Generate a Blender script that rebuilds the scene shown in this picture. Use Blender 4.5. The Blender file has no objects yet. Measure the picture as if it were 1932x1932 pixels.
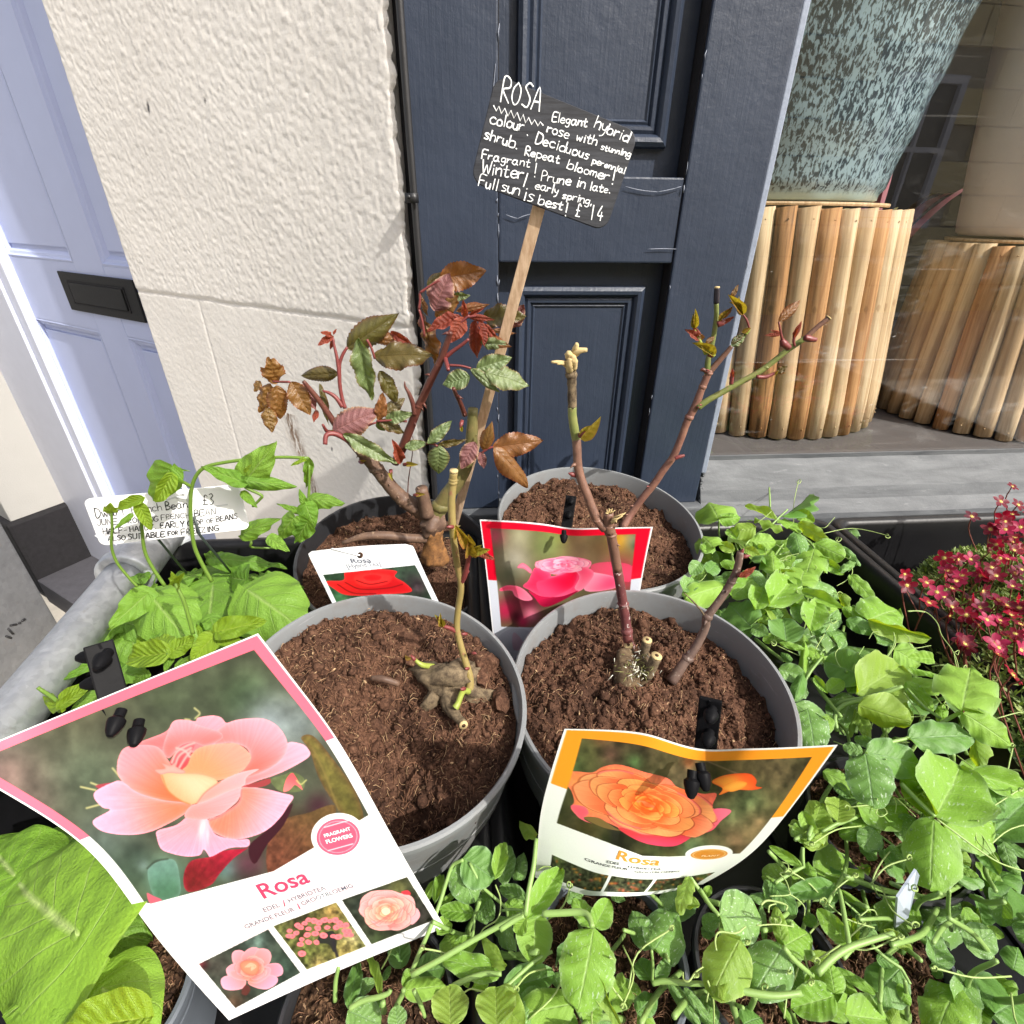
import bpy, bmesh, math, random
import numpy as np
from mathutils import Vector, Matrix

random.seed(11)
RNG = np.random.default_rng(5)
scene = bpy.context.scene
COL = scene.collection

# ------------------------------------------------------------------ camera, sky, sun, exposure
CAMZ = 1.30
FPX = 975.0            # focal length in units of a 1932 px wide picture
ROT = Matrix(((0.9998978532510325, -0.014292762643254785, 0.0),
              (0.007176888245387423, 0.502083140166895, -0.8647895770852371),
              (0.012360232161639981, 0.864701241641397, 0.5021344315666242)))
cam_data = bpy.data.cameras.new('camera')
cam_data.sensor_width = 36.0
cam_data.lens = 36.0 * FPX / 1932.0
cam_data.clip_start = 0.01
cam_data.clip_end = 300.0
cam = bpy.data.objects.new('camera', cam_data)
COL.objects.link(cam)
M4 = ROT.to_4x4()
M4.translation = Vector((0, 0, CAMZ))
cam.matrix_world = M4
scene.camera = cam

SUN = Vector((0.56, -0.46, 0.69)).normalized()      # direction towards the sun
SUN_EL = math.asin(SUN.z)
SUN_AZ = math.atan2(SUN.x, SUN.y)
world = bpy.data.worlds.new('World')
scene.world = world
world.use_nodes = True
wn = world.node_tree
wn.nodes.clear()
sky = wn.nodes.new('ShaderNodeTexSky')
sky.sky_type = 'NISHITA'
sky.sun_disc = False
sky.sun_elevation = SUN_EL
sky.sun_rotation = SUN_AZ
sky.air_density = 1.0
sky.dust_density = 3.0
sky.ozone_density = 0.6
bg = wn.nodes.new('ShaderNodeBackground')
bg.inputs['Strength'].default_value = 0.15
wo = wn.nodes.new('ShaderNodeOutputWorld')
# sky colour part whitened and warmed, added to brighten the facade
bw = wn.nodes.new('ShaderNodeRGBToBW'); wn.links.new(sky.outputs[0], bw.inputs[0])
wm = wn.nodes.new('ShaderNodeMix'); wm.data_type = 'RGBA'; wm.inputs[0].default_value = 0.62
tint = wn.nodes.new('ShaderNodeMix'); tint.data_type = 'RGBA'; tint.blend_type = 'MULTIPLY'; tint.inputs[0].default_value = 1.0
wn.links.new(bw.outputs[0], tint.inputs[6]); tint.inputs[7].default_value = (1.10, 1.04, 0.98, 1)
wn.links.new(sky.outputs[0], wm.inputs[6]); wn.links.new(tint.outputs[2], wm.inputs[7])
wn.links.new(wm.outputs[2], bg.inputs[0])
wn.links.new(bg.outputs[0], wo.inputs[0])

sun_data = bpy.data.lights.new('sun', 'SUN')
sun_data.energy = 2.7
sun_data.angle = math.radians(0.5)
sun_data.color = (1.0, 0.95, 0.87)
sun = bpy.data.objects.new('sun', sun_data)
COL.objects.link(sun)
sun.rotation_euler = (-SUN).to_track_quat('-Z', 'Y').to_euler()
sun.location = (3, -1, 6)

scene.view_settings.view_transform = 'Standard'
scene.view_settings.look = 'None'
scene.view_settings.exposure = 1.08
scene.view_settings.gamma = 1.0
scene.view_settings.use_curve_mapping = False
scene.cycles.max_bounces = 8
scene.cycles.transparent_max_bounces = 12

# ------------------------------------------------------------------ where things stand
# Measurements were taken from the photograph (calibrated: 90 degree lens, looking 30 degrees down);
# these helpers turn a measured sight line and a known plane into a point of the place.
CAMP = Vector((0, 0, CAMZ))
def ray(u, v):
    return ROT @ Vector(((u - 966) / FPX, -(v - 966) / FPX, -1.0))
def at(u, v, d):
    return CAMP + ray(u, v) * d
def atY(u, v, y):
    r = ray(u, v); return CAMP + r * (y / r.y)
def atZ(u, v, z):                       # z is measured from the camera height
    r = ray(u, v); return CAMP + r * (z / r.z)
def onP(u, v, p, n):
    r = ray(u, v); return CAMP + r * ((p - CAMP).dot(n) / r.dot(n))

def rad(a): return math.radians(a)
def srgb(r, g=None, b=None):
    if g is None: r, g, b = r
    def f(c):
        c = c / 255.0
        return c / 12.92 if c <= 0.04045 else ((c + 0.055) / 1.055) ** 2.4
    return (f(r), f(g), f(b), 1.0)

# ------------------------------------------------------------------ numpy noise
def vnoise(x, y, seed=0):
    r = np.random.default_rng(seed).random((64, 64))
    xi = np.floor(x).astype(int); yi = np.floor(y).astype(int)
    fx = x - xi; fy = y - yi
    fx = fx * fx * (3 - 2 * fx); fy = fy * fy * (3 - 2 * fy)
    a = r[xi % 64, yi % 64]; b = r[(xi + 1) % 64, yi % 64]
    c = r[xi % 64, (yi + 1) % 64]; d = r[(xi + 1) % 64, (yi + 1) % 64]
    return (a * (1 - fx) + b * fx) * (1 - fy) + (c * (1 - fx) + d * fx) * fy
def fbm(x, y, seed=0, octaves=4):
    s = 0; a = 1.0; t = 0
    for o in range(octaves):
        s = s + a * (vnoise(x * 2 ** o + 7.3 * o, y * 2 ** o + 3.1 * o, seed + o) - .5); t += a; a *= .5
    return s / t * 2

def spline(ts, ys, tq):
    """natural cubic spline through (ts, ys); ys may be (n, k)"""
    ts = np.asarray(ts, float); ys = np.asarray(ys, float); n = len(ts)
    if n == 2:
        w = ((tq - ts[0]) / (ts[1] - ts[0]))
        w = w.reshape(w.shape + (1,) * (ys.ndim - 1))
        return ys[0] * (1 - w) + ys[1] * w
    h = np.diff(ts)
    A = np.zeros((n, n)); B = np.zeros(ys.shape)
    A[0, 0] = A[-1, -1] = 1
    for i in range(1, n - 1):
        A[i, i - 1] = h[i - 1]; A[i, i] = 2 * (h[i - 1] + h[i]); A[i, i + 1] = h[i]
        B[i] = 6 * ((ys[i + 1] - ys[i]) / h[i] - (ys[i] - ys[i - 1]) / h[i - 1])
    m = np.linalg.solve(A, B)
    i = np.clip(np.searchsorted(ts, tq, side='right') - 1, 0, n - 2)
    sh = tq.shape + (1,) * (ys.ndim - 1)
    d1 = (ts[i + 1] - tq).reshape(sh); d0 = (tq - ts[i]).reshape(sh); hh = h[i].reshape(sh)
    return (m[i] * d1 ** 3 + m[i + 1] * d0 ** 3) / (6 * hh) + (ys[i] / hh - m[i] * hh / 6) * d1 + (ys[i + 1] / hh - m[i + 1] * hh / 6) * d0

def crom(pts, n=4):
    """smooth polyline through the points (Vectors), n steps per span"""
    P = [Vector(p) for p in pts]
    if len(P) < 3: return P
    out = []
    for i in range(len(P) - 1):
        p0 = P[i - 1] if i else P[0] * 2 - P[1]
        p1, p2 = P[i], P[i + 1]
        p3 = P[i + 2] if i + 2 < len(P) else P[-1] * 2 - P[-2]
        for k in range(n):
            t = k / n
            out.append(0.5 * ((2 * p1) + (p2 - p0) * t + (2 * p0 - 5 * p1 + 4 * p2 - p3) * t * t + (3 * p1 - p0 - 3 * p2 + p3) * t ** 3))
    out.append(P[-1])
    return out

# ------------------------------------------------------------------ objects
ORG = {}
def thing(name, label, cat, loc, group=None):
    o = bpy.data.objects.new(name, None)
    COL.objects.link(o)
    o.empty_display_size = 0.02
    o.location = loc
    o['label'] = label; o['category'] = cat
    if group: o['group'] = group
    ORG[o.name] = Vector(loc)
    return o
def tag(o, label=None, cat=None, group=None, kind=None):
    if label: o['label'] = label
    if cat: o['category'] = cat
    if group: o['group'] = group
    if kind: o['kind'] = kind
    return o
def org_of(parent):
    return ORG.get(parent.name, Vector((0, 0, 0))) if parent else Vector((0, 0, 0))
def mesh_obj(name, me, parent=None, matrix=None):
    o = bpy.data.objects.new(name, me)
    COL.objects.link(o)
    if parent:
        o.parent = parent
        ORG[o.name] = org_of(parent)
    if matrix is not None:
        m = matrix.copy()
        m.translation = m.translation - org_of(parent)
        o.matrix_local = m
    return o

class MB:
    """collects shapes (world coordinates) for one mesh object"""
    def __init__(s): s.v = []; s.f = []; s.uv = []; s.n = 0
    def add(s, V, F, UV=None):
        b = s.n
        s.v.extend([tuple(p) for p in V]); s.n += len(V)
        s.f.extend([tuple(i + b for i in f) for f in F])
        s.uv.extend([tuple(u) for u in UV] if UV is not None else [(0, 0)] * len(V))
    def box(s, o, ax, ay, az):
        """o corner, ax ay az edge vectors"""
        o = Vector(o); ax = Vector(ax); ay = Vector(ay); az = Vector(az)
        V = [o, o + ax, o + ax + ay, o + ay]; V += [p + az for p in V]
        F = [(0, 3, 2, 1), (4, 5, 6, 7), (0, 1, 5, 4), (1, 2, 6, 5), (2, 3, 7, 6), (3, 0, 4, 7)]
        if ax.cross(ay).dot(az) < 0: F = [tuple(reversed(f)) for f in F]
        s.add(V, F)
    def tube(s, pts, r, sides=8, cap=True, wob=0.0):
        P = [Vector(p) for p in pts]; n = len(P)
        if isinstance(r, (int, float)): r = [r] * n
        elif len(r) != n:
            r = list(np.interp(np.linspace(0, 1, n), np.linspace(0, 1, len(r)), r))
        V = []; UV = []
        prev = None
        L = 0
        for i in range(n):
            t = (P[min(i + 1, n - 1)] - P[max(i - 1, 0)])
            if t.length < 1e-9: t = Vector((0, 0, 1))
            t.normalize()
            if prev is None:
                a = Vector((0, 0, 1)) if abs(t.z) < .9 else Vector((1, 0, 0))
                x = t.cross(a).normalized()
            else:
                x = (prev - t * prev.dot(t)).normalized()
            prev = x
            y = t.cross(x)
            if i: L += (P[i] - P[i - 1]).length
            for k in range(sides):
                a = 2 * math.pi * k / sides
                rr = r[i] * (1 + wob * (random.random() - .5)) if wob else r[i]
                V.append(P[i] + x * math.cos(a) * rr + y * math.sin(a) * rr)
                UV.append((k / sides, L))
        F = []
        for i in range(n - 1):
            for k in range(sides):
                a = i * sides + k; b = i * sides + (k + 1) % sides
                F.append((a, b, b + sides, a + sides))
        if cap:
            F.append(tuple(reversed(range(sides))))
            F.append(tuple((n - 1) * sides + k for k in range(sides)))
        s.add(V, F, UV)
    def lathe(s, C, axis, prof, seg=64, ang0=0, ang1=2 * math.pi, fn=None):
        """prof: list of (r, h) measured along axis from C"""
        C = Vector(C); n = Vector(axis).normalized()
        x = Vector((1, 0, 0)); x = (x - n * x.dot(n)).normalized(); y = n.cross(x)
        full = abs(ang1 - ang0 - 2 * math.pi) < 1e-6
        cols = seg if full else seg + 1
        V = []; UV = []
        for j, (r, h) in enumerate(prof):
            for k in range(cols):
                a = ang0 + (ang1 - ang0) * k / seg
                rr = r if fn is None else fn(r, h, a)
                V.append(C + x * math.cos(a) * rr + y * math.sin(a) * rr + n * h)
                UV.append((k / seg, h))
        F = []
        for j in range(len(prof) - 1):
            for k in range(seg):
                a = j * cols + k; b = j * cols + ((k + 1) % cols)
                F.append((a, b, b + cols, a + cols))
        s.add(V, F, UV)
    def ball(s, c, r, seg=10, rings=6, squash=(1, 1, 1)):
        c = Vector(c); V = []; F = []
        for j in range(rings + 1):
            th = math.pi * j / rings
            for k in range(seg):
                a = 2 * math.pi * k / seg
                V.append(c + Vector((math.sin(th) * math.cos(a) * r * squash[0], math.sin(th) * math.sin(a) * r * squash[1], math.cos(th) * r * squash[2])))
        for j in range(rings):
            for k in range(seg):
                a = j * seg + k; b = j * seg + (k + 1) % seg
                F.append((a, a + seg, b + seg, b))
        s.add(V, F)
    def build(s, name, mat, parent=None, smooth=True, auto=None, bevel=None):
        L = org_of(parent)
        me = bpy.data.meshes.new(name)
        me.from_pydata([(p[0] - L.x, p[1] - L.y, p[2] - L.z) for p in s.v], [], s.f)
        if bevel:
            bm = bmesh.new(); bm.from_mesh(me)
            bmesh.ops.bevel(bm, geom=list(bm.edges), offset=bevel, segments=2, profile=.6, affect='EDGES')
            bm.to_mesh(me); bm.free()
        elif any(u != (0, 0) for u in s.uv[:50]) or s.uv and s.uv[-1] != (0, 0):
            uvl = me.uv_layers.new(name='uv')
            idx = np.zeros(len(me.loops), dtype=np.int32)
            me.loops.foreach_get('vertex_index', idx)
            uvl.data.foreach_set('uv', np.asarray(s.uv, dtype=np.float32)[idx].ravel())
        me.materials.append(mat)
        if smooth:
            me.polygons.foreach_set('use_smooth', [True] * len(me.polygons))
            if auto is not None:
                me.set_sharp_from_angle(angle=rad(auto))
        me.update()
        return mesh_obj(name, me, parent)

def np_mesh(name, V, F, mat, parent=None, smooth=True, uv=None, attr=None):
    """V (n,3), F (m,4 or 3) numpy arrays in world coordinates"""
    L = org_of(parent)
    V = np.asarray(V, float) - np.array(L)
    me = bpy.data.meshes.new(name)
    nv, nf, k = len(V), len(F), F.shape[1]
    me.vertices.add(nv); me.vertices.foreach_set('co', V.astype(np.float32).ravel())
    me.loops.add(nf * k); me.loops.foreach_set('vertex_index', F.astype(np.int32).ravel())
    me.polygons.add(nf)
    me.polygons.foreach_set('loop_start', np.arange(0, nf * k, k, dtype=np.int32))
    me.polygons.foreach_set('loop_total', np.full(nf, k, dtype=np.int32))
    if smooth: me.polygons.foreach_set('use_smooth', np.ones(nf, dtype=bool))
    if uv is not None:
        l = me.uv_layers.new(name='uv')
        l.data.foreach_set('uv', np.asarray(uv, dtype=np.float32)[F.ravel()].ravel())
    if attr:
        for nm, a in attr.items():
            at_ = me.attributes.new(nm, 'FLOAT', 'POINT')
            at_.data.foreach_set('value', np.asarray(a, dtype=np.float32))
    me.update(calc_edges=True)
    me.validate()
    me.materials.append(mat)
    return mesh_obj(name, me, parent)
def grid_faces(nr, nc, wrap=False):
    r = np.arange(nr - 1)[:, None]; c = np.arange(nc if wrap else nc - 1)[None, :]
    a = r * nc + c; b = r * nc + (c + 1) % nc
    return np.stack([a, b, b + nc, a + nc], -1).reshape(-1, 4)

# ------------------------------------------------------------------ materials
class NT:
    def __init__(s, name):
        s.m = bpy.data.materials.new(name); s.m.use_nodes = True
        s.t = s.m.node_tree; s.t.nodes.clear()
        s.out = s.t.nodes.new('ShaderNodeOutputMaterial')
    def n(s, kind, **kw):
        nd = s.t.nodes.new('ShaderNode' + kind)
        for k, v in kw.items():
            if k.startswith('i_'):
                key = k[2:]
                key = int(key) if key.isdigit() else key.replace('_', ' ')
                nd.inputs[key].default_value = v
            else: setattr(nd, k, v)
        return nd
    def l(s, a, b):
        s.t.links.new(a, b)
    def math(s, op, a, b=None, clamp=False):
        nd = s.t.nodes.new('ShaderNodeMath'); nd.operation = op; nd.use_clamp = clamp
        for i, x in enumerate((a, b)):
            if x is None: continue
            if isinstance(x, (int, float)): nd.inputs[i].default_value = x
            else: s.l(x, nd.inputs[i])
        return nd.outputs[0]
    def mix(s, fac, a, b):
        nd = s.t.nodes.new('ShaderNodeMix'); nd.data_type = 'RGBA'
        for i, x in ((0, fac), (6, a), (7, b)):
            if isinstance(x, (int, float)): nd.inputs[i].default_value = x
            elif isinstance(x, tuple): nd.inputs[i].default_value = x
            else: s.l(x, nd.inputs[i])
        return nd.outputs[2]
    def ramp(s, fac, stops):
        nd = s.t.nodes.new('ShaderNodeValToRGB')
        cr = nd.color_ramp
        while len(cr.elements) < len(stops): cr.elements.new(.5)
        for e, (p, c) in zip(cr.elements, stops):
            e.position = p; e.color = c if isinstance(c, tuple) else (c, c, c, 1)
        s.l(fac, nd.inputs[0]); return nd.outputs[0]
    def noise(s, scale, detail=4, rough=.55, vec=None, dist=0.0):
        nd = s.n('TexNoise'); nd.inputs['Scale'].default_value = scale
        nd.inputs['Detail'].default_value = detail; nd.inputs['Roughness'].default_value = rough
        nd.inputs['Distortion'].default_value = dist
        if vec is not None: s.l(vec, nd.inputs['Vector'])
        return nd.outputs[0]
    def coord(s, which='Object', scale=None, rot=None):
        tc = s.n('TexCoord')
        o = tc.outputs[which]
        if scale or rot:
            mp = s.n('Mapping')
            if scale: mp.inputs['Scale'].default_value = scale
            if rot: mp.inputs['Rotation'].default_value = rot
            s.l(o, mp.inputs['Vector']); o = mp.outputs[0]
        return o
    def bump(s, h, strength=.5, dist=.001, normal=None):
        b = s.n('Bump'); b.inputs['Strength'].default_value = strength; b.inputs['Distance'].default_value = dist
        s.l(h, b.inputs['Height'])
        if normal is not None: s.l(normal, b.inputs['Normal'])
        return b.outputs[0]
    def pbsdf(s, col, rough=.5, normal=None, spec=.5, metal=0.0, **kw):
        p = s.n('BsdfPrincipled')
        for nm, x in (('Base Color', col), ('Roughness', rough), ('Specular IOR Level', spec), ('Metallic', metal)):
            if isinstance(x, (int, float, tuple)): p.inputs[nm].default_value = x
            else: s.l(x, p.inputs[nm])
        if normal is not None: s.l(normal, p.inputs['Normal'])
        for k, v in kw.items(): p.inputs[k.replace('_', ' ')].default_value = v
        return p.outputs[0]
    def done(s, shader):
        s.l(shader, s.out.inputs['Surface']); return s.m

def mat_simple(name, col, rough=.5, var=.15, scale=30, bump=0.0, bscale=200, spec=.5, metal=0.0, bdist=.001):
    t = NT(name)
    co = t.coord()
    n = t.noise(scale, 5, .6, co)
    c = t.mix(n, tuple(x * (1 - var) for x in col[:3]) + (1,), tuple(min(1, x * (1 + var)) for x in col[:3]) + (1,))
    nm = t.bump(t.noise(bscale, 3, .6, co), bump, bdist) if bump else None
    return t.done(t.pbsdf(c, rough, nm, spec, metal))

def leaf_mat(name, ca, cb, vein, trans, nv=7, k=1.6, vw=.09, tr=.38, rough=.42, flecks=0.0, back=None, vstr=.55, edge=None, bumpd=.0012, spec=.4, var=.35):
    """ca..cb: blade colours, vein colour, trans: colour of the light that comes through"""
    t = NT(name)
    uv = t.n('UVMap'); uv.uv_map = 'uv'
    sep = t.n('SeparateXYZ'); t.l(uv.outputs[0], sep.inputs[0])
    u, v = sep.outputs[0], sep.outputs[1]
    au = t.math('MULTIPLY', t.math('ABSOLUTE', t.math('SUBTRACT', u, .5)), 2)
    oi = t.n('ObjectInfo')
    co = t.coord('Object')
    nz = t.noise(7, 3, .5, co)
    # side veins sweep forward from the midrib
    bend = t.math('MULTIPLY', t.math('POWER', au, .8), k)
    ph = t.math('ADD', t.math('SUBTRACT', t.math('MULTIPLY', v, nv), bend), t.math('MULTIPLY', oi.outputs['Random'], 1.0))
    tri = t.math('MULTIPLY', t.math('ABSOLUTE', t.math('SUBTRACT', t.math('FRACT', ph), .5)), 2)   # 1 at the vein
    side = t.math('MULTIPLY', t.math('SUBTRACT', 1, t.math('DIVIDE', t.math('SUBTRACT', 1, tri), vw), True), t.math('SUBTRACT', 1, t.math('MULTIPLY', au, .75)))
    midw = t.math('SUBTRACT', 1, t.math('DIVIDE', au, .065), True)
    veinm = t.math('MAXIMUM', t.math('MULTIPLY', side, .6), midw, True)
    rv = t.math('ADD', t.math('MULTIPLY', oi.outputs['Random'], .65), t.math('MULTIPLY', nz, .35))
    c = t.mix(rv, ca, cb)
    c = t.mix(t.math('MULTIPLY', veinm, vstr), c, vein)
    if edge is not None:
        em = t.math('MULTIPLY', t.math('POWER', au, 9), .8, True)
        c = t.mix(em, c, edge)
    if flecks:
        mp = t.n('Mapping'); mp.inputs['Scale'].default_value = (26, 11, 26); t.l(co, mp.inputs[0])
        fn = t.noise(1.0, 2, .5, mp.outputs[0], .4)
        gate = t.math('GREATER_THAN', oi.outputs['Random'], .35)
        fm = t.math('MULTIPLY', t.math('MULTIPLY', t.ramp(fn, [(0, 0.0), (.62, 0.0), (.70, 1.0)]), flecks), gate)
        c = t.mix(fm, c, (.55, .68, .48, 1))
    h = t.math('SUBTRACT', t.math('MULTIPLY', t.math('SINE', t.math('MULTIPLY', ph, 6.2832)), .35), t.math('MULTIPLY', veinm, .9))
    h = t.math('ADD', h, t.math('MULTIPLY', t.noise(40, 2, .5, co), .9))
    nm = t.bump(h, .55, bumpd)
    if back is not None:
        geo = t.n('NewGeometry')
        c = t.mix(geo.outputs['Backfacing'], c, back)
    p = t.pbsdf(c, rough, nm, spec)
    tl = t.n('BsdfTranslucent')
    tc = t.mix(t.math('MULTIPLY', veinm, .5), trans, tuple(x * .75 for x in trans[:3]) + (1,))
    t.l(tc, tl.inputs['Color']); t.l(nm, tl.inputs['Normal'])
    ms = t.n('MixShader'); ms.inputs[0].default_value = tr
    t.l(p, ms.inputs[1]); t.l(tl.outputs[0], ms.inputs[2])
    return t.done(ms.outputs[0])

# ------------------------------------------------------------------ materials of the setting
def mat_paint_navy():
    t = NT('navy_paint')
    co = t.coord('Object')
    grain = t.noise(1.0, 4, .6, t.coord('Object', (240, 240, 9)))
    n = t.noise(9, 4, .6, co)
    c = t.mix(n, srgb(33, 42, 58), srgb(52, 61, 78))
    # chips and scuffs of lighter undercoat
    ch = t.ramp(t.noise(1.0, 5, .65, t.coord('Object', (90, 90, 40))), [(0, 0.0), (.735, 0.0), (.75, 1.0)])
    c = t.mix(t.math('MULTIPLY', ch, .45), c, srgb(150, 155, 165))
    h = t.math('ADD', t.math('MULTIPLY', grain, .5), t.math('MULTIPLY', t.noise(60, 5, .65, co), .9))
    return t.done(t.pbsdf(c, .42, t.bump(h, .55, .0016), .5))
NAVY = mat_paint_navy()
def mat_plaster():
    t = NT('cream_plaster')
    co = t.coord('Object')
    st = t.n('Attribute'); st.attribute_name = 'stain'
    dk = t.n('Attribute'); dk.attribute_name = 'mark'
    n = t.noise(6, 5, .6, co)
    c = t.mix(n, (.78, .745, .70, 1), (.86, .835, .80, 1))
    sp = t.noise(220, 3, .6, co)
    c = t.mix(t.ramp(sp, [(0, .35), (.42, 0.0)]), c, (.50, .47, .43, 1))
    sn = t.ramp(t.noise(1.0, 4, .7, t.coord('Object', (220, 220, 45))), [(.40, 0.0), (.56, 1.0)])
    c = t.mix(t.math('MULTIPLY', st.outputs['Fac'], sn, True), c, (.20, .12, .07, 1))
    c = t.mix(dk.outputs['Fac'], c, (.05, .05, .06, 1))
    h = t.math('ADD', t.noise(330, 4, .6, co), t.math('MULTIPLY', t.noise(120, 3, .6, co), .8))
    return t.done(t.pbsdf(c, .9, t.bump(h, .32, .0009), .08))
PLASTER = mat_plaster()
LILAC = mat_simple('lilac_paint', srgb(184, 194, 230), .45, .05, 12, .25, 90, .4, bdist=.0006)
WHITEPAINT = mat_simple('white_gloss_paint', srgb(200, 204, 220), .4, .06, 25, .3, 120, .45, bdist=.0006)
BLACKIRON = mat_simple('black_iron', (.010, .010, .011, 1), .6, .4, 120, .6, 260, .25, bdist=.0006)
BLACKPAINT = mat_simple('black_masonry_paint', (.016, .015, .017, 1), .75, .5, 60, .5, 300, .3)
RUBBER = mat_simple('black_rubber', (.018, .018, .020, 1), .45, .3, 60, .2, 200, .5)
BLACKPLASTIC = mat_simple('black_plastic', (.006, .006, .007, 1), .36, .4, 50, .25, 160, .35, bdist=.0006)
STEPSTONE = mat_simple('dark_step_tile', srgb(74, 73, 78), .7, .35, 40, .6, 220, .3)
def mat_slate():
    t = NT('grey_slate'); co = t.coord('Object')
    n = t.noise(1.0, 6, .65, t.coord('Object', (9, 50, 50)), .6)
    c = t.mix(t.ramp(n, [(.3, 0.0), (.7, 1.0)]), srgb(72, 75, 79), srgb(104, 107, 110))
    f = t.ramp(t.noise(1.0, 4, .7, t.coord('Object', (30, 120, 120))), [(.62, 0.0), (.75, .6)])
    c = t.mix(f, c, srgb(132, 135, 138))
    return t.done(t.pbsdf(c, .62, t.bump(t.noise(150, 5, .7, co), .5, .001), .4))
SLATE = mat_slate()
def mat_galv(name, a, b, scale, rough=.45, metal=.75):
    t = NT(name); co = t.coord('Object')
    v = t.n('TexVoronoi'); v.inputs['Scale'].default_value = scale; t.l(co, v.inputs['Vector'])
    vs = t.n('SeparateColor'); t.l(v.outputs['Color'], vs.inputs[0])
    n = t.noise(14, 5, .65, co)
    f = t.math('ADD', t.math('MULTIPLY', vs.outputs[0], .16), t.math('MULTIPLY', n, .84))
    c = t.mix(t.ramp(f, [(.25, 0.0), (.75, 1.0)]), a, b)
    d = t.ramp(t.noise(30, 5, .7, co), [(.60, 0.0), (.72, .55)])
    c = t.mix(d, c, (.20, .18, .16, 1))
    r = t.math('ADD', t.math('MULTIPLY', vs.outputs[1], .2), rough)
    p = t.n('BsdfPrincipled'); t.l(c, p.inputs['Base Color']); t.l(r, p.inputs['Roughness']); p.inputs['Metallic'].default_value = metal
    t.l(t.bump(t.noise(130, 4, .7, co), .35, .0008), p.inputs['Normal'])
    return t.done(p.outputs[0])
GALV = mat_galv('galvanised_steel', (.34, .36, .39, 1), (.60, .62, .65, 1), 190, .40, .6)
GREYMETAL = mat_galv('weathered_grey_metal', (.13, .132, .135, 1), (.21, .212, .215, 1), 70, .7, .2)
PAVING = mat_simple('pavement_stone', srgb(176, 170, 160), .85, .35, 14, .7, 150, .3, bdist=.002)
def mat_bamboo(name, a, b, streak, dark):
    t = NT(name)
    co = t.coord('Object'); oi = t.n('ObjectInfo')
    sh = t.n('VectorMath'); sh.operation = 'ADD'; t.l(co, sh.inputs[0])
    cb = t.n('CombineXYZ'); t.l(t.math('MULTIPLY', oi.outputs['Random'], 17.0), cb.inputs[0]); t.l(t.math('MULTIPLY', oi.outputs['Random'], 9.0), cb.inputs[2]); t.l(cb.outputs[0], sh.inputs[1])
    mp = t.n('Mapping'); mp.inputs['Scale'].default_value = (150, 150, 7); t.l(sh.outputs[0], mp.inputs[0])
    g = t.noise(1.0, 5, .6, mp.outputs[0], .5)
    mp2 = t.n('Mapping'); mp2.inputs['Scale'].default_value = (22, 22, 5); t.l(sh.outputs[0], mp2.inputs[0])
    n2 = t.noise(1.0, 4, .6, mp2.outputs[0])
    c = t.mix(oi.outputs['Random'], a, b)
    c = t.mix(t.ramp(g, [(.38, .75), (.60, 0.0)]), c, streak)
    c = t.mix(t.ramp(n2, [(.60, 0.0), (.75, .6)]), c, dark)
    kn = t.ramp(t.noise(1.0, 2, .5, t.coord('Object', (60, 60, 26))), [(.70, 0.0), (.74, .5)])
    c = t.mix(kn, c, dark)
    return t.done(t.pbsdf(c, .72, t.bump(g, .5, .0010), .2))
BAMBOO = mat_bamboo('bamboo', srgb(212, 190, 156), srgb(196, 168, 132), srgb(164, 132, 98), srgb(146, 112, 82))
BAMBOO_BROWN = mat_bamboo('brown_bamboo', srgb(200, 156, 112), srgb(186, 142, 98), srgb(136, 92, 58), srgb(110, 72, 46))
BAMBOO_BURNT = mat_bamboo('scorched_bamboo', srgb(180, 134, 90), srgb(160, 116, 78), srgb(58, 38, 26), srgb(26, 18, 14))

# ------------------------------------------------------------------ frames of the two facades
def frame(ang):
    a = rad(ang); return Vector((math.cos(a), math.sin(a), 0)), Vector((math.sin(a), -math.cos(a), 0))
SD, SN = frame(5.2)                                     # shopfront: along, outwards
S0 = Vector((.115, .735, CAMZ))
def sp(s, z, d=0.0):                                    # z from camera height
    return S0 + SD * s + SN * d + Vector((0, 0, z))
def onS(u, v, d=0.0): return onP(u, v, S0 + SN * d, SN)
def szS(u, v, d=0.0):
    p = onS(u, v, d) - S0; return p.dot(SD), p.z
WD = Vector((-math.cos(rad(29.3)), math.sin(rad(29.3)), 0))     # plaster wall: along to the left
WN = Vector((-math.sin(rad(29.3)), -math.cos(rad(29.3)), 0))
W0 = Vector((-.123, .7133, CAMZ))
def wp(s, z, d=0.0): return W0 + WD * s + WN * d + Vector((0, 0, z))
def szW(u, v, d=0.0):
    p = onP(u, v, W0 + WN * d, WN) - W0; return p.dot(WD), p.z
GZ = -CAMZ                                              # ground level from camera height

def boxS(m, s0, s1, z0, z1, d0, d1):
    m.box(sp(s0, z0, d0), SD * (s1 - s0), SN * (d1 - d0), Vector((0, 0, z1 - z0)))
def boxW(m, s0, s1, z0, z1, d0, d1):
    m.box(wp(s0, z0, d0), WD * (s1 - s0), WN * (d1 - d0), Vector((0, 0, z1 - z0)))

# ------------------------------------------------------------------ ground
m = MB(); m.box((-40, -40, -.3), (80, 0, 0), (0, 80, 0), (0, 0, .3))
g = m.build('pavement', PAVING, None, smooth=False); tag(g, kind='structure')

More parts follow.
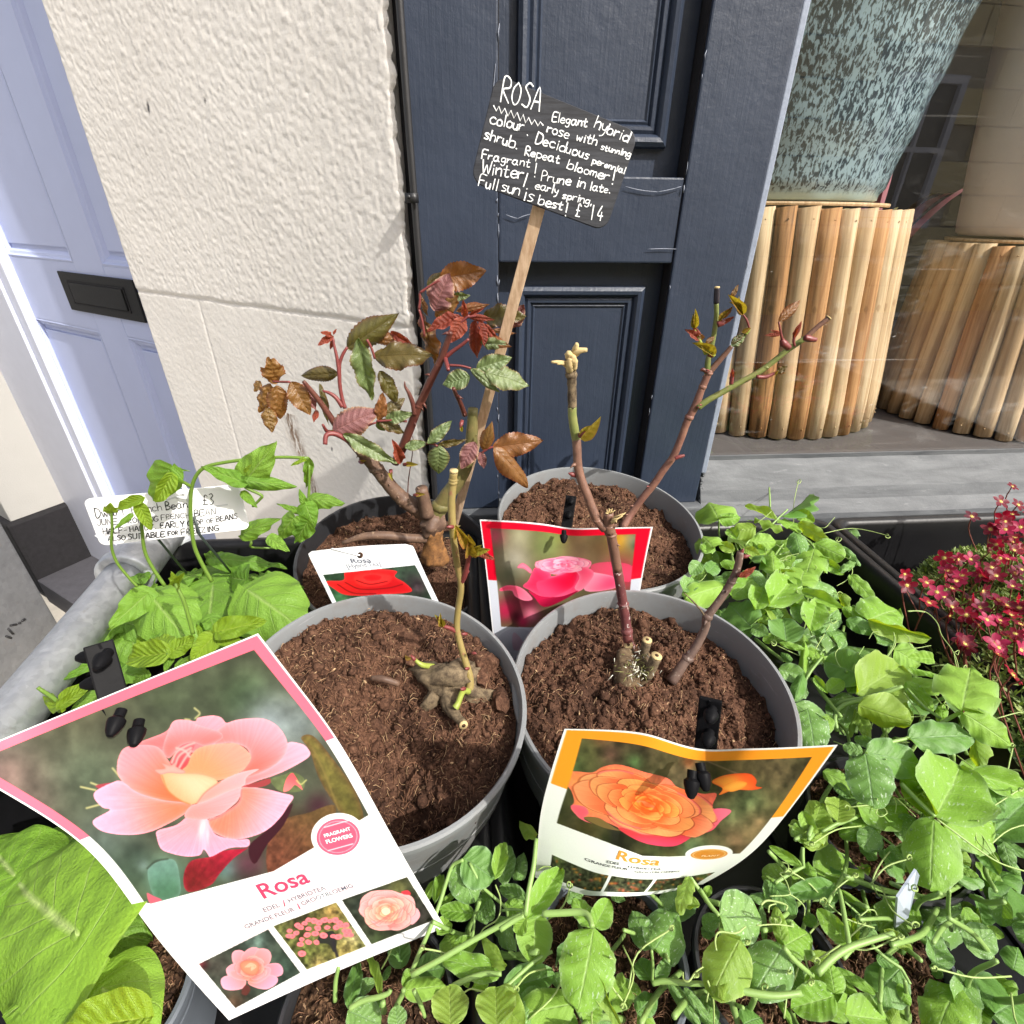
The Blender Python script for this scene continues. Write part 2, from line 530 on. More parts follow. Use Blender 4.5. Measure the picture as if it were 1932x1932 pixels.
# ------------------------------------------------------------------ plaster wall beside the door
def plaster_wall():
    root = thing('plaster_wall', 'cream roughcast plaster wall between the lilac door and the navy shopfront', 'wall', wp(.34, GZ, 0))
    s0, s1 = .012, .680
    z0, z1 = -.62, .62
    ns, nz = 330, 620
    s = np.linspace(s0, s1, ns); z = np.linspace(z0, z1, nz)
    SS, ZZ = np.meshgrid(s, z)
    zj = -.136
    rough = np.where(ZZ > zj, 1.0, .55)
    d = fbm(SS * 95, ZZ * 95, 3, 3) * .0002 * rough + fbm(SS * 190, ZZ * 190, 9, 2) * .0006 * rough + fbm(SS * 9, ZZ * 9, 21, 3) * .0008
    d = d - .0018 * np.exp(-((ZZ - zj - .002 * fbm(SS * 20, ZZ * 0, 4, 2)) / .0028) ** 2)
    sj = szW(392, 640)[0]
    d = d - .0009 * np.exp(-((SS - sj) / .003) ** 2) * (ZZ < zj) * (ZZ > zj - .35)
    d = d - .0015 * (ZZ < zj)
    # ragged right edge by the cable
    edge = .006 * fbm(ZZ * 40, ZZ * 0 + 3, 31, 4) + .004 * fbm(ZZ * 140, ZZ * 0, 33, 2)
    k = np.clip(1 - (SS - s0) / .02, 0, 1)
    SS2 = SS + (edge + .004) * k
    d = d - .004 * k ** 4 - .004 * np.clip(1 - (s1 - SS) / .008, 0, 1) ** 2
    P = np.array(W0)[None, None] + SS2[..., None] * np.array(WD) + d[..., None] * np.array(WN)
    P[..., 2] += ZZ
    st = np.zeros_like(SS); mk = np.zeros_like(SS)
    sa, za = szW(563, 862); sb, zb = szW(592, 925); sc, zc = szW(546, 800)
    tt = np.clip((ZZ - zb) / (zc - zb), 0, 1)
    cs = sb + (sc - sb) * tt
    st = np.exp(-((SS - cs) / (.010 + .006 * tt)) ** 2) * ((ZZ > zb - .02) & (ZZ < zc + .02)) * 1.0
    for (u, v, rs, rz) in ((280, 203, .0028, .0075), (387, 190, .0022, .0025), (625, 848, .002, .004)):
        a, b = szW(u, v)
        mk = np.maximum(mk, np.clip(1.6 - 1.2 * np.hypot((SS - a + (ZZ - b) * .25) / rs, (ZZ - b) / rz), 0, 1))
    np_mesh('plaster_face', P.reshape(-1, 3), grid_faces(nz, ns), PLASTER, root, True, None, {'stain': st.ravel(), 'mark': mk.ravel()})
    m = MB()
    boxW(m, s0 + .012, s1 - .002, GZ, 3.0, -.24, -.012)
    m.build('wall_core', PLASTER, root, smooth=False)
    m = MB()
    boxW(m, s0 + .008, s1, .621, 3.0, -.0119, 0.0); boxW(m, s0 + .008, s1, GZ, -.621, -.0119, 0.0)
    m.build('plaster_band', PLASTER, root, smooth=False)
plaster_wall()

# black cable down the joint with a clip
def cable():
    root = thing('black_cable', 'thin black cable running down the joint between plaster and navy woodwork', 'cable', wp(.004, GZ, .004))
    m = MB()
    pts = [wp(-.002 + .0012 * math.sin(z * 9), z, -.0012) for z in np.linspace(-.75, .95, 40)]
    m.tube(pts, .0042, 8)
    m.build('cable_run', RUBBER, root)
    c = onP(782, 372, W0 + WN * .002, WN)
    m = MB(); m.box(c + WD * -.006 + Vector((0, 0, -.006)), WD * .014, WN * .008, Vector((0, 0, .010)))
    m.tube([c + WN * .004 + WD * .002, c + WN * .010 + WD * .002], .0024, 8)
    m.build('cable_clip', RUBBER, root, bevel=None)
    m = MB(); boxW(m, -.012, .018, GZ, 2.9, -.03, -.012)
    m.build('joint_gap', BLACKPAINT, root, smooth=False)
cable()

# ------------------------------------------------------------------ lilac door in its recess
DOFF = -.095
def szD(u, v, d=0.0): return szW(u, v, DOFF + d)
def lilac_door():
    root = thing('panelled_door', 'pale lilac panelled front door with black letter plate', 'door', wp(1.2, GZ, DOFF))
    sl = szD(176, 1044)[0]                 # left end of the frame at the reveal
    # frame (white) left strip
    sf = szD(300, 1000, -.012)[0]
    a = szD(0, 565, -.012)[0]
    sfr = .5 * (a + szD(250, 950, -.012)[0])    # line where the door leaf starts
    m = MB(); boxW(m, sfr + .003, sl + .05, GZ + .1, 1.2, DOFF - .07, DOFF + .002)
    m.build('door_frame', WHITEPAINT, root, smooth=False, bevel=.003)
    m = MB(); boxW(m, sfr + .045, sl + .05, GZ + .1, 1.2, DOFF + .0025, DOFF + .012)
    m.build('frame_bead', WHITEPAINT, root, smooth=False, bevel=.002)
    # leaf
    s_r = .50
    z0, z1 = GZ + .12, 1.2
    D = DOFF - .022                        # outer face of stiles
    th = .03
    # measured panel lines on the leaf face
    def sd(u, v): return szW(u, v, D)
    pu_l, pu_b = sd(12, 485); pu_r = sd(140, 495)[0]
    pu_l = sd(10, 487)[0]; pu_r = sd(137, 492)[0]
    zub = .5 * (sd(12, 482)[1] + sd(122, 494)[1])
    pl_l, zlt = sd(60, 598)
    pl_r = sd(185, 620)[0]
    q_l = sd(193, 498)[0]                  # next upper panel left edge
    q2_l = sd(236, 630)[0]
    print('door', pu_l, pu_r, zub, pl_l, pl_r, zlt, q_l, q2_l, sfr, sl)
    left = sfr
    mid_l = .5 * (q_l + q2_l); mid_r = .5 * (pu_r + pl_r); lefts = .5 * (pl_l + pu_l)
    zlb = GZ + .3
    m = MB()
    boxW(m, lefts, left - .001, z0, z1, D - th, D)
    m.build('stile', LILAC, root, smooth=False, bevel=.0015)
    m = MB(); boxW(m, mid_l, mid_r, z0, z1, D - th, D); m.build('muntin', LILAC, root, smooth=False, bevel=.0015)
    m = MB(); boxW(m, mid_r + .0005, lefts - .0005, zlt, zub, D - th, D - .0003); boxW(m, s_r, mid_l - .0005, zlt, zub, D - th, D - .0003)
    m.build('lock_rail', LILAC, root, smooth=False, bevel=.0015)
    m = MB(); boxW(m, mid_r + .0005, lefts - .0005, z0, zlb, D - th, D - .0003); boxW(m, s_r, mid_l - .0005, z0, zlb, D - th, D - .0003)
    m.build('bottom_rail', LILAC, root, smooth=False, bevel=.0015)
    for (a, b, c, d) in ((mid_r, lefts, zub, z1), (mid_r, lefts, zlb, zlt), (s_r, mid_l, zub, z1), (s_r, mid_l, zlb, zlt)):
        m = MB(); boxW(m, a + .001, b - .001, c + .001, d - .001, D - .028, D - .014)
        p = m.build('door_panel', LILAC, root, smooth=False)
        m = MB(); boxW(m, a + .028, b - .028, c + .03, d - .03, D - .0138, D - .009)
        m.build('raised_field', LILAC, p, smooth=False, bevel=.003)
        m = MB(); mould(m, lambda s_, z_, d_: wp(s_, z_, D + d_), a, b, c, d, [(0, 0.0), (.004, .001), (.008, -.004), (.014, -.006), (.018, -.011), (.022, -.0139)])
        m.build('panel_moulding', LILAC, p, smooth=True, auto=30)
    # letter plate
    Dl = D + .006
    q = [onP(u, v, W0 + WN * Dl, WN) for u, v in ((103, 507), (255, 528), (271, 611), (139, 587))]
    A = szW(103, 510, Dl); B = szW(253, 530, Dl); Cc = szW(270, 608, Dl); E = szW(138, 586, Dl)
    ls = .5 * (A[0] + E[0]); rs = .5 * (B[0] + Cc[0]); zt = .5 * (A[1] + B[1]); zb = .5 * (Cc[1] + E[1])
    lp = MB(); boxW(lp, rs, ls, zb, zt, D + .0005, Dl)
    lo = lp.build('letter_plate', BLACKIRON, root, smooth=False, bevel=.002)
    w = ls - rs; h = zt - zb
    m = MB(); boxW(m, rs + w * .16, ls - w * .13, zb + h * .24, zt - h * .25, Dl - .001, Dl + .0035)
    m.build('letter_flap', BLACKIRON, lo, smooth=False, bevel=.0015)
    m = MB()
    x0, x1, y0, y1 = rs + w * .135, ls - w * .10, zb + h * .19, zt - h * .20
    for (a, b, c, d) in ((x0, x1, y1 - .004, y1), (x0, x1, y0, y0 + .003), (x0, x0 + .004, y0, y1), (x1 - .004, x1, y0, y1)):
        boxW(m, a, b, c, d, Dl - .001, Dl + .0012)
    m.build('flap_gap', BLACKPAINT, lo, smooth=False)
    c = onP(55, 651, W0 + WN * (D + .01), WN)
    m = MB(); m.ball(c, .016, 12, 8, (.9, .6, 1.5))
    m.build('lock_escutcheon', BLACKIRON, root)
    return sl, sfr

def mould(m, P, s0, s1, z0, z1, prof, tooth=1):
    """mitred frame moulding, prof: list of (inset, depth)"""
    V = []; F = []
    for (i, d) in prof:
        V += [P(s0 + i, z0 + i, d), P(s1 - i, z0 + i, d), P(s1 - i, z1 - i, d), P(s0 + i, z1 - i, d)]
    n = len(prof)
    # separate vertices per side so that mitres stay crisp
    for k in range(4):
        k2 = (k + 1) % 4
        b = []
        VV = []
        for j in range(n): VV += [V[j * 4 + k], V[j * 4 + k2]]
        FF = [(2 * j, 2 * j + 1, 2 * j + 3, 2 * j + 2) for j in range(n - 1)]
        nm = (VV[1] - VV[0]).cross(VV[2] - VV[0])
        m.add(VV, FF)
SLD, SFR = lilac_door()

# pier on the far side of the door with a black plinth
PIERWALL = mat_simple('shade_toned_render', (.40, .39, .37, 1), .9, .06, 10, .5, 260, .2, bdist=.0015)  # cream render darkened in its colour to stand for shade on the pier
def pier():
    root = thing('plaster_pier', 'cream plaster pier left of the lilac door with a black painted plinth', 'wall', wp(SLD + .2, GZ, 0))
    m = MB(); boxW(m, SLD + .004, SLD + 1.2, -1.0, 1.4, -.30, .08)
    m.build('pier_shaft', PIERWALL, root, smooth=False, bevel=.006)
    m = MB(); boxW(m, SLD - .012, SLD + 1.2, GZ + .02, -.962, -.095, .10)
    m.build('pier_plinth', BLACKPAINT, root, smooth=False, bevel=.012)
pier()
m = MB(); boxW(m, .69, SLD - .013, GZ - .05, GZ + .10, -.24, .10)
st = m.build('door_step', STEPSTONE, None, smooth=False, bevel=.004); tag(st, 'dark grey stone step below the lilac door', 'step')
def grey_box():
    # big weathered metal box whose right side stands beside the step
    a = atZ(115, 1185, GZ); b = atZ(60, 1245, GZ)
    root = thing('metal_planter_box', 'tall weathered grey metal box at the left edge beyond the pipe rail', 'planter box', (a.x - .2, a.y - .2, 0))
    along = Vector((b.x - a.x, b.y - a.y, 0)).normalized()
    out = Vector((along.y, -along.x, 0))
    if out.x > 0: out = -out
    m = MB(); m.box(Vector((a.x, a.y, .0)), along * .62, out * .45, Vector((0, 0, .98)))
    m.build('box_side', GREYMETAL, root, smooth=False, bevel=.008)
    m = MB(); m.box(Vector((a.x, a.y, .98)) - along * .012 - out * .012, along * .644, out * .474, Vector((0, 0, .03)))
    m.build('box_rim', GREYMETAL, root, smooth=False, bevel=.006)
    n = -out
    p0 = onP(22, 1190, Vector((a.x, a.y, .4)), n) + n * .0015
    m = MB()
    for (u0, v0, u1, v1) in ((14, 1186, 24, 1196), (18, 1180, 30, 1178), (10, 1200, 20, 1204), (34, 1176, 37, 1175), (40, 1172, 46, 1168)):
        q0 = onP(u0, v0, Vector((a.x, a.y, .4)), n) + n * .0015; q1 = onP(u1, v1, Vector((a.x, a.y, .4)), n) + n * .0015
        m.tube([q0, q1], .0035, 6)
    m.build('pen_mark', RUBBER, root)
grey_box()

# ------------------------------------------------------------------ navy shopfront pier with recessed panels
def shopfront():
    sl = -.2375; x1 = -.1373; sr = .1895
    root = thing('shopfront_pier', 'navy painted panelled wooden pier between plaster wall and shop window', 'shopfront', sp(-.02, GZ, 0))
    zr0, zr1 = -.0552, .0385                   # rail
    x2 = .0855; x2b = .0930
    zb = -.62
    m = MB(); boxW_ = boxS
    boxS(m, sl, x1, -.412, 2.6, -.06, 0); m.build('stile', NAVY, root, smooth=False, bevel=.0022)
    m = MB(); boxS(m, x2b - .003, sr, -.4125, 2.6, -.06, .0004); m.build('stile', NAVY, root, smooth=False, bevel=.0022)
    m = MB(); boxS(m, x1 + .0008, x2b - .0040, zr0, zr1, -.05, -.0025); m.build('rail', NAVY, root, smooth=False, bevel=.0022)
    P = lambda s_, z_, d_: sp(s_, z_, d_)
    for (z0, z1, ins) in ((zb - .3 + .3, zr0, (.024, .030)), (zr1, 1.4, (.022, .030))):
        m = MB(); boxS(m, x1 + .001, x2b - .0042, z0 + .001, z1 - .001, -.056, -.032)
        p = m.build('panel_board', NAVY, root, smooth=False)
        a0, a1, b0, b1 = x1 + ins[0], x2b - .003 - ins[0], z0 + ins[1], z1 - ins[1]
        prof = [(0, -.0318), (.0015, -.0225), (.006, -.0195), (.0105, -.0205), (.013, -.0235), (.0145, -.0285), (.018, -.0265), (.0215, -.0268), (.0235, -.0310), (.0262, -.0295), (.0285, -.0318)]
        m = MB(); mould(m, P, a0, a1, b0, b1, prof)
        m.build('panel_moulding', NAVY, p, smooth=True, auto=25)
    m = MB()
    for (s, z0, z1) in ((x1 + .0004, -.6, 1.2), (x2b - .0036, -.6, 1.2)):
        boxS(m, s - .0007, s + .0007, z0, z1, -.03, -.004)
    m.build('joint_crack', BLACKPAINT, root, smooth=False)
    # old chipped paint ridges
    chip = mat_simple('worn_undercoat', srgb(128, 134, 148), .6, .3, 300)
    m = MB()
    for i in range(26):
        s = random.choice((x1, x1, x1, x2b - .004, sr - .001)) + random.gauss(0, .0012)
        z = random.uniform(-.4, .3); h = random.uniform(.003, .016)
        m.tube([sp(s, z, .0006), sp(s + random.gauss(0, .0008), z + h * .5, .0009), sp(s + random.gauss(0, .0006), z + h, .0006)], [.0002, random.uniform(.0004, .0009), .0002], 5)
    for (u0, v0, u1, v1) in ((1222, 470, 1276, 470), (955, 405, 975, 412), (975, 413, 1000, 404), (1180, 352, 1240, 362), (1240, 362, 1285, 352), (935, 120, 928, 200), (930, 205, 926, 260)):
        a = onS(u0, v0, .0008); b = onS(u1, v1, .0008)
        m.tube(crom([a, (a + b) / 2 + Vector((0, 0, random.gauss(0, .0006))), b], 4), [.0003, .0006, .0003], 5)
    o = m.build('paint_ridges', chip, root); tag(o, kind='stuff')
    # glazing bead at the window side
    bead = mat_simple('worn_grey_bead', srgb(134, 143, 160), .5, .25, 120, .4, 300)
    m = MB(); boxS(m, sr + .0004, sr + .0085, -.36, 2.6, -.045, -.0012); m.build('glazing_bead', bead, root, smooth=False, bevel=.0015)
    # lintel above
    m = MB(); boxS(m, sl, 2.4, 2.6, 3.0, -.35, .02); m.build('fascia', NAVY, root, smooth=False, bevel=.004)
shopfront()
SR = .1895

# ------------------------------------------------------------------ shop window and what stands in it
ZF = -.350                                   # window floor (from camera height)
def shop_window():
    root = thing('shop_window', 'large shop window pane right of the navy pier', 'window', sp(1.1, ZF, -.04))
    t = NT('window_glass')
    ge = t.n('NewGeometry'); dt = t.n('VectorMath'); dt.operation = 'DOT_PRODUCT'
    t.l(ge.outputs['Normal'], dt.inputs[0]); t.l(ge.outputs['Incoming'], dt.inputs[1])
    ca = t.math('ABSOLUTE', dt.outputs['Value'])
    fres = t.math('ADD', .085, t.math('MULTIPLY', t.math('POWER', t.math('SUBTRACT', 1, ca, True), 5), .93))
    gl = t.n('BsdfGlossy'); gl.inputs['Roughness'].default_value = 0.0; gl.inputs['Color'].default_value = (1, 1, 1, 1)
    tp = t.n('BsdfTransparent'); tp.inputs[0].default_value = (.95, .965, .96, 1)
    mx = t.n('MixShader'); t.l(fres, mx.inputs[0]); t.l(tp.outputs[0], mx.inputs[1]); t.l(gl.outputs[0], mx.inputs[2])
    # smears, dried drops and dust on the pane, thickened as painted reflection streaks
    co = t.coord('Object', (9, 9, 30), (0, 0, 0))
    sm = t.ramp(t.noise(1.0, 5, .65, co, .8), [(.56, 0.0), (.72, .20)])
    co2 = t.coord('Object', (45, 45, 150))
    s2 = t.ramp(t.noise(1.0, 3, .6, co2, .3), [(.69, 0.0), (.74, .42)])
    s3 = t.ramp(t.noise(1.0, 2, .5, t.coord('Object', (2.5, 2.5, 210))), [(.70, 0.0), (.76, .35)])
    s2 = t.math('ADD', s2, s3, True)
    tc = t.coord('Object'); sx = t.n('SeparateXYZ'); t.l(tc, sx.inputs[0])
    lo = t.ramp(t.math('ADD', t.math('MULTIPLY', sx.outputs[2], 2.6), .0), [(0, 1.0), (.75, .55), (1, .15)])
    df = t.n('BsdfDiffuse'); df.inputs[0].default_value = (.75, .74, .72, 1)
    m2 = t.n('MixShader'); t.l(t.math('MULTIPLY', t.math('ADD', sm, s2, True), t.math('MULTIPLY', lo, .75)), m2.inputs[0]); t.l(mx.outputs[0], m2.inputs[1]); t.l(df.outputs[0], m2.inputs[2])
    G = t.done(m2.outputs[0])
    m = MB()
    m.add([sp(SR + .004, ZF + .001, -.036), sp(2.4, ZF + .001, -.036), sp(2.4, 2.59, -.036), sp(SR + .004, 2.59, -.036)], [(0, 1, 2, 3)])
    pane = m.build('pane', G, root, smooth=False)
    dark = mat_simple('shop_interior_paint', (.030, .026, .024, 1), .8, .3, 20)
    flo = mat_simple('window_floor_paint', srgb(92, 88, 88), .55, .25, 25, .3, 150)
    m = MB(); boxS(m, .02, 2.4, ZF - .05, ZF - .002, -1.3, -.034); tag(m.build('window_floor', flo, None, smooth=False), kind='structure')
    m = MB(); boxS(m, -.05, 2.6, ZF - .2, 2.6, -1.36, -1.3); boxS(m, -.05, .06, ZF - .2, 2.59, -1.299, -.062); boxS(m, 2.4, 2.6, ZF - .2, 2.59, -1.299, -.037); boxS(m, -.05, 2.6, 2.6, 2.7, -1.36, -.36)
    tag(m.build('interior_wall', dark, None, smooth=False), kind='structure')
    # worn strip where glass meets sill
    m = MB(); boxS(m, SR + .001, 2.4, ZF - .006, ZF + .006, -.034, -.030)
    m.build('putty_line', SLATE, root, smooth=False)
shop_window()

def sill():
    root = thing('window_sill', 'grey slate sill sloping outward below the shop window', 'window sill', sp(.9, ZF - .03, .03))
    a = .0
    m = MB()
    V = []
    s0, s1 = SR + .008, 2.4
    top = [(-.030, ZF - .001), (-.004, ZF - .044), (.004, ZF - .062), (.018, ZF - .082), (.020, ZF - .090), (.020, ZF - .15), (-.030, ZF - .15)]
    n = 60
    for i in range(n + 1):
        s = s0 + (s1 - s0) * i / n
        for (d, z) in top: V.append(sp(s + (0.002 * math.sin(z * 900) if i == 0 else 0), z + random.gauss(0, .0004), d))
    k = len(top); F = []
    for i in range(n):
        for j in range(k):
            a = i * k + j; b = i * k + (j + 1) % k
            F.append((a, a + k, b + k, b))
    F.append(tuple(range(k))); F.append(tuple(reversed(range(n * k, n * k + k))))
    m.add(V, F)
    m.build('sill_slab', SLATE, root, smooth=False)
    m = MB(); boxS(m, -.25, 2.4, GZ, ZF - .1505, -.30, .018)
    m.build('stall_riser', NAVY, root, smooth=False)
    m = MB(); boxS(m, -.25, SR + .0078, -.50, -.4128, -.06, .019)
    m.build('sill_end', SLATE, root, smooth=False, bevel=.003)
    # broken mortar by the pier foot
    m = MB()
    for i in range(12):
        z = -.368 - i * .0040
        m.ball(sp(SR + .010 + random.uniform(-.002, .002), z, -.016 + i * .0014), random.uniform(.002, .004), 7, 5, (1, .8, 1.2))
    m.build('mortar_edge', SLATE, root)
sill()

def bamboo_stand(c, r, h, n, label, marks, cap_r, ct, rt):
    root = thing('bamboo_stand', label, 'plant stand', (c[0], c[1], CAMZ + ZF), 'bamboo drum stands in the shop window')
    rp = math.pi * (r + rt) / 2 / n * 1.02
    mesh_cache = {}
    ringm = MB()
    for i in range(n):
        a = 2 * math.pi * i / n
        lean = 0.0
        b = Vector((c[0] + math.cos(a) * r, c[1] + math.sin(a) * r, CAMZ + ZF))
        kind = marks.get(i, 0)
        key = (kind, i % 3)
        if key not in mesh_cache:
            mb = MB()
            wv = [rp * (1 + .05 * math.sin(5 * t + key[1] * 2)) for t in np.linspace(0, 1, 7)]
            wv[0] *= .9; 
            mb.tube([Vector((0, 0, z)) for z in np.linspace(0, h, 7)], wv, 12)
            # nail heads near the ends
            for zz in (h * .955, h * .05):
                for sx in ((1, 0),):
                    mb.ball((rp * .98, 0, zz), .0014, 6, 4)
            me_o = mb.build('bamboo_pole', (BAMBOO, BAMBOO_BROWN, BAMBOO_BURNT)[kind], None)
            mesh_cache[key] = me_o.data
            bpy.data.objects.remove(me_o)
        M = Matrix.Rotation(a + random.uniform(-.05, .05), 4, 'Z')
        tp = Vector((ct[0] + math.cos(a) * rt, ct[1] + math.sin(a) * rt, CAMZ + ZF + h)); zz = (tp - b).normalized(); xx = Vector((math.cos(a), math.sin(a), 0)); xx = (xx - zz * xx.dot(zz)).normalized(); yy = zz.cross(xx)
        M = Matrix(((xx.x, yy.x, zz.x, 0), (xx.y, yy.y, zz.y, 0), (xx.z, yy.z, zz.z, 0), (0, 0, 0, 1))) @ Matrix.Rotation(random.uniform(-.3, .3), 4, 'Z')
        M.translation = b + Vector((0, 0, random.uniform(-.0004, .003)))
        mesh_obj('bamboo_pole', mesh_cache[key], root, M)
    m = MB()
    ri = rt - rp * .6
    C0 = Vector((ct[0], ct[1], CAMZ + ZF))
    m.lathe(C0, (0, 0, 1), [(0.0, h - .002), (ri, h - .002), (ri, h - .02), (0, h - .02)], 48)
    m.build('drum_board', BAMBOO, root, smooth=False)
    m = MB()
    m.lathe(C0, (0, 0, 1), [(0, h + .0025), (cap_r, h + .0025), (cap_r + .001, h + .0050), (cap_r, h + .0075), (0, h + .0075)], 48)
    m.build('top_ring', BAMBOO, root, smooth=True, auto=40)
ST1 = (.497, 1.137, .250); ST2 = (.954, 1.052, .168); TP1 = (.455, 1.137, .232); TP2 = (.914, 1.052, .130)
def ang_idx(n, c, u, v, z, r):
    # pole index nearest to a measured point on the drum
    best = None
    for i in range(n):
        a = 2 * math.pi * i / n
        p = Vector((c[0] + math.cos(a) * r, c[1] + math.sin(a) * r, CAMZ + z))
        q = ROT.transposed() @ (p - CAMP)
        uu = 966 + FPX * q.x / -q.z; vv = 966 - FPX * q.y / -q.z
        if math.sin(a) > .2: continue
        d = (uu - u) ** 2 + (vv - v) ** 2
        if best is None or d < best[0]: best = (d, i)
    return best[1]
N1 = 46
mk = {}
for (u, v, k) in ((1500, 640, 2), (1572, 640, 1), (1655, 640, 1)):
    mk[ang_idx(N1, ST1, u, v, -.16, ST1[2])] = k
bamboo_stand(ST1, ST1[2], .362, N1, 'taller bamboo pole drum stand under the blue speckled pot, nearest the navy pier', mk, TP1[2] - .02, TP1, TP1[2])
bamboo_stand(ST2, ST2[2], .312, 33, 'shorter bamboo pole drum stand under the plain white pot, at the right edge', {5: 1, 20: 1, 24: 1}, TP2[2] - .012, TP2, TP2[2])

def speckled_pot():
    t = NT('speckled_glaze')
    co = t.coord('Object', (1, 1, .42))
    a = t.noise(260, 3, .55, co, .5)
    b = t.noise(50, 3, .55, co)
    sx = t.n('SeparateXYZ'); t.l(t.coord('Object'), sx.inputs[0])
    hh = t.math('MULTIPLY', sx.outputs[2], .26)
    f = t.math('SUBTRACT', t.math('ADD', t.math('MULTIPLY', a, .8), t.math('MULTIPLY', b, .25)), hh)
    k = t.ramp(f, [(.455, 0.0), (.53, 1.0)])
    c = t.mix(k, srgb(44, 58, 68), t.mix(t.noise(9, 3, .5, co), srgb(122, 146, 156), srgb(156, 176, 182)))
    lip = t.ramp(sx.outputs[2], [(0, 1.0), (.010, 1.0), (.014, 0.0)])
    c = t.mix(lip, c, srgb(158, 180, 180))
    mt = t.done(t.pbsdf(c, .18, t.bump(t.noise(18, 2, .5, co), .15, .002), .5))
    C = Vector((TP1[0], TP1[1], CAMZ + ZF + .362 + .009))
    root = thing('speckled_planter', 'large pale blue planter with dark speckled glaze on the taller bamboo stand', 'planter', C)
    m = MB()
    r0 = .190
    prof = [(0, .004), (r0 - .012, .004), (r0 - .006, .0), (r0, .003), (r0 + .001, .012)]
    for z in np.linspace(.02, .62, 60):
        rr = r0 + .002 + .215 * z - .07 * z * z + .0012 * math.sin(z * 80)
        prof.append((rr, z))
    prof += [(prof[-1][0] - .012, .625), (prof[-1][0] - .02, .5), (.1, .45), (0, .45)]
    m.lathe(C, (0, 0, 1), prof, 96, fn=lambda r, h, a: r + (.0016 * math.sin(a * 16) if h < .012 and r > .1 else 0))
    m.build('glazed_body', mt, root)
speckled_pot()
def white_pot():
    mt = mat_simple('white_pot_glaze', srgb(198, 190, 190), .55, .06, 14, .3, 200, .35)
    C = Vector((TP2[0], TP2[1], CAMZ + ZF + .312 + .0095))
    root = thing('white_planter', 'plain matt white planter on the shorter bamboo stand', 'planter', C)
    m = MB()
    r0 = .106
    prof = [(0, .002), (r0 - .006, .002), (r0, .006)]
    for z in np.linspace(.02, .7, 30): prof.append((r0 + .175 * z - .03 * z * z, z))
    prof += [(prof[-1][0] - .012, .705), (prof[-1][0] - .02, .6), (0, .6)]
    m.lathe(C, (0, 0, 1), prof, 72)
    m.build('planter_body', mt, root)
white_pot()

def strap_plant():
    ma = leaf_mat('purple_strap_leaf', srgb(206, 140, 150), srgb(170, 112, 118), srgb(220, 170, 176), srgb(120, 60, 70), 2, .2, tr=.15)
    mbn = leaf_mat('olive_strap_leaf', srgb(130, 126, 84), srgb(150, 140, 100), srgb(180, 170, 130), srgb(80, 80, 30), 2, .2, tr=.15)
    root = thing('purple_strap_plant', 'dark strap leaved plant with purple and olive blades inside the window', 'plant', (.86, 1.45, CAMZ + ZF + .02))
    pot = MB(); pot.lathe((.86, 1.45, CAMZ + ZF), (0, 0, 1), [(0, 0), (.09, 0), (.11, .16), (.104, .16), (.09, .13), (0, .13)], 32)
    pot.build('planter_body', BLACKPLASTIC, root)
    for i in range(17):
        a = random.uniform(0, 6.28); l = random.uniform(.32, .62); sp_ = random.uniform(.05, .30)
        w = random.uniform(.010, .022)
        base = Vector((.86 + .03 * math.cos(a), 1.45 + .03 * math.sin(a), CAMZ + ZF + .12))
        d = Vector((math.cos(a), math.sin(a), 0)); side = Vector((-math.sin(a), math.cos(a), 0))
        V = []; UV = []; n = 12
        for j in range(n + 1):
            t_ = j / n
            p = base + d * sp_ * t_ ** 1.4 + Vector((0, 0, l * (t_ - .35 * t_ ** 3)))
            ww = w * (1 - t_ ** 3) + .0005
            for q in (-1, 0, 1):
                V.append(p + side * ww * q - d * .004 * (q == 0)); UV.append((.5 + .5 * q, t_))
        F = [(j * 3 + k, j * 3 + k + 1, j * 3 + k + 4, j * 3 + k + 3) for j in range(n) for k in range(2)]
        m = MB(); m.add(V, F, UV); m.build('leaf', (ma, ma, mbn)[i % 3], root)
strap_plant()

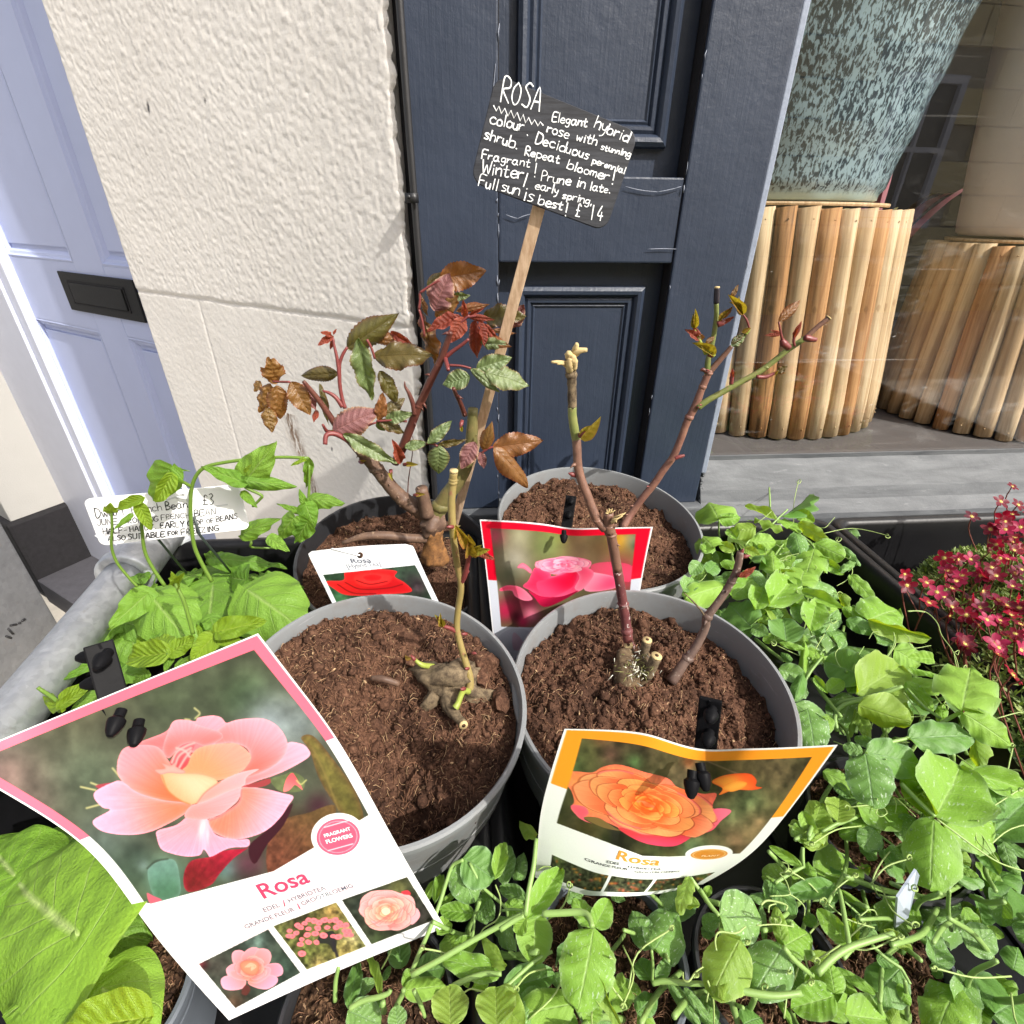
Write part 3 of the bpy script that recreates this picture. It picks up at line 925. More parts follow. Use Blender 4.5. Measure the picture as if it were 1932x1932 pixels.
# house on the far side of the street (behind the photographer), seen only mirrored in the pane
def far_house():
    stone = NT('yellow_stone'); co = stone.coord('Object')
    c = stone.mix(stone.noise(2.2, 4, .6, co), srgb(238, 222, 168), srgb(214, 194, 140))
    ST = stone.done(stone.pbsdf(c, .85, None, .2))
    Y = -6.0
    root = thing('opposite_house', 'yellow stone house with white sash windows across the street, mirrored in the shop window', 'house', (3, Y - .3, 0))
    m = MB(); m.box((-9, Y - .6, 0), (30, 0, 0), (0, .55, 0), (0, 0, 5.2)); m.build('wall_core', mat_simple('mortar_dark', (.42, .37, .26, 1), .9), root, smooth=False)
    cache = {}
    wins = [(2.7, 1.3, 1.0, 1.6), (6.2, 1.3, 1.0, 1.6), (9.7, 1.3, 1.0, 1.6)]
    for r in range(13):
        z = r * .40; x = -9 - (r % 2) * .45
        while x < 21:
            w = .9
            if not any(x + w > a and x < a + ww and z + .39 > b and z < b + hh for (a, b, ww, hh) in wins) and 1 < x < 15:
                if 'b' not in cache:
                    mb = MB(); mb.box((0, 0, 0), (w - .02, 0, 0), (0, .07, 0), (0, 0, .38)); ob = mb.build('stone_block', ST, None, smooth=False); cache['b'] = ob.data; bpy.data.objects.remove(ob)
                M = Matrix.Translation((x, Y - .05 + random.uniform(-.006, .006), z)); mesh_obj('stone_block', cache['b'], root, M)
            x += w
    wh = WHITEPAINT
    pg = mat_simple('dark_far_glass', (.03, .035, .03, 1), .08)
    for (a, b, w, h) in wins:
        m = MB()
        for (x0, x1, z0, z1) in ((0, .09, 0, h), (w - .09, w, 0, h), (.09, w - .09, 0, .09), (.09, w - .09, h - .09, h), (.09, w - .09, h * .5 - .03, h * .5 + .03), (w * .5 - .02, w * .5 + .02, .09, h * .5 - .03), (w * .5 - .02, w * .5 + .02, h * .5 + .03, h - .09)):
            m.box((a + x0, Y - .02, b + z0), (x1 - x0, 0, 0), (0, .06, 0), (0, 0, z1 - z0))
        f = m.build('window', wh, root, smooth=False)
        m = MB(); m.box((a + .05, Y - .048, b + .05), (w - .1, 0, 0), (0, .02, 0), (0, 0, h - .1)); m.build('pane', pg, f, smooth=False)
        m = MB(); m.box((a - .08, Y - .03, b - .13), (w + .16, 0, 0), (0, .16, 0), (0, 0, .12)); m.build('sill', wh, f, smooth=False)
far_house()

# ------------------------------------------------------------------ the market bench: pipe rail, bench top, black trays
TR = -.405                                   # tray rim level
TF = -.520                                   # tray floor
def bench():
    root = thing('market_bench', 'market bench with galvanised pipe rail at its left side and black top', 'bench', (0, .35, 0))
    a = atZ(292, 1016, -.375); b = atZ(0, 1385, -.375)
    d = (b - a).normalized()
    m = MB(); m.tube([a + d * .01, a + d * .9], .0215, 24)
    m.build('pipe_rail', GALV, root)
    # clamp fitting at the corner
    m = MB()
    L = a + d * .085
    prof = [(.0218, 0), (.0290, .0), (.0310, .003), (.0310, .015), (.0282, .019), (.0278, .13), (.0222, .13)]
    m.lathe(L, -d, prof, 28)
    m.tube([a - d * .055 + Vector((0, 0, .0)), a - d * .055 + Vector((0, 0, -.09))], .0275, 20)
    m.ball(a - d * .05, .031, 16, 10)
    m.build('pipe_clamp', GALV, root)
    m = MB(); m.tube([a - d * .055, a - d * .055 + Vector((0, 0, -CAMZ + .375))], .0214, 20); m.build('leg', GALV, root)
    e = a + d * .85
    m = MB(); m.tube([e, Vector((e.x, e.y, 0))], .0214, 20); m.build('leg', GALV, root)
    for x in (.95,):
        for y in (.66, -.10):
            m = MB(); m.tube([Vector((x, y, .02)), Vector((x, y, CAMZ + TF - .03))], .0214, 20); m.build('leg', GALV, root)
    m = MB(); m.tube([a - d * .05 + Vector((0, 0, -.20)), a - d * .05 + SD * 1.35 + Vector((0, 0, -.20))], .0214, 20); m.build('cross_rail', GALV, root)
    m = MB(); m.box((-.40, -.14, CAMZ + TF - .045), SD * 1.4, Vector((0, .80, 0)), (0, 0, .035))
    m.build('bench_top', BLACKPLASTIC, root, smooth=False, bevel=.004)
bench()

T0 = atZ(1560, 978, TR)                      # back corner between middle and right tray
TYv = Vector((-SD.y, SD.x, 0))
def tray(name, x0, x1, y0, y1, label, skew=(0, 0)):
    """x along the shopfront, y away from the viewer, measured from T0"""
    O = Vector((T0.x, T0.y, CAMZ))
    def P(x, y, z):
        k = (y - y1) / (y0 - y1)
        x = x + (skew[0] if x < .5 * (x0 + x1) else skew[1]) * k
        return O + SD * x + TYv * y + Vector((0, 0, z))
    root = thing('plant_tray', label, 'tray', P((x0 + x1) / 2, (y0 + y1) / 2, TF), 'black trays on the bench')
    def ring(ins, z, rr):
        out = []
        X0, X1, Y0, Y1 = x0 + ins, x1 - ins, y0 + ins, y1 - ins
        rr = max(.003, rr)
        for (cx, cy, a0) in ((X1 - rr, Y1 - rr, 0), (X0 + rr, Y1 - rr, 90), (X0 + rr, Y0 + rr, 180), (X1 - rr, Y0 + rr, 270)):
            for k in range(7):
                a = rad(a0 + 15 * k)
                out.append(P(cx + rr * math.cos(a), cy + rr * math.sin(a), z))
        return out
    prof = [(.006, TF - .004, .02), (.001, TR - .03, .022), (-.004, TR - .012, .024), (-.004, TR - .004, .024), (-.001, TR - .0005, .023), (.006, TR, .020), (.010, TR - .002, .018), (.013, TR - .008, .016), (.016, TR - .03, .016), (.024, TF + .012, .014), (.032, TF + .002, .012)]
    V = []
    for (i, z, r) in prof: V += ring(i, z, r)
    n = 28; F = []
    for j in range(len(prof) - 1):
        for k in range(n):
            a = j * n + k; b = j * n + (k + 1) % n
            F.append((a, b, b + n, a + n))
    F.append(tuple((len(prof) - 1) * n + k for k in range(n)))
    m = MB(); m.add(V, F)
    m.build('tray_shell', BLACKPLASTIC, root, smooth=True, auto=50)
    # ribs on the floor
    m = MB()
    for k in range(1, 6):
        x = x0 + .03 + (x1 - x0 - .06) * k / 6
        m.box(P(x, y0 + .05, TF + .0015), SD * .006, TYv * (y1 - y0 - .10), Vector((0, 0, .006)))
    m.build('floor_rib', BLACKPLASTIC, root, smooth=False, bevel=.0015)
    return P
print('T0', T0)
tray('left', -.98, -.545, -.73, .0, 'left black plant tray holding the bean plants and two of the rose pots', (.03, 0))
tray('mid', -.540, -.005, -.73, .0, 'middle black plant tray holding pots with the orange and crimson rose cards and peas')
tray('right', .003, .62, -.73, .0, 'right black plant tray holding the red saxifrage')

# ------------------------------------------------------------------ pots and compost
def mat_pot(name, col):
    t = NT(name); co = t.coord()
    d = t.ramp(t.noise(16, 6, .7, co), [(.50, 0.0), (.72, .38)])
    sp_ = t.ramp(t.noise(330, 2, .5, co), [(.66, 0.0), (.70, .7)])
    c = t.mix(t.noise(30, 3, .5, co), tuple(x * .92 for x in col[:3]) + (1,), tuple(x * 1.06 for x in col[:3]) + (1,))
    c = t.mix(t.math('MAXIMUM', d, t.math('MULTIPLY', sp_, d)), c, srgb(104, 84, 68))
    sc_ = t.ramp(t.noise(1.0, 3, .6, t.coord('Object', (40, 40, 300))), [(.66, 0.0), (.70, .25)])
    c = t.mix(sc_, c, srgb(176, 178, 180))
    return t.done(t.pbsdf(c, .48, t.bump(t.noise(220, 3, .6, co), .2, .0004), .4))
GREYPOT = mat_pot('grey_pot_plastic', srgb(122, 125, 127))
DARKPOT = mat_simple('dark_pot_plastic', srgb(40, 41, 44), .38, .2, 60, .2, 220, .5, bdist=.0004)
SLATEPOT = mat_simple('slate_pot_plastic', srgb(92, 98, 106), .4, .12, 60, .2, 220, .5, bdist=.0004)
def mat_soil(name, a, b, c):
    t = NT(name); co = t.coord('Object')
    at_ = t.n('ObjectInfo')
    f = t.noise(95, 5, .7, co); f2 = t.noise(420, 3, .65, co)
    k = t.math('ADD', t.math('MULTIPLY', f, .5), t.math('MULTIPLY', f2, .5))
    col = t.ramp(k, [(.33, a), (.5, b), (.68, c)])
    dp = t.ramp(t.noise(17, 3, .6, co), [(.40, .0), (.62, .55)])
    col = t.mix(dp, col, a)
    pl = t.ramp(t.noise(230, 2, .5, co), [(.70, 0.0), (.73, .6)])
    col = t.mix(pl, col, srgb(170, 140, 110))
    return t.done(t.pbsdf(col, .95, t.bump(t.math('ADD', f2, f), .9, .0016), .12))
SOIL = mat_soil('compost', srgb(42, 30, 25), srgb(84, 59, 46), srgb(124, 92, 73))
SOILDARK = mat_soil('dark_compost', srgb(30, 22, 18), srgb(66, 48, 36), srgb(120, 92, 68))
FIBRE = mat_simple('coir_fibre', srgb(128, 92, 68), .9, .4, 60)
FIBREPALE = mat_simple('pale_fibre', srgb(168, 138, 104), .9, .3, 60)

def pot_shell(parent, C, n, r, h, mat, band=.048, taper=.80, lip=.0025, name='pot'):
    m = MB()
    prof = [(r - .0028, -.075), (r - .0026, -.05), (r - .0024, -.003), (r - .0012, .0), (r + lip * .4, .0), (r + lip, -.0015), (r + lip, -.006), (r + .0004, -.008)]
    prof += [(r - .004, -band), (r - .0022, -band - .001), (r - .0022, -band - .0035), (r - .009, -band - .0045)]
    prof += [(r * (taper + .02), -h + .004), (r * taper, -h), (0, -h)]
    m.lathe(C, n, prof, 96)
    return m.build(name, mat, parent, smooth=True, auto=35)

BASECLOD = None
def clod_shape(seed, k=1):
    bm = bmesh.new(); bmesh.ops.create_icosphere(bm, subdivisions=k, radius=1)
    V = np.array([v.co[:] for v in bm.verts]); F = np.array([[v.index for v in f.verts] for f in bm.faces])
    bm.free()
    r = np.random.default_rng(seed)
    V = V * (1 + .45 * (r.random((len(V), 1)) - .5)) * (0.6 + .7 * r.random(3))
    return V, F
CLODS = [clod_shape(i) for i in range(8)] + [clod_shape(20 + i, 2) for i in range(6)]
def rand_rot(r, n):
    q = r.normal(size=(n, 4)); q /= np.linalg.norm(q, axis=1)[:, None]
    w, x, y, z = q.T
    return np.stack([1 - 2 * (y * y + z * z), 2 * (x * y - z * w), 2 * (x * z + y * w), 2 * (x * y + z * w), 1 - 2 * (x * x + z * z), 2 * (y * z - x * w), 2 * (x * z - y * w), 2 * (y * z + x * w), 1 - 2 * (x * x + y * y)], -1).reshape(n, 3, 3)

def soil_bed(parent, C, n, r, hf, seed, ncl=4200, nfib=1500, mat=None, clod=1.0, lumps=None, cl_lo=.0007, cl_hi=.0024, mats=None):
    """compost surface: hf(x, y) height along n from C; crumbs and fibres lie on it"""
    mat = mat or SOIL
    n = Vector(n).normalized(); C = Vector(C)
    x = Vector((1, 0, 0)); x = (x - n * x.dot(n)).normalized(); y = n.cross(x)
    X, Y, Nn, Cc = (np.array(q) for q in (x, y, n, C))
    nr, na = 90, 240
    rr = (np.linspace(0.0, 1, nr) ** .7) * r; aa = np.linspace(0, 2 * math.pi, na, endpoint=False)
    Rg, Ag = np.meshgrid(rr, aa, indexing='ij')
    px, py = Rg * np.cos(Ag), Rg * np.sin(Ag)
    def H(px, py):
        f = fbm(px * 26 + 5, py * 26 + 5, seed, 3) * .0075 * clod
        c = np.abs(fbm(px * 48 + 9, py * 48 + 2, seed + 40, 3))
        f = f + (.25 - c) * .009 * clod
        f = f + fbm(px * 160, py * 160, seed + 80, 3) * .0042
        return hf(px, py) + f
    h = H(px, py)
    P = Cc + px[..., None] * X + py[..., None] * Y + h[..., None] * Nn
    s = np_mesh('compost', P.reshape(-1, 3), grid_faces(nr, na, True)[:, ::-1] if False else grid_faces(nr, na, True), mat, parent)
    R = np.random.default_rng(seed)
    # crumbs
    q = r * .985 * np.sqrt(R.random(ncl)); a = R.random(ncl) * 2 * math.pi
    cx, cy = q * np.cos(a), q * np.sin(a)
    size = cl_lo + (cl_hi - cl_lo) * R.random(ncl) ** 2.2
    big = R.random(ncl) < .03 * clod
    size = np.where(big, size + R.random(ncl) * .0035, size)
    ch = H(cx, cy)
    VV = []; FF = []; b = 0
    rot = rand_rot(R, ncl)
    kind = R.integers(0, 8, ncl); kind = np.where(big, 8 + R.integers(0, 6, ncl), kind)
    for k in range(len(CLODS)):
        sel = np.where(kind == k)[0]
        if not len(sel): continue
        V, F = CLODS[k]
        W = np.einsum('nij,vj->nvi', rot[sel], V) * size[sel][:, None, None]
        W += (Cc + cx[sel, None] * X + cy[sel, None] * Y + (ch[sel] + size[sel] * .25)[:, None] * Nn)[:, None, :]
        FF.append((F[None] + (b + np.arange(len(sel)) * len(V))[:, None, None]).reshape(-1, 3)); VV.append(W.reshape(-1, 3)); b += len(sel) * len(V)
    if VV:
        o = np_mesh('compost_crumbs', np.concatenate(VV), np.concatenate(FF), mat, parent); o['kind'] = 'stuff'
    # flat bark chips, some pale
    for (nm, mt, cnt) in (('bark_chips', SOILDARK, int(ncl * .035)), ('pale_chips', FIBREPALE, int(ncl * .008))):
        q = r * .97 * np.sqrt(R.random(cnt)); a = R.random(cnt) * 2 * math.pi; cx, cy = q * np.cos(a), q * np.sin(a); ch = H(cx, cy)
        V, F = CLODS[2]; sc = (.0012 + .0038 * R.random(cnt) ** 2)[:, None] * np.array([[1.0, .38, .16]])
        W = np.einsum('nij,nvj->nvi', rand_rot(R, cnt), V[None] * sc[:, None, :]) + (Cc + cx[:, None] * X + cy[:, None] * Y + (ch + .001)[:, None] * Nn)[:, None, :]
        o = np_mesh(nm, W.reshape(-1, 3), (F[None] + (np.arange(cnt) * len(V))[:, None, None]).reshape(-1, 3), mt, parent, False); o['kind'] = 'stuff'
    # fibres: bent three sided slivers
    for (nm, mt, cnt, w) in (('compost_fibres', FIBRE, nfib, .00022), ('pale_fibres', FIBREPALE, int(nfib * .22), .00026)):
        if cnt < 1: continue
        q = r * .98 * np.sqrt(R.random(cnt)); a = R.random(cnt) * 2 * math.pi
        cx, cy = q * np.cos(a), q * np.sin(a)
        L = .002 + .010 * R.random(cnt) ** 2.5; th = R.random(cnt) * 2 * math.pi; cur = R.normal(size=cnt) * 1.3
        S = 5; VV = np.zeros((cnt, S, 3, 3))
        x0, y0 = cx.copy(), cy.copy(); ang = th.copy()
        lift = R.random(cnt) * .0035
        for k in range(S):
            hh = H(x0, y0) + .0005 + lift * np.sin(math.pi * k / (S - 1)) + R.random(cnt) * .0006
            p = Cc + x0[:, None] * X + y0[:, None] * Y + hh[:, None] * Nn
            d = -np.sin(ang)[:, None] * X + np.cos(ang)[:, None] * Y
            ww = w * (1 if 0 < k < S - 1 else .4)
            VV[:, k, 0] = p + d * ww; VV[:, k, 1] = p - d * ww; VV[:, k, 2] = p + Nn * ww * 1.6
            x0 = x0 + np.cos(ang) * L / (S - 1); y0 = y0 + np.sin(ang) * L / (S - 1); ang = ang + cur / (S - 1)
        base = (np.arange(cnt) * S * 3)[:, None, None]
        f = []
        for k in range(S - 1):
            for j in range(3):
                f.append([k * 3 + j, k * 3 + (j + 1) % 3, k * 3 + 3 + (j + 1) % 3, k * 3 + 3 + j])
        FFb = (np.array(f)[None] + base).reshape(-1, 4)
        rr_ = np.hypot(VV[..., 0] - Cc[0], VV[..., 1] - Cc[1])
        o = np_mesh(nm, VV.reshape(-1, 3), FFb, mt, parent); o['kind'] = 'stuff'
    def on(px_, py_):
        hh = float(H(np.array([px_]), np.array([py_]))[0])
        return C + x * px_ + y * py_ + n * hh
    return on
def soil_at(C, n, u, v, dz=-.02):
    """point of the compost plane under a sight line"""
    return onP(u, v, Vector(C) + Vector(n).normalized() * dz, Vector(n).normalized())

def nrm(a, b): return Vector((b, -a, 1)).normalized()
POTS = {
    'FL': (Vector((-.0988, .2766, CAMZ - .328)), nrm(.0717, .1316), .1116),
    'FR': (Vector((.1210, .3089, CAMZ - .350)), nrm(.0924, -.0069), .1164),
    'BR': (Vector((.1148, .5781, CAMZ - .345)), nrm(.0987, .0742), .1310),
    'BL': (Vector((-.1488, .5542, CAMZ - .3893)), nrm(.17, .10), .124),
}

# ------------------------------------------------------------------ leaves
def leaf_mesh(name, prof, mat, nx=5, ny=18, fold=.12, bend=.10, wave=.02, ser=0.0, teeth=10, cord=0.0, curl=0.0, crink=.0, seed=0, tipdrop=0.0, sidecurl=0.0):
    r = random.Random(seed)
    V = []; UV = []
    ph = r.uniform(0, 6.28); fq = r.uniform(1.5, 3)
    for j in range(ny + 1):
        t = j / ny
        w = prof(t)
        for i in range(-nx, nx + 1):
            a = i / nx
            x = a * w
            y = t - cord * abs(a) ** 1.6 * (1 - t) ** 3
            if ser and abs(i) == nx:
                s = (t * teeth) % 1.0
                x *= 1 + ser * (s - .5) * (1 if t > .08 else 0) * (1 - t * .4)
            z = fold * abs(x) * 1.6 - bend * t * t - tipdrop * max(0, t - .6) ** 2 * 4
            z += wave * math.sin(ph + fq * 6.28 * t + (1.5 if a > 0 else 0)) * abs(a) ** 2
            z -= sidecurl * a * a * w
            z += crink * (math.sin(t * 40 + a * 3 + ph) * .5 + math.sin(a * 9 + t * 13)) * (1 - abs(a) * .4) * min(1, 4 * w)
            x += curl * t * t * .5
            V.append((x, y, z)); UV.append((.5 + .5 * a, t))
    n = 2 * nx + 1
    F = [(j * n + k, j * n + k + 1, (j + 1) * n + k + 1, (j + 1) * n + k) for j in range(ny) for k in range(n - 1)]
    me = bpy.data.meshes.new(name)
    me.from_pydata(V, [], F)
    l = me.uv_layers.new(name='uv')
    idx = np.zeros(len(me.loops), dtype=np.int32); me.loops.foreach_get('vertex_index', idx)
    l.data.foreach_set('uv', np.asarray(UV, dtype=np.float32)[idx].ravel())
    me.polygons.foreach_set('use_smooth', [True] * len(me.polygons))
    me.materials.append(mat)
    return me
P_PEA = lambda t: .5 * max(0.0, math.sin(math.pi * min(1, max(0, t)) ** .82)) ** .62
P_PEAN = lambda t: .5 * max(0.0, math.sin(math.pi * t ** .9)) ** .8
P_ROSE = lambda t: .5 * max(0.0, math.sin(math.pi * t ** .80)) ** .85 * (1 - .10 * t)
P_BEAN = lambda t: .5 * (max(0.0, math.sin(math.pi * t ** .55)) ** .75) * (1 - .22 * t)
P_STIP = lambda t: .5 * max(0.0, math.sin(math.pi * t ** .6)) ** .6

def leaf_on(parent, me, base, tip, wr, roll=0.0, face=None, name='leaf', up=.0):
    """lay a leaf from base to tip; face: direction the blade should look at"""
    base = Vector(base); tip = Vector(tip)
    Y = tip - base; L = Y.length
    if L < 1e-6: return
    Y.normalize()
    f = (CAMP - (base + tip) / 2).normalized() if face is None else Vector(face).normalized()
    f = (f + Vector((0, 0, up))).normalized()
    Z = (f - Y * f.dot(Y))
    if Z.length < 1e-4: Z = Vector((0, 0, 1)) - Y * Y.z
    Z.normalize()
    Z = Matrix.Rotation(rad(roll), 3, Y) @ Z
    X = Y.cross(Z)
    M = Matrix(((X.x * L * wr, Y.x * L, Z.x * L, base.x), (X.y * L * wr, Y.y * L, Z.y * L, base.y), (X.z * L * wr, Y.z * L, Z.z * L, base.z), (0, 0, 0, 1)))
    return mesh_obj(name, me, parent, M)

def zoom(ox, oy, sc):
    """coordinates read off an enlargement of the photograph -> picture coordinates"""
    return lambda x, y: (.9434 * (ox + x / sc), .9434 * (oy + y / sc))
Z4 = zoom(480, 480, 3.116)
Z6 = zoom(1100, 560, 2.76)
Z5 = zoom(560, 1000, 2.611)
ZA = zoom(1350, 980, 3.864)
ZB = zoom(1600, 1300, 4.29)
ZC = zoom(1000, 1640, 4.6)
ZD = zoom(1400, 1640, 4.6)
ZE = zoom(600, 1640, 3.864)
ZL = zoom(0, 950, 4.6)
ZN = zoom(0, 900, 2.927)
ZG = zoom(0, 1560, 3.96)
ZS = zoom(1600, 920, 4.3125)

# ------------------------------------------------------------------ rose wood and foliage
def bark(name, a, b, c, sc=60, rough=.55):
    t = NT(name); co = t.coord('Object')
    f = t.noise(sc, 4, .65, co); g = t.noise(sc * 5, 3, .6, co)
    col = t.mix(t.ramp(f, [(.35, 0.0), (.65, 1.0)]), a, b)
    col = t.mix(t.ramp(g, [(.60, 0.0), (.70, .7)]), col, c)
    return t.done(t.pbsdf(col, rough, t.bump(g, .5, .0008), .4))
WOOD_DARK = bark('rose_wood', srgb(86, 66, 56), srgb(112, 88, 72), srgb(150, 128, 104))
WOOD_TAN = bark('rose_crown_wood', srgb(96, 66, 40), srgb(146, 102, 58), srgb(46, 34, 26), 150, .85)
CANE_RED = bark('rose_red_cane', srgb(80, 40, 36), srgb(96, 56, 46), srgb(120, 80, 66), 30, .4)
CANE_BROWN = bark('rose_brown_cane', srgb(104, 76, 64), srgb(126, 92, 76), srgb(80, 60, 54), 60, .45)
CANE_GREEN = bark('rose_green_cane', srgb(104, 116, 62), srgb(128, 130, 76), srgb(140, 104, 80), 40, .4)
CANE_GREY = bark('rose_grey_wood', srgb(70, 58, 44), srgb(124, 108, 84), srgb(44, 36, 30), 190, .9)
CANE_SCALY = bark('rose_scaly_cane', srgb(92, 48, 50), srgb(110, 62, 60), srgb(226, 220, 214), 45, .6)
CUTWOOD = mat_simple('cut_wood', srgb(190, 168, 120), .85, .35, 260)
TIPBLACK = mat_simple('black_wax_tip', srgb(34, 30, 38), .4, .2, 200)
SHOOT = mat_simple('pink_shoot', srgb(116, 54, 52), .45, .25, 200)
SHOOTG = mat_simple('lime_shoot', srgb(140, 152, 66), .45, .2, 200)

L_BRONZE = leaf_mat('bronze_leaf', srgb(118, 100, 54), srgb(136, 86, 54), srgb(150, 104, 74), srgb(196, 120, 40), 7, 1.3, tr=.30, rough=.26, edge=srgb(120, 60, 44), spec=.6, bumpd=.0010, vstr=.20)
L_DARKB = leaf_mat('dark_bronze_leaf', srgb(80, 82, 42), srgb(100, 82, 46), srgb(120, 96, 64), srgb(140, 120, 30), 7, 1.3, tr=.22, rough=.24, edge=srgb(104, 48, 44), spec=.6, bumpd=.0010, vstr=.18)
L_GREENR = leaf_mat('green_rose_leaf', srgb(96, 118, 74), srgb(120, 134, 88), srgb(176, 186, 140), srgb(140, 160, 50), 8, 1.2, tr=.25, rough=.24, edge=srgb(130, 90, 70), spec=.65, bumpd=.0012, vstr=.22)
L_PINKB = leaf_mat('pink_backed_leaf', srgb(136, 92, 92), srgb(122, 84, 84), srgb(190, 140, 128), srgb(170, 80, 50), 8, 1.2, tr=.25, rough=.45, edge=srgb(190, 160, 120), bumpd=.0014, vstr=.28)
L_RED = leaf_mat('red_young_leaf', srgb(146, 74, 54), srgb(118, 52, 46), srgb(176, 104, 84), srgb(190, 84, 40), 8, 1.2, tr=.36, rough=.32, edge=srgb(206, 110, 90), bumpd=.0016, vstr=.3)
L_SPROUT = leaf_mat('rose_sprout_leaf', srgb(160, 164, 62), srgb(150, 96, 50), srgb(180, 170, 90), srgb(190, 170, 40), 5, 1.0, tr=.35, rough=.35, edge=srgb(150, 60, 50))
def rose_set(mat, nm, n=3, **kw):
    return [leaf_mesh(nm, P_ROSE, mat, 5, 44, ser=.16, teeth=15, seed=i * 7 + 1, **{**dict(fold=.20, bend=.14 + .12 * i, wave=.05, crink=.004, sidecurl=.15 + .2 * i), **kw}) for i in range(n)]
RL = {'b': rose_set(L_BRONZE, 'leaf'), 'd': rose_set(L_DARKB, 'leaf'), 'g': rose_set(L_GREENR, 'leaf', crink=.008), 'p': rose_set(L_PINKB, 'leaf'), 'r': rose_set(L_RED, 'leaf', fold=.3), 's': [leaf_mesh('leaf', P_PEAN, L_SPROUT, 3, 10, fold=.5, bend=.2, seed=i) for i in range(3)], 'c': rose_set(L_BRONZE, 'leaf', crink=.02, wave=.09, sidecurl=.5)}

def px_path(zf, pts, y0, y1):
    n = len(pts)
    return [atY(*zf(*p), y0 + (y1 - y0) * i / max(1, n - 1)) for i, p in enumerate(pts)]
def stem(parent, pts, radii, mat, name='stem', sides=10, wob=.06, n=5, thorns=0, knobs=0):
    P = crom(pts, n)
    m = MB(); m.tube(P, radii, sides, wob=wob)
    for i in range(thorns):
        k = random.randrange(1, len(P) - 1)
        r = float(np.interp(k / (len(P) - 1), np.linspace(0, 1, len(radii)), radii)) if not isinstance(radii, (int, float)) else radii
        d = (P[k + 1] - P[k - 1]).normalized()
        a = Vector((random.gauss(0, 1), -abs(random.gauss(0, .6)), random.gauss(0, 1))); a = (a - d * a.dot(d)).normalized()
        q = P[k] + a * r * .7
        s = random.uniform(.7, 1.3)
        m.tube([q - d * .0, q + a * .0022 * s - d * .0004, q + a * .0050 * s - d * .0018 * s], [.0017 * s, .0010 * s, .0001], 6)
    for i in range(knobs):
        k = random.randrange(1, len(P) - 1)
        r = float(np.interp(k / (len(P) - 1), np.linspace(0, 1, len(radii)), radii))
        m.ball(P[k], r * random.uniform(1.1, 1.35), 8, 6, (1, 1, random.uniform(.5, .9)))
    return m.build(name, mat, parent)
def gnarl(parent, pts, radii, mat, name='crown', amp=.35, k=1.6, seed=0, squash=1.0):
    P = crom(pts, 8); n = len(P); rr = np.interp(np.linspace(0, 1, n), np.linspace(0, 1, len(radii)), radii)
    m = MB(); m.tube(P, list(rr), 22)
    V = np.array(m.v); a = np.tile(np.arange(22) * 2 * math.pi / 22, n); i = np.repeat(np.arange(n), 22)
    L = np.repeat(np.cumsum([0] + [(P[j + 1] - P[j]).length for j in range(n - 1)]) / max(radii), 22)
    d = amp * fbm(np.cos(a) * k + 20 + L * .5, np.sin(a) * k + 30 + L * .9, seed, 4) + amp * .5 * fbm(a * 2.2 + 9, L * .35 + 5, seed + 7, 3)
    c = np.array([P[j] for j in i]); V = c + (V - c) * (1 + d)[:, None]
    m.v = [tuple(q) for q in V]
    return m.build(name, mat, parent)
def bud(parent, p, d, s=.006, mats=(SHOOT, SHOOTG), leafs=2):
    d = Vector(d).normalized()
    m = MB(); m.tube([p, p + d * s * .5, p + d * s], [s * .22, s * .26, s * .06], 8)
    m.build('bud', mats[0], parent)
    for i in range(leafs):
        a = Vector((random.gauss(0, .6), random.gauss(0, .6), random.gauss(0, .6)))
        leaf_on(parent, random.choice(RL['s']), p + d * s * .5, p + d * s * .5 + (d + a * .8).normalized() * s * random.uniform(.9, 1.7), .4, random.uniform(-40, 40))

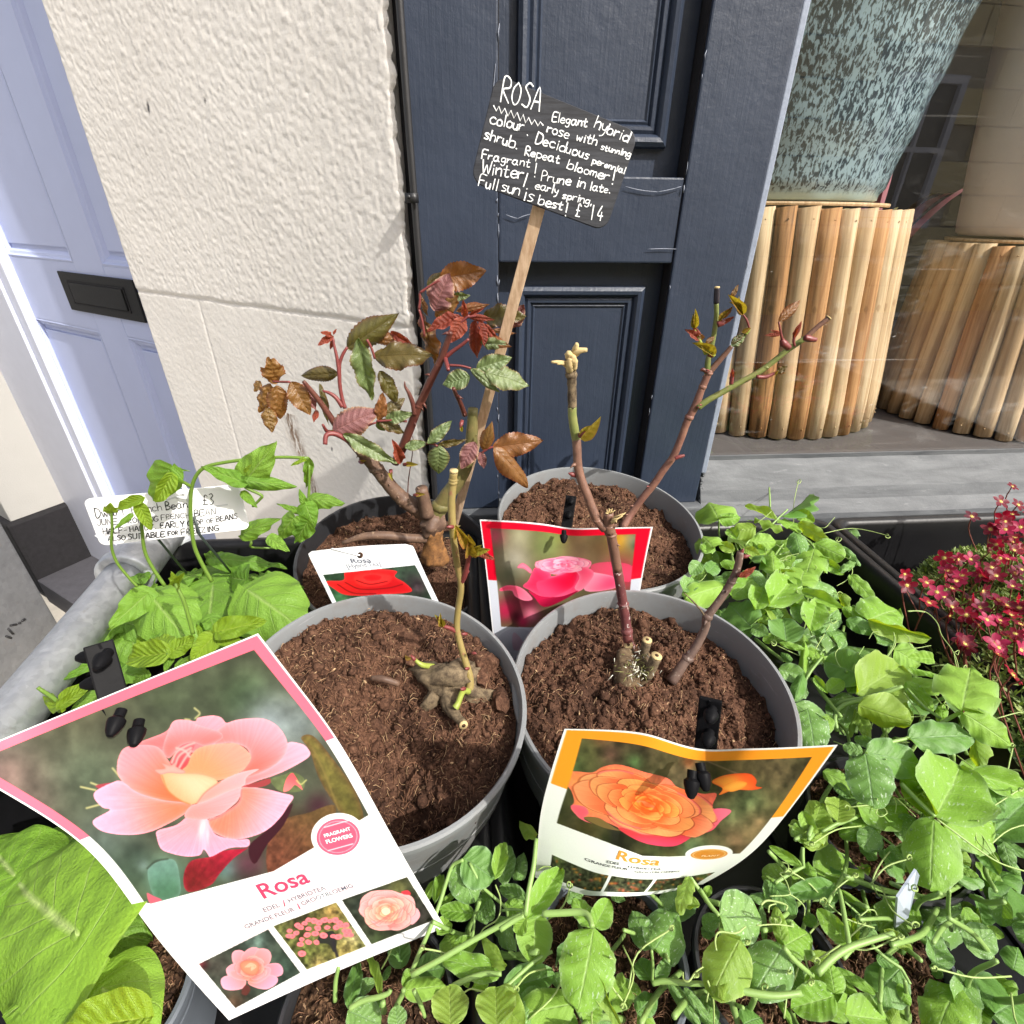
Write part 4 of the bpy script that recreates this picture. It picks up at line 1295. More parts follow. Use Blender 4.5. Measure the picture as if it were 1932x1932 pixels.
# ---- back left: the leafy rose in a black pot
def rose_back_left():
    C, n, r = POTS['BL']
    root = thing('potted_rose', 'leafy bronze thorny rose in the black pot by the plaster wall', 'potted plant', C + n * -.10, 'rose bushes in round pots')
    pot_shell(root, C, n, r, .13, DARKPOT, band=.035, lip=.003)
    def hf(x, y): return -.030 + .006 * np.exp(-((x + .02) ** 2 + (y - .02) ** 2) / .004)
    on = soil_bed(root, C, n, r - .004, hf, 101, 3600, 1100, clod=1.0)
    by = .548
    z = Z4
    gnarl(root, [atY(*z(1215, 2010), by - .01), atY(*z(1205, 1880), by - .006), atY(*z(1200, 1800), by - .004)], [.0135, .0118, .0120], WOOD_TAN, 'crown', .50, 2.6, 3)
    gnarl(root, [atY(*z(1195, 1830), by - .004), atY(*z(1205, 1770), by - .004), atY(*z(1200, 1700), by), atY(*z(1190, 1660), by)], [.0115, .0150, .0130, .006], WOOD_DARK, 'crown', .65, 2.4, 5)
    stem(root, px_path(z, [(1195, 1745), (1120, 1680), (1050, 1640), (960, 1560), (850, 1425), (760, 1320), (690, 1245), (620, 1195)], by, by - .02), [.010, .0105, .0095, .0085, .0078, .0070, .006, .0045], WOOD_DARK, 'branch', 12, .06, 5, 9, 3)
    stem(root, px_path(z, [(630, 1200), (575, 1120), (500, 1010), (440, 935), (395, 880)], by - .02, by - .03), [.0042, .0034, .0028, .002], CANE_RED, 'branch', 8)
    stem(root, px_path(z, [(560, 1200), (540, 1190), (515, 1150)], by - .02, by - .03), [.0030, .002, .0014], SHOOT, 'shoot', 7)
    stem(root, px_path(z, [(690, 1260), (600, 1210), (540, 1215), (530, 1275)], by - .03, by - .045), [.003, .0028, .0026, .0024], SHOOT, 'shoot', 7)
    stem(root, px_path(z, [(655, 1050), (635, 980), (622, 900), (618, 830), (605, 740), (590, 670), (578, 610)], by - .03, by - .02), [.0022, .002, .002, .0022, .0017, .0014, .001], SHOOT, 'shoot', 7)
    stem(root, px_path(z, [(620, 830), (622, 770), (640, 715), (668, 668)], by - .025, by - .02), [.0018, .0018, .0017, .0014], SHOOT, 'shoot', 7)
    stem(root, px_path(z, [(640, 1040), (600, 985), (560, 955), (515, 940)], by - .03, by - .03), [.0026, .0022, .0018, .001], SHOOT, 'shoot', 7)
    stem(root, px_path(z, [(310, 885), (260, 884), (205, 882)], by - .03, by - .02), [.0012, .0012, .0012], SHOOT, 'petiole', 6)
    stem(root, px_path(z, [(750, 1195), (790, 1160), (845, 1138)], by - .02, by - .03), [.0022, .0016, .0012], SHOOT, 'petiole', 6)
    # middle cane
    stem(root, px_path(z, [(965, 1390), (1010, 1300), (1065, 1160), (1095, 1080), (1150, 960), (1190, 870), (1245, 760), (1290, 640), (1312, 570)], by - .01, by - .03), [.0050, .0050, .0047, .0046, .0042, .0040, .0036, .003, .0024], CANE_RED, 'cane', 10, .05, 5, 7, 2)
    stem(root, px_path(z, [(1090, 1090), (1080, 1030), (1055, 960), (1030, 915), (1025, 880)], by - .02, by - .02), [.0032, .0028, .0022, .0014, .0004], CANE_RED, 'shoot', 8)
    stem(root, px_path(z, [(1280, 730), (1330, 690), (1380, 655), (1425, 618)], by - .025, by - .03), [.0024, .002, .0018, .0014], SHOOT, 'petiole', 7)
    stem(root, px_path(z, [(1278, 735), (1288, 770), (1298, 810)], by - .025, by - .05), [.0024, .0022, .0018], SHOOT, 'petiole', 7)
    stem(root, px_path(z, [(1400, 1090), (1375, 1020), (1345, 960), (1330, 925)], by - .01, by - .04), [.0030, .0026, .0022, .0020], CANE_RED, 'shoot', 8, .05, 4, 2)
    for q in ((1385, 1125), (940, 1430), (1020, 1400), (745, 1380), (1085, 1590), (600, 1200)):
        bud(root, atY(*z(*q), by - .02), (random.uniform(-1, 1), -.4, random.uniform(-.6, .4)), .009, leafs=1)
    # right cane, broken off
    stem(root, px_path(z, [(1215, 1720), (1280, 1610), (1370, 1480), (1430, 1330), (1445, 1200), (1452, 1050)], by, by + .0), [.0105, .0095, .0088, .0075, .0068, .0055], bark('rose_mossy_cane', srgb(92, 92, 52), srgb(118, 108, 66), srgb(150, 120, 80), 40), 'cane', 12, .08, 5, 3, 2)
    stem(root, px_path(z, [(1168, 1720), (1150, 1640), (1130, 1545)], by - .012, by - .015), [.0085, .0078, .0072], WOOD_DARK, 'stub', 10, .1)
    stem(root, [atY(*z(1128, 1560), by - .015), atY(*z(1105, 1540), by - .02)], [.0035, .0004], WOOD_DARK, 'thorn', 6)
    stem(root, px_path(z, [(640, 1890), (760, 1850), (900, 1842), (1050, 1858), (1180, 1860)], by - .030, by - .012), [.002, .0046, .0056, .0056, .006], WOOD_DARK, 'root', 10, .1)
    stem(root, px_path(z, [(1045, 1590), (1050, 1490), (1070, 1360), (1080, 1250), (1060, 1200)], by, by), [.0007, .0007, .0006, .0005, .0003], CANE_RED, 'twig', 5, 0)
    lv = [
     ('b', 1245, 240, 1530, 200, .62, 18, .0), ('p', 1215, 440, 1288, 222, .78, -10, -.02), ('d', 1165, 285, 1262, 212, .5, 20, .01), ('g', 1325, 350, 1428, 352, .5, 25, .0), ('b', 1225, 480, 1335, 372, .55, 10, -.01), ('b', 1360, 400, 1310, 345, .7, 0, -.0),
     ('r', 1375, 480, 1165, 556, .40, 15, -.02), ('r', 1395, 480, 1318, 636, .62, -15, -.03), ('r', 1465, 500, 1440, 765, .36, 20, -.03), ('r', 1490, 505, 1535, 660, .40, -30, -.02), ('r', 1520, 520, 1612, 640, .30, 10, -.02), ('r', 1430, 480, 1540, 490, .28, 10, -.025), ('r', 1425, 470, 1520, 425, .22, 10, -.02), ('r', 1400, 480, 1398, 405, .3, 10, -.02), ('b', 1350, 440, 1520, 430, .3, 30, -.0),
     ('d', 1520, 480, 1772, 465, .52, -10, .01), ('p', 1690, 550, 1765, 440, .5, 30, .03), ('b', 1560, 560, 1725, 610, .25, 30, .03), ('d', 1540, 540, 1640, 470, .6, 0, .02), ('g', 1500, 640, 1650, 660, .5, 30, -.02), ('b', 1480, 610, 1640, 650, .4, 10, -.01),
     ('g', 1475, 800, 1692, 735, .56, 10, -.03), ('g', 1530, 830, 1808, 885, .58, -15, -.04), ('g', 1440, 800, 1578, 945, .35, 25, -.03), ('g', 1435, 850, 1258, 900, .72, 0, -.05),
     ('d', 838, 730, 1160, 690, .50, -12, -.01), ('d', 665, 672, 932, 508, .46, 15, -.01), ('g', 742, 608, 810, 1015, .36, 20, -.04), ('d', 868, 815, 1005, 1028, .42, -10, -.02), ('b', 790, 605, 1000, 660, .36, 30, .02), ('r', 940, 572, 1092, 672, .30, 10, .02), ('b', 870, 590, 1050, 650, .45, 40, .025),
     ('d', 612, 828, 352, 858, .40, -14, -.02), ('b', 322, 882, 432, 1092, .62, 12, -.04), ('p', 395, 890, 485, 1045, .38, -25, -.02), ('d', 500, 895, 518, 1140, .20, 20, -.03),
     ('c', 225, 890, 195, 755, .75, 10, -.02), ('c', 195, 895, 100, 1085, .48, 10, -.02), ('c', 225, 905, 268, 1130, .60, -10, -.04), ('c', 170, 1040, 195, 1200, .62, 10, -.05), ('b', 130, 880, 75, 940, .8, 30, -.03),
     ('p', 575, 1195, 812, 1068, .62, 0, -.05), ('g', 645, 1205, 975, 1402, .30, 18, -.055), ('b', 868, 1125, 892, 978, .42, 10, -.03), ('d', 895, 1095, 1000, 985, .62, -10, -.02), ('g', 910, 1118, 1068, 1082, .48, 10, -.03), ('d', 858, 1122, 1038, 1192, .45, -15, -.03), ('g', 850, 1130, 920, 1200, .5, 0, -.03),
     ('g', 1028, 1292, 1168, 1262, .50, 0, -.04), ('g', 1172, 1268, 1308, 1132, .42, 0, -.04), ('g', 1240, 1282, 1232, 1490, .66, 0, -.05), ('d', 1235, 1275, 1405, 1252, .28, 20, -.02),
     ('p', 1465, 1258, 1375, 1425, .62, 0, -.04), ('b', 1520, 1315, 1556, 1198, .45, 10, -.03), ('p', 1498, 1318, 1522, 1428, .52, 0, -.04), ('b', 1578, 1292, 1868, 1255, .52, 10, -.03), ('b', 1576, 1290, 1855, 1522, .40, -18, -.05),
     ('p', 1130, 430, 1175, 690, .22, 35, .01), ('c', 1150, 500, 1215, 810, .36, 20, .0), ('c', 1120, 340, 1150, 470, .3, 30, .01),
     ('r', 1000, 1385, 962, 1260, .36, 10, -.03), ('r', 582, 598, 488, 645, .42, 10, -.03), ('r', 585, 612, 558, 686, .36, 0, -.03), ('r', 580, 590, 602, 552, .36, 0, -.03), ('r', 575, 600, 520, 570, .4, 20, -.03), ('r', 480, 1060, 455, 1115, .5, 20, -.03),
    ]
    for i, (k, x0, y0, x1, y1, wr, roll, dy) in enumerate(lv):
        yb = by + dy * .6
        leaf_on(root, RL[k][i % 3], atY(*z(x0, y0), yb), atY(*z(x1, y1), yb + random.uniform(-.022, .006)), wr, roll, up=.15)
    for a, b in (((1245, 250), (1120, 330)), ((1120, 330), (1115, 430)), ((1115, 430), (1150, 600)), ((1590, 1295), (1545, 1300)), ((1545, 1300), (1480, 1350)), ((1168, 1268), (1230, 1285)), ((1165, 1270), (1060, 1290)), ((1440, 800), (1300, 780)), ((1430, 470), (1312, 570)), ((1520, 480), (1420, 480)), ((840, 740), (790, 620)), ((850, 1130), (1040, 1130))):
        stem(root, px_path(z, [a, ((a[0] + b[0]) / 2 + 4, (a[1] + b[1]) / 2 - 6), b], by - .02, by - .02), [.0012, .0012, .0014], SHOOT, 'petiole', 6, 0)
    return root
rose_back_left()

def sprouts(root, spots, y, size=.008):
    for (u, v, dx, dz, s) in spots:
        p = atY(u, v, y)
        bud(root, p, (dx, -.2, dz), size * s, leafs=2)

# ---- front left: cut back rose, pink card
def rose_front_left():
    C, n, r = POTS['FL']
    root = thing('potted_rose', 'cut back rose with one thin cane, grey pot behind the pink card', 'potted plant', C + n * -.10, 'rose bushes in round pots')
    pot_shell(root, C, n, r, .17, GREYPOT)
    def hf(x, y):
        h = -.020 + .012 * np.exp(-((x + .035) ** 2 + (y - .045) ** 2) / .0030)
        h = h - .046 * np.exp(-(((x - .030) * .75 + (y + .066) * .55) ** 2 / .0011 + ((x - .03) * .55 - (y + .066) * .75) ** 2 / .0042))
        h = h + .012 * np.exp(-((x + .02) ** 2 + (y + .090) ** 2) / .0010)
        return h
    on = soil_bed(root, C, n, r - .0035, hf, 7, 5200, 2600, clod=.85)
    g = lambda x, y, dz=-.02: soil_at(C, n, *Z5(x, y), dz)
    yb = g(930, 1080).y
    pts = [g(985, 1010, -.012), atY(*Z5(992, 930), yb + .014), atY(*Z5(955, 800), yb + .022), atY(*Z5(925, 680), yb + .026), atY(*Z5(930, 570), yb + .03), atY(*Z5(945, 450), yb + .03), atY(*Z5(925, 330), yb + .028), atY(*Z5(908, 220), yb + .026), atY(*Z5(902, 140), yb + .026), atY(*Z4(1325, 1800), yb + .026), atY(*Z4(1318, 1650), yb + .028), atY(*Z4(1325, 1530), yb + .03), atY(*Z4(1332, 1445), yb + .03)]
    stem(root, pts, [.0034, .0032, .0028, .0027, .0026, .0026, .0027, .0026, .0028, .0028, .0028, .0027, .0028], bark('rose_olive_cane', srgb(130, 116, 66), srgb(146, 128, 80), srgb(140, 84, 70), 30), 'cane', 10, .04, 5, 2, 3)
    m = MB(); m.tube([pts[-1] - Vector((0, 0, .0002)), pts[-1] + (pts[-1] - pts[-2]).normalized() * .0016], [.0030, .0029], 10); m.build('cut_tip', CUTWOOD, root)
    # crown lumps
    gnarl(root, [g(1040, 850, -.022), g(975, 905, -.013), g(890, 940, -.008), g(800, 930, -.010), g(735, 900, -.014), g(680, 890, -.022)], [.004, .0100, .0140, .0110, .0070, .003], CANE_GREY, 'crown', .75, 2.4, 8)
    gnarl(root, [g(960, 880, -.010), g(900, 900, .001), g(850, 905, .002), g(820, 890, -.006)], [.003, .0068, .0060, .003], CANE_GREY, 'crown', .7, 2.4, 28)
    gnarl(root, [g(870, 930, -.016), g(882, 1010, -.013), g(890, 1080, -.011), g(915, 1130, -.010)], [.010, .0080, .0058, .0040], CANE_GREY, 'crown', .5, 1.8, 11)
    gnarl(root, [g(940, 950, -.016), g(1010, 1010, -.014), g(1130, 1020, -.021)], [.010, .0075, .004], CANE_GREY, 'crown', .5, 1.8, 17)
    gnarl(root, [g(840, 980, -.018), g(790, 1050, -.015), g(740, 1090, -.022)], [.008, .0058, .003], CANE_GREY, 'crown', .5, 1.8, 19)
    stem(root, [g(900, 960, -.014), g(880, 1050, -.010), g(900, 1100, -.007), g(940, 1150, -.007), g(955, 1170, -.005)], [.005, .0044, .0038, .0036, .0036], CANE_GREY, 'stub', 10, .12)
    a = g(957, 1172, -.004); m = MB(); d = Vector((.35, -.9, .25)).normalized(); m.tube([a, a + d * .0014], [.0036, .0034], 12); m.build('cut_tip', CUTWOOD, root)
    m = MB(); m.tube([a + d * .0012, a + d * .0017], [.0015, .0015], 10); m.build('pith', SOILDARK, root)
    stem(root, [g(480, 930, -.004), g(540, 935, .001), g(620, 960, -.004)], [.0020, .0030, .0022], WOOD_DARK, 'bark_chip', 8, .3)
    # shoots
    stem(root, [g(800, 870, -.004), g(740, 860, .004), g(700, 830, .008)], [.0026, .0022, .0012], SHOOTG, 'shoot', 8)
    bud(root, g(705, 838, .009), (-.5, .3, .6), .006, leafs=1)
    stem(root, [g(985, 1000, -.006), g(955, 1000, .0), g(930, 1060, .002), g(915, 1085, .0)], [.0026, .0026, .0022, .0030], SHOOTG, 'shoot', 8)
    bud(root, g(965, 985, .002), (-.3, -.5, .5), .007, leafs=0)
    stem(root, px_path(Z5, [(925, 690), (890, 670), (850, 655), (825, 615)], yb + .026, yb + .02), [.0020, .0018, .0016, .001], SHOOT, 'shoot', 7)
    leaf_on(root, RL['s'][0], atY(*Z5(855, 660), yb + .02), atY(*Z5(812, 602), yb + .02), .35, 10)
    leaf_on(root, RL['s'][1], atY(*Z5(850, 655), yb + .02), atY(*Z5(835, 600), yb + .018), .3, -20)
    stem(root, px_path(Z5, [(945, 430), (965, 390), (980, 330), (988, 290), (1010, 265)], yb + .03, yb + .02), [.0024, .0022, .0018, .0016, .0012], SHOOT, 'shoot', 7)
    for (k, a, b, w, ro) in (('s', (988, 285), (990, 210), .42, 10), ('s', (985, 230), (925, 150), .40, -10), ('s', (1005, 270), (1040, 245), .5, 0), ('r', (1030, 262), (1112, 315), .40, 20), ('s', (1020, 265), (1085, 262), .5, 10), ('s', (930, 180), (920, 150), .6, 0), ('s', (985, 225), (990, 195), .5, 30)):
        leaf_on(root, RL[k][1], atY(*Z5(*a), yb + .02), atY(*Z5(*b), yb + .012), w, ro)
    bud(root, atY(*Z5(965, 385), yb + .028), (.5, -.3, .6), .006, leafs=0)
    for q in ((985, 880), (1000, 800), (975, 700)):
        bud(root, atY(*Z5(*q), yb + .015), (random.uniform(-1, 1), -.4, .4), .0055, leafs=0)
    bud(root, atY(*Z5(905, 140), yb + .024), (-.6, -.5, .3), .006, leafs=0)
    # thick pieces of bark in the compost
    for (x, y, s) in ((1060, 850, .014), (1050, 930, .012), (1150, 1060, .013), (690, 740, .013), (610, 700, .012), (680, 840, .010)):
        V, F = CLODS[8 + random.randrange(6)]
        c = g(x, y, -.016)
        m = MB(); m.add([c + Vector(v) * s * .8 for v in V], F.tolist()); m.build('compost_lump', SOIL, root, smooth=False)
    return on
rose_front_left()

def rose_front_right():
    C, n, r = POTS['FR']
    root = thing('potted_rose', 'pruned rose with tall scaly cane, grey pot behind the orange card', 'potted plant', C + n * -.10, 'rose bushes in round pots')
    pot_shell(root, C, n, r, .155, GREYPOT)
    def hf(x, y):
        h = -.026 + .010 * np.exp(-((x + .01) ** 2 + (y - .01) ** 2) / .002) + .010 * np.exp(-((x + .05) ** 2 + (y - .02) ** 2) / .003)
        return h - .012 * np.clip((x - .05) / .06, 0, 1)
    soil_bed(root, C, n, r - .0035, hf, 33, 5200, 1700, clod=1.35)
    q4 = lambda x, y: (966 + x / 2, 966 + y / 2)
    g = lambda x, y, dz=-.02: soil_at(C, n, *q4(x, y), dz)
    b = g(440, 560, -.014)
    yb = b.y
    P = [g(445, 520, -.010), atY(*q4(436, 470), yb + .006), atY(*q4(428, 400), yb + .010), atY(*q4(410, 290), yb + .012), atY(*q4(392, 190), yb + .012), atY(*q4(380, 120), yb + .012), atY(*q4(366, 50), yb + .012), atY(*Z6(328, 1390), yb + .012)]
    stem(root, P[:4] + [atY(*q4(398, 220), yb + .012)], [.0046, .0046, .0044, .0042, .0042], CANE_SCALY, 'cane', 12, .06, 6, 2, 3)
    stem(root, [atY(*q4(399, 222), yb + .012)] + P[5:], [.0042, .0042, .0044, .0046], CANE_BROWN, 'cane', 12, .05, 5, 3, 1)
    stem(root, px_path(Z6, [(330, 1395), (325, 1340), (322, 1285)], yb + .012, yb + .012), [.0046, .0044, .0042], CANE_BROWN, 'stub', 10, .06)
    # frayed cut
    f = MB()
    for i in range(9):
        p = atY(*Z6(322 + random.uniform(-14, 14), 1290), yb + .010)
        f.tube([p, p + Vector((random.gauss(0, .002), random.gauss(-.001, .001), random.uniform(.001, .005)))], [.0008, .0003], 5)
    p = atY(*Z6(345, 1330), yb + .006)
    for k in range(6): f.tube([p + Vector((random.gauss(0, .001), 0, random.gauss(0, .003))), p + Vector((random.uniform(.003, .011), -.001, random.gauss(0, .005)))], [.0010, .0002], 5)
    f.build('frayed_wood', CUTWOOD, root)
    top = [(305, 1375), (262, 1325), (232, 1260), (205, 1185), (175, 1110), (155, 1030), (150, 940), (146, 880)]
    stem(root, px_path(Z6, top, yb + .012, yb + .03), [.0040, .0039, .0037, .0036, .0035, .0035, .0035, .0036], CANE_BROWN, 'cane', 12, .05, 5, 1, 1)
    stem(root, px_path(Z6, [(147, 890), (132, 810), (124, 750), (122, 700)], yb + .03, yb + .032), [.0036, .0035, .0034, .0034], CANE_GREEN, 'cane', 12, .04)
    stem(root, px_path(Z6, [(122, 705), (122, 640), (120, 560), (116, 500), (115, 420)], yb + .032, yb + .032), [.0034, .0035, .0036, .0040, .0040], CANE_GREY, 'dead_tip', 10, .18, 5, 0, 2)
    f = MB()
    for (a, bb, c, w) in (((118, 430), (150, 395), (205, 385), .0028), ((135, 400), (142, 375), (148, 350), .0024), ((100, 462), (60, 455), (8, 452), .0018), ((95, 480), (70, 462), (40, 465), .0012), ((108, 430), (105, 410), (102, 400), .003), ((122, 470), (124, 440), (126, 415), .003), ((110, 500), (107, 460), (112, 430), .003), ((130, 490), (134, 450), (133, 420), .0025)):
        f.tube(crom([atY(*Z6(*a), yb + .030), atY(*Z6(*bb), yb + .026), atY(*Z6(*c), yb + .024)], 4), [w, w, w * .5], 6, wob=.25)
    f.build('splintered_wood', CUTWOOD, root)
    leaf_on(root, RL['s'][0], atY(*Z6(172, 880), yb + .022), atY(*Z6(280, 765), yb + .018), .34, 15)
    leaf_on(root, RL['s'][1], atY(*Z6(165, 870), yb + .024), atY(*Z6(235, 800), yb + .024), .36, -15)
    bud(root, atY(*Z6(160, 860), yb + .025), (.6, -.3, .4), .009, leafs=0)
    bud(root, atY(*Z6(145, 1080), yb + .025), (-.8, -.3, .4), .008, leafs=0)
    CROWNBARK = bark('rose_crown_bark', srgb(66, 50, 36), srgb(104, 86, 62), srgb(170, 160, 132), 80, .85)
    for (x0, y0, x1, y1, rr) in ((455, 640, 420, 520, .0095), (470, 620, 500, 540, .0085), (430, 650, 425, 560, .011)):
        gnarl(root, [g(x0, y0 + 30, -.026), g((x0 + x1) / 2, (y0 + y1) / 2 + 10, -.004), atY(*q4(x1, y1), yb - .004)], [rr * 1.1, rr, rr * .62], CROWNBARK, 'crown', .4, 2.0, int(x0))
    for (x0, y0, x1, y1, rr) in ((490, 560, 510, 485, .0042), (510, 620, 545, 545, .0048), (445, 530, 440, 505, .0042)):
        p0 = g(x0, y0, -.004); p1 = atY(*q4(x1, y1), p0.y)
        stem(root, [p0, (p0 + p1) / 2, p1], [rr, rr, rr], CANE_GREY, 'stub', 10, .08)
        d = (p1 - p0).normalized()
        m = MB(); m.tube([p1 - d * .0004, p1 + d * .0012], [rr * 1.02, rr * .98], 12); m.build('cut_tip', CUTWOOD, root)
        m = MB(); m.tube([p1 + d * .0010, p1 + d * .0015], [rr * .38, rr * .36], 10); m.build('pith', SOILDARK, root)
    # moss and pale lichen at the crown
    mo = MB(); li = MB()
    for i in range(150):
        p = g(random.gauss(470, 32), random.gauss(585, 30), random.uniform(.0, .012))
        (mo if i % 3 else li).tube([p, p + Vector((random.gauss(0, .003), random.gauss(-.001, .002), random.gauss(.001, .003)))], [.0005, .0002], 4)
    o = mo.build('moss', mat_simple('dry_moss', srgb(110, 110, 62), .9, .4, 200), root); o['kind'] = 'stuff'
    o = li.build('lichen', mat_simple('pale_lichen', srgb(206, 204, 188), .9, .2, 200), root); o['kind'] = 'stuff'
    # second cane leaning right
    p0 = g(600, 640, -.014)
    P2 = [p0] + [atY(*q4(*q), p0.y + dy) for q, dy in (((645, 575), .006), ((690, 515), .012), ((728, 440), .018), ((738, 395), .020), ((790, 325), .024), ((835, 250), .028), ((852, 205), .030), ((862, 150), .032))]
    stem(root, P2, [.0052, .0044, .0038, .0036, .0036, .0033, .0032, .0030, .0028], bark('rose_dark_cane', srgb(84, 66, 60), srgb(110, 90, 80), srgb(180, 168, 156), 40), 'cane', 10, .08, 5, 2, 3)
    stem(root, [atY(*q4(728, 420), p0.y + .02), atY(*q4(722, 385), p0.y + .02), atY(*q4(690, 345), p0.y + .02), atY(*q4(650, 305), p0.y + .02)], [.0010, .0009, .0008, .0004], CANE_GREY, 'twig', 6)
    bud(root, atY(*q4(850, 240), p0.y + .026), (.9, -.2, .5), .008, leafs=1)
    leaf_on(root, RL['r'][0], atY(*q4(858, 245), p0.y + .02), atY(*q4(922, 208), p0.y + .02), .38, 10)
    bud(root, atY(*q4(862, 158), p0.y + .032), (.2, -.1, .9), .006, leafs=0)
    bud(root, atY(*q4(866, 170), p0.y + .032), (.9, -.1, .3), .007, leafs=0)
rose_front_right()

def rose_back_right():
    C, n, r = POTS['BR']
    root = thing('potted_rose', 'forked rose cane with red buds in the grey pot below the navy panel', 'potted plant', C + n * -.10, 'rose bushes in round pots')
    pot_shell(root, C, n, r, .165, GREYPOT)
    def hf(x, y): return -.024 + .008 * np.exp(-((x + .04) ** 2 + (y - .05) ** 2) / .003) - .010 * np.clip((x - .05) / .06, 0, 1)
    soil_bed(root, C, n, r - .0035, hf, 55, 4200, 1300, clod=1.35)
    b = soil_at(C, n, *Z6(400, 1370), -.02)
    y = b.y
    main = [b] + [atY(*Z6(*q), y + .01) for q in ((450, 1285), (510, 1205), (575, 1125), (625, 1050), (680, 975), (725, 870), (760, 775), (805, 690), (830, 620), (862, 545), (885, 495))]
    stem(root, main, [.0050, .0050, .0048, .0048, .0046, .0045, .0044, .0044, .0047, .0042, .0040, .0040], bark('rose_rosy_cane', srgb(118, 80, 70), srgb(140, 102, 86), srgb(94, 66, 60), 50), 'cane', 12, .04, 5, 4, 3)
    stem(root, [atY(*Z6(*q), y + .01) for q in ((883, 505), (930, 450), (975, 400), (1003, 365))], [.0038, .0032, .0028, .0024], CANE_BROWN, 'cane', 10, .05)
    stem(root, [atY(*Z6(*q), y + .01) for q in ((868, 520), (872, 450), (888, 380), (905, 300), (918, 200), (918, 125))], [.0035, .0032, .0029, .0027, .0026, .0025], CANE_GREEN, 'cane', 10, .04)
    stem(root, [atY(*Z6(*q), y + .01) for q in ((918, 128), (920, 80), (922, 42))], [.0030, .0030, .0028], TIPBLACK, 'waxed_tip', 10, 0)
    m = MB(); m.tube([atY(*Z6(922, 44), y + .01), atY(*Z6(923, 36), y + .01)], [.0029, .0026], 10); m.build('cut_tip', CUTWOOD, root)
    stem(root, [atY(*Z6(*q), y + .006) for q in ((815, 705), (870, 665), (950, 620), (1050, 565), (1150, 510), (1220, 460), (1300, 395), (1380, 340), (1415, 315))], [.0040, .0037, .0035, .0034, .0033, .0032, .0031, .0030, .0029], CANE_GREEN, 'cane', 10, .04, 5, 0, 1)
    stem(root, [atY(*Z6(*q), y + .006) for q in ((1412, 318), (1470, 265), (1538, 208))], [.0029, .0027, .0026], CANE_BROWN, 'cane', 10, .05)
    m = MB(); m.tube([atY(*Z6(1536, 210), y + .006), atY(*Z6(1541, 205), y + .006)], [.0034, .0032], 10); m.build('cut_tip', CUTWOOD, root)
    yl = y - .004
    for (k, a, b_, w, ro) in (
        ('s', (905, 420), (800, 345), .34, 20), ('b', (860, 350), (905, 315), .6, 0), ('s', (870, 390), (835, 350), .5, 0), ('r', (825, 330), (755, 272), .42, 20), ('r', (825, 330), (790, 262), .40, -20), ('s', (800, 265), (805, 165), .28, 10), ('s', (795, 265), (790, 190), .26, -10), ('b', (840, 330), (830, 300), .8, 0), ('s', (880, 420), (900, 385), .5, 20),
        ('r', (945, 240), (1018, 205), .36, 10), ('b', (940, 215), (1010, 150), .40, 10), ('s', (935, 230), (990, 160), .35, -20),
        ('s', (1065, 190), (995, 85), .34, 15), ('s', (1065, 190), (1040, 100), .30, -15), ('b', (1000, 100), (1040, 30), .40, 10), ('s', (1050, 165), (1000, 120), .3, 30),
        ('g', (1000, 365), (1085, 300), .62, 10), ('d', (1000, 350), (1070, 290), .5, -10), ('s', (1060, 290), (1108, 265), .5, 0), ('b', (1010, 360), (1050, 350), .6, 0),
        ('b', (1262, 230), (1395, 115), .42, 12), ('r', (1275, 300), (1205, 300), .30, 10), ('r', (1270, 290), (1230, 285), .3, -20), ('r', (1345, 320), (1390, 235), .34, 10), ('r', (1345, 320), (1372, 250), .30, -20), ('d', (1250, 510), (1312, 475), .62, 5), ('b', (1255, 505), (1300, 520), .5, 20), ('s', (1240, 520), (1262, 500), .5, 0), ('r', (1000, 545), (1008, 490), .4, 10)):
        leaf_on(root, RL[k][random.randrange(3)], atY(*Z6(*a), yl), atY(*Z6(*b_), yl - .004), w, ro)
    for (pts, rr, mt) in (([(1100, 265), (1085, 220), (1065, 190)], .0011, SHOOT), ([(1288, 350), (1275, 300), (1262, 230)], .0013, SHOOT), ([(1140, 535), (1190, 535), (1250, 510)], .0022, SHOOT), ([(1000, 575), (1003, 540), (1008, 500)], .0024, SHOOT), ([(860, 410), (835, 355), (800, 275)], .0018, SHOOTG), ([(905, 420), (880, 395), (850, 360)], .0024, SHOOTG), ([(1350, 365), (1345, 330), (1365, 270)], .0014, SHOOT), ([(1320, 375), (1290, 350), (1280, 330)], .0036, SHOOT), ([(1405, 318), (1435, 325), (1470, 330)], .0032, SHOOT), ([(925, 245), (950, 235), (965, 225)], .0034, SHOOT), ([(690, 985), (715, 975), (742, 968)], .0022, SHOOT), ([(880, 425), (890, 410), (900, 400)], .003, SHOOT), ([(870, 510), (845, 495), (830, 500)], .0020, CANE_RED), ([(1080, 300), (1095, 280), (1100, 262)], .0016, SHOOTG)):
        stem(root, [atY(*Z6(*q), yl) for q in pts], [rr, rr * 1.1, rr * .7], mt, 'shoot', 8, .15)
    for q in ((818, 705), (835, 690), (875, 500), (545, 1140)):
        bud(root, atY(*Z6(*q), yl), (random.uniform(-.8, .8), -.5, .3), .0045, leafs=0)
rose_back_right()

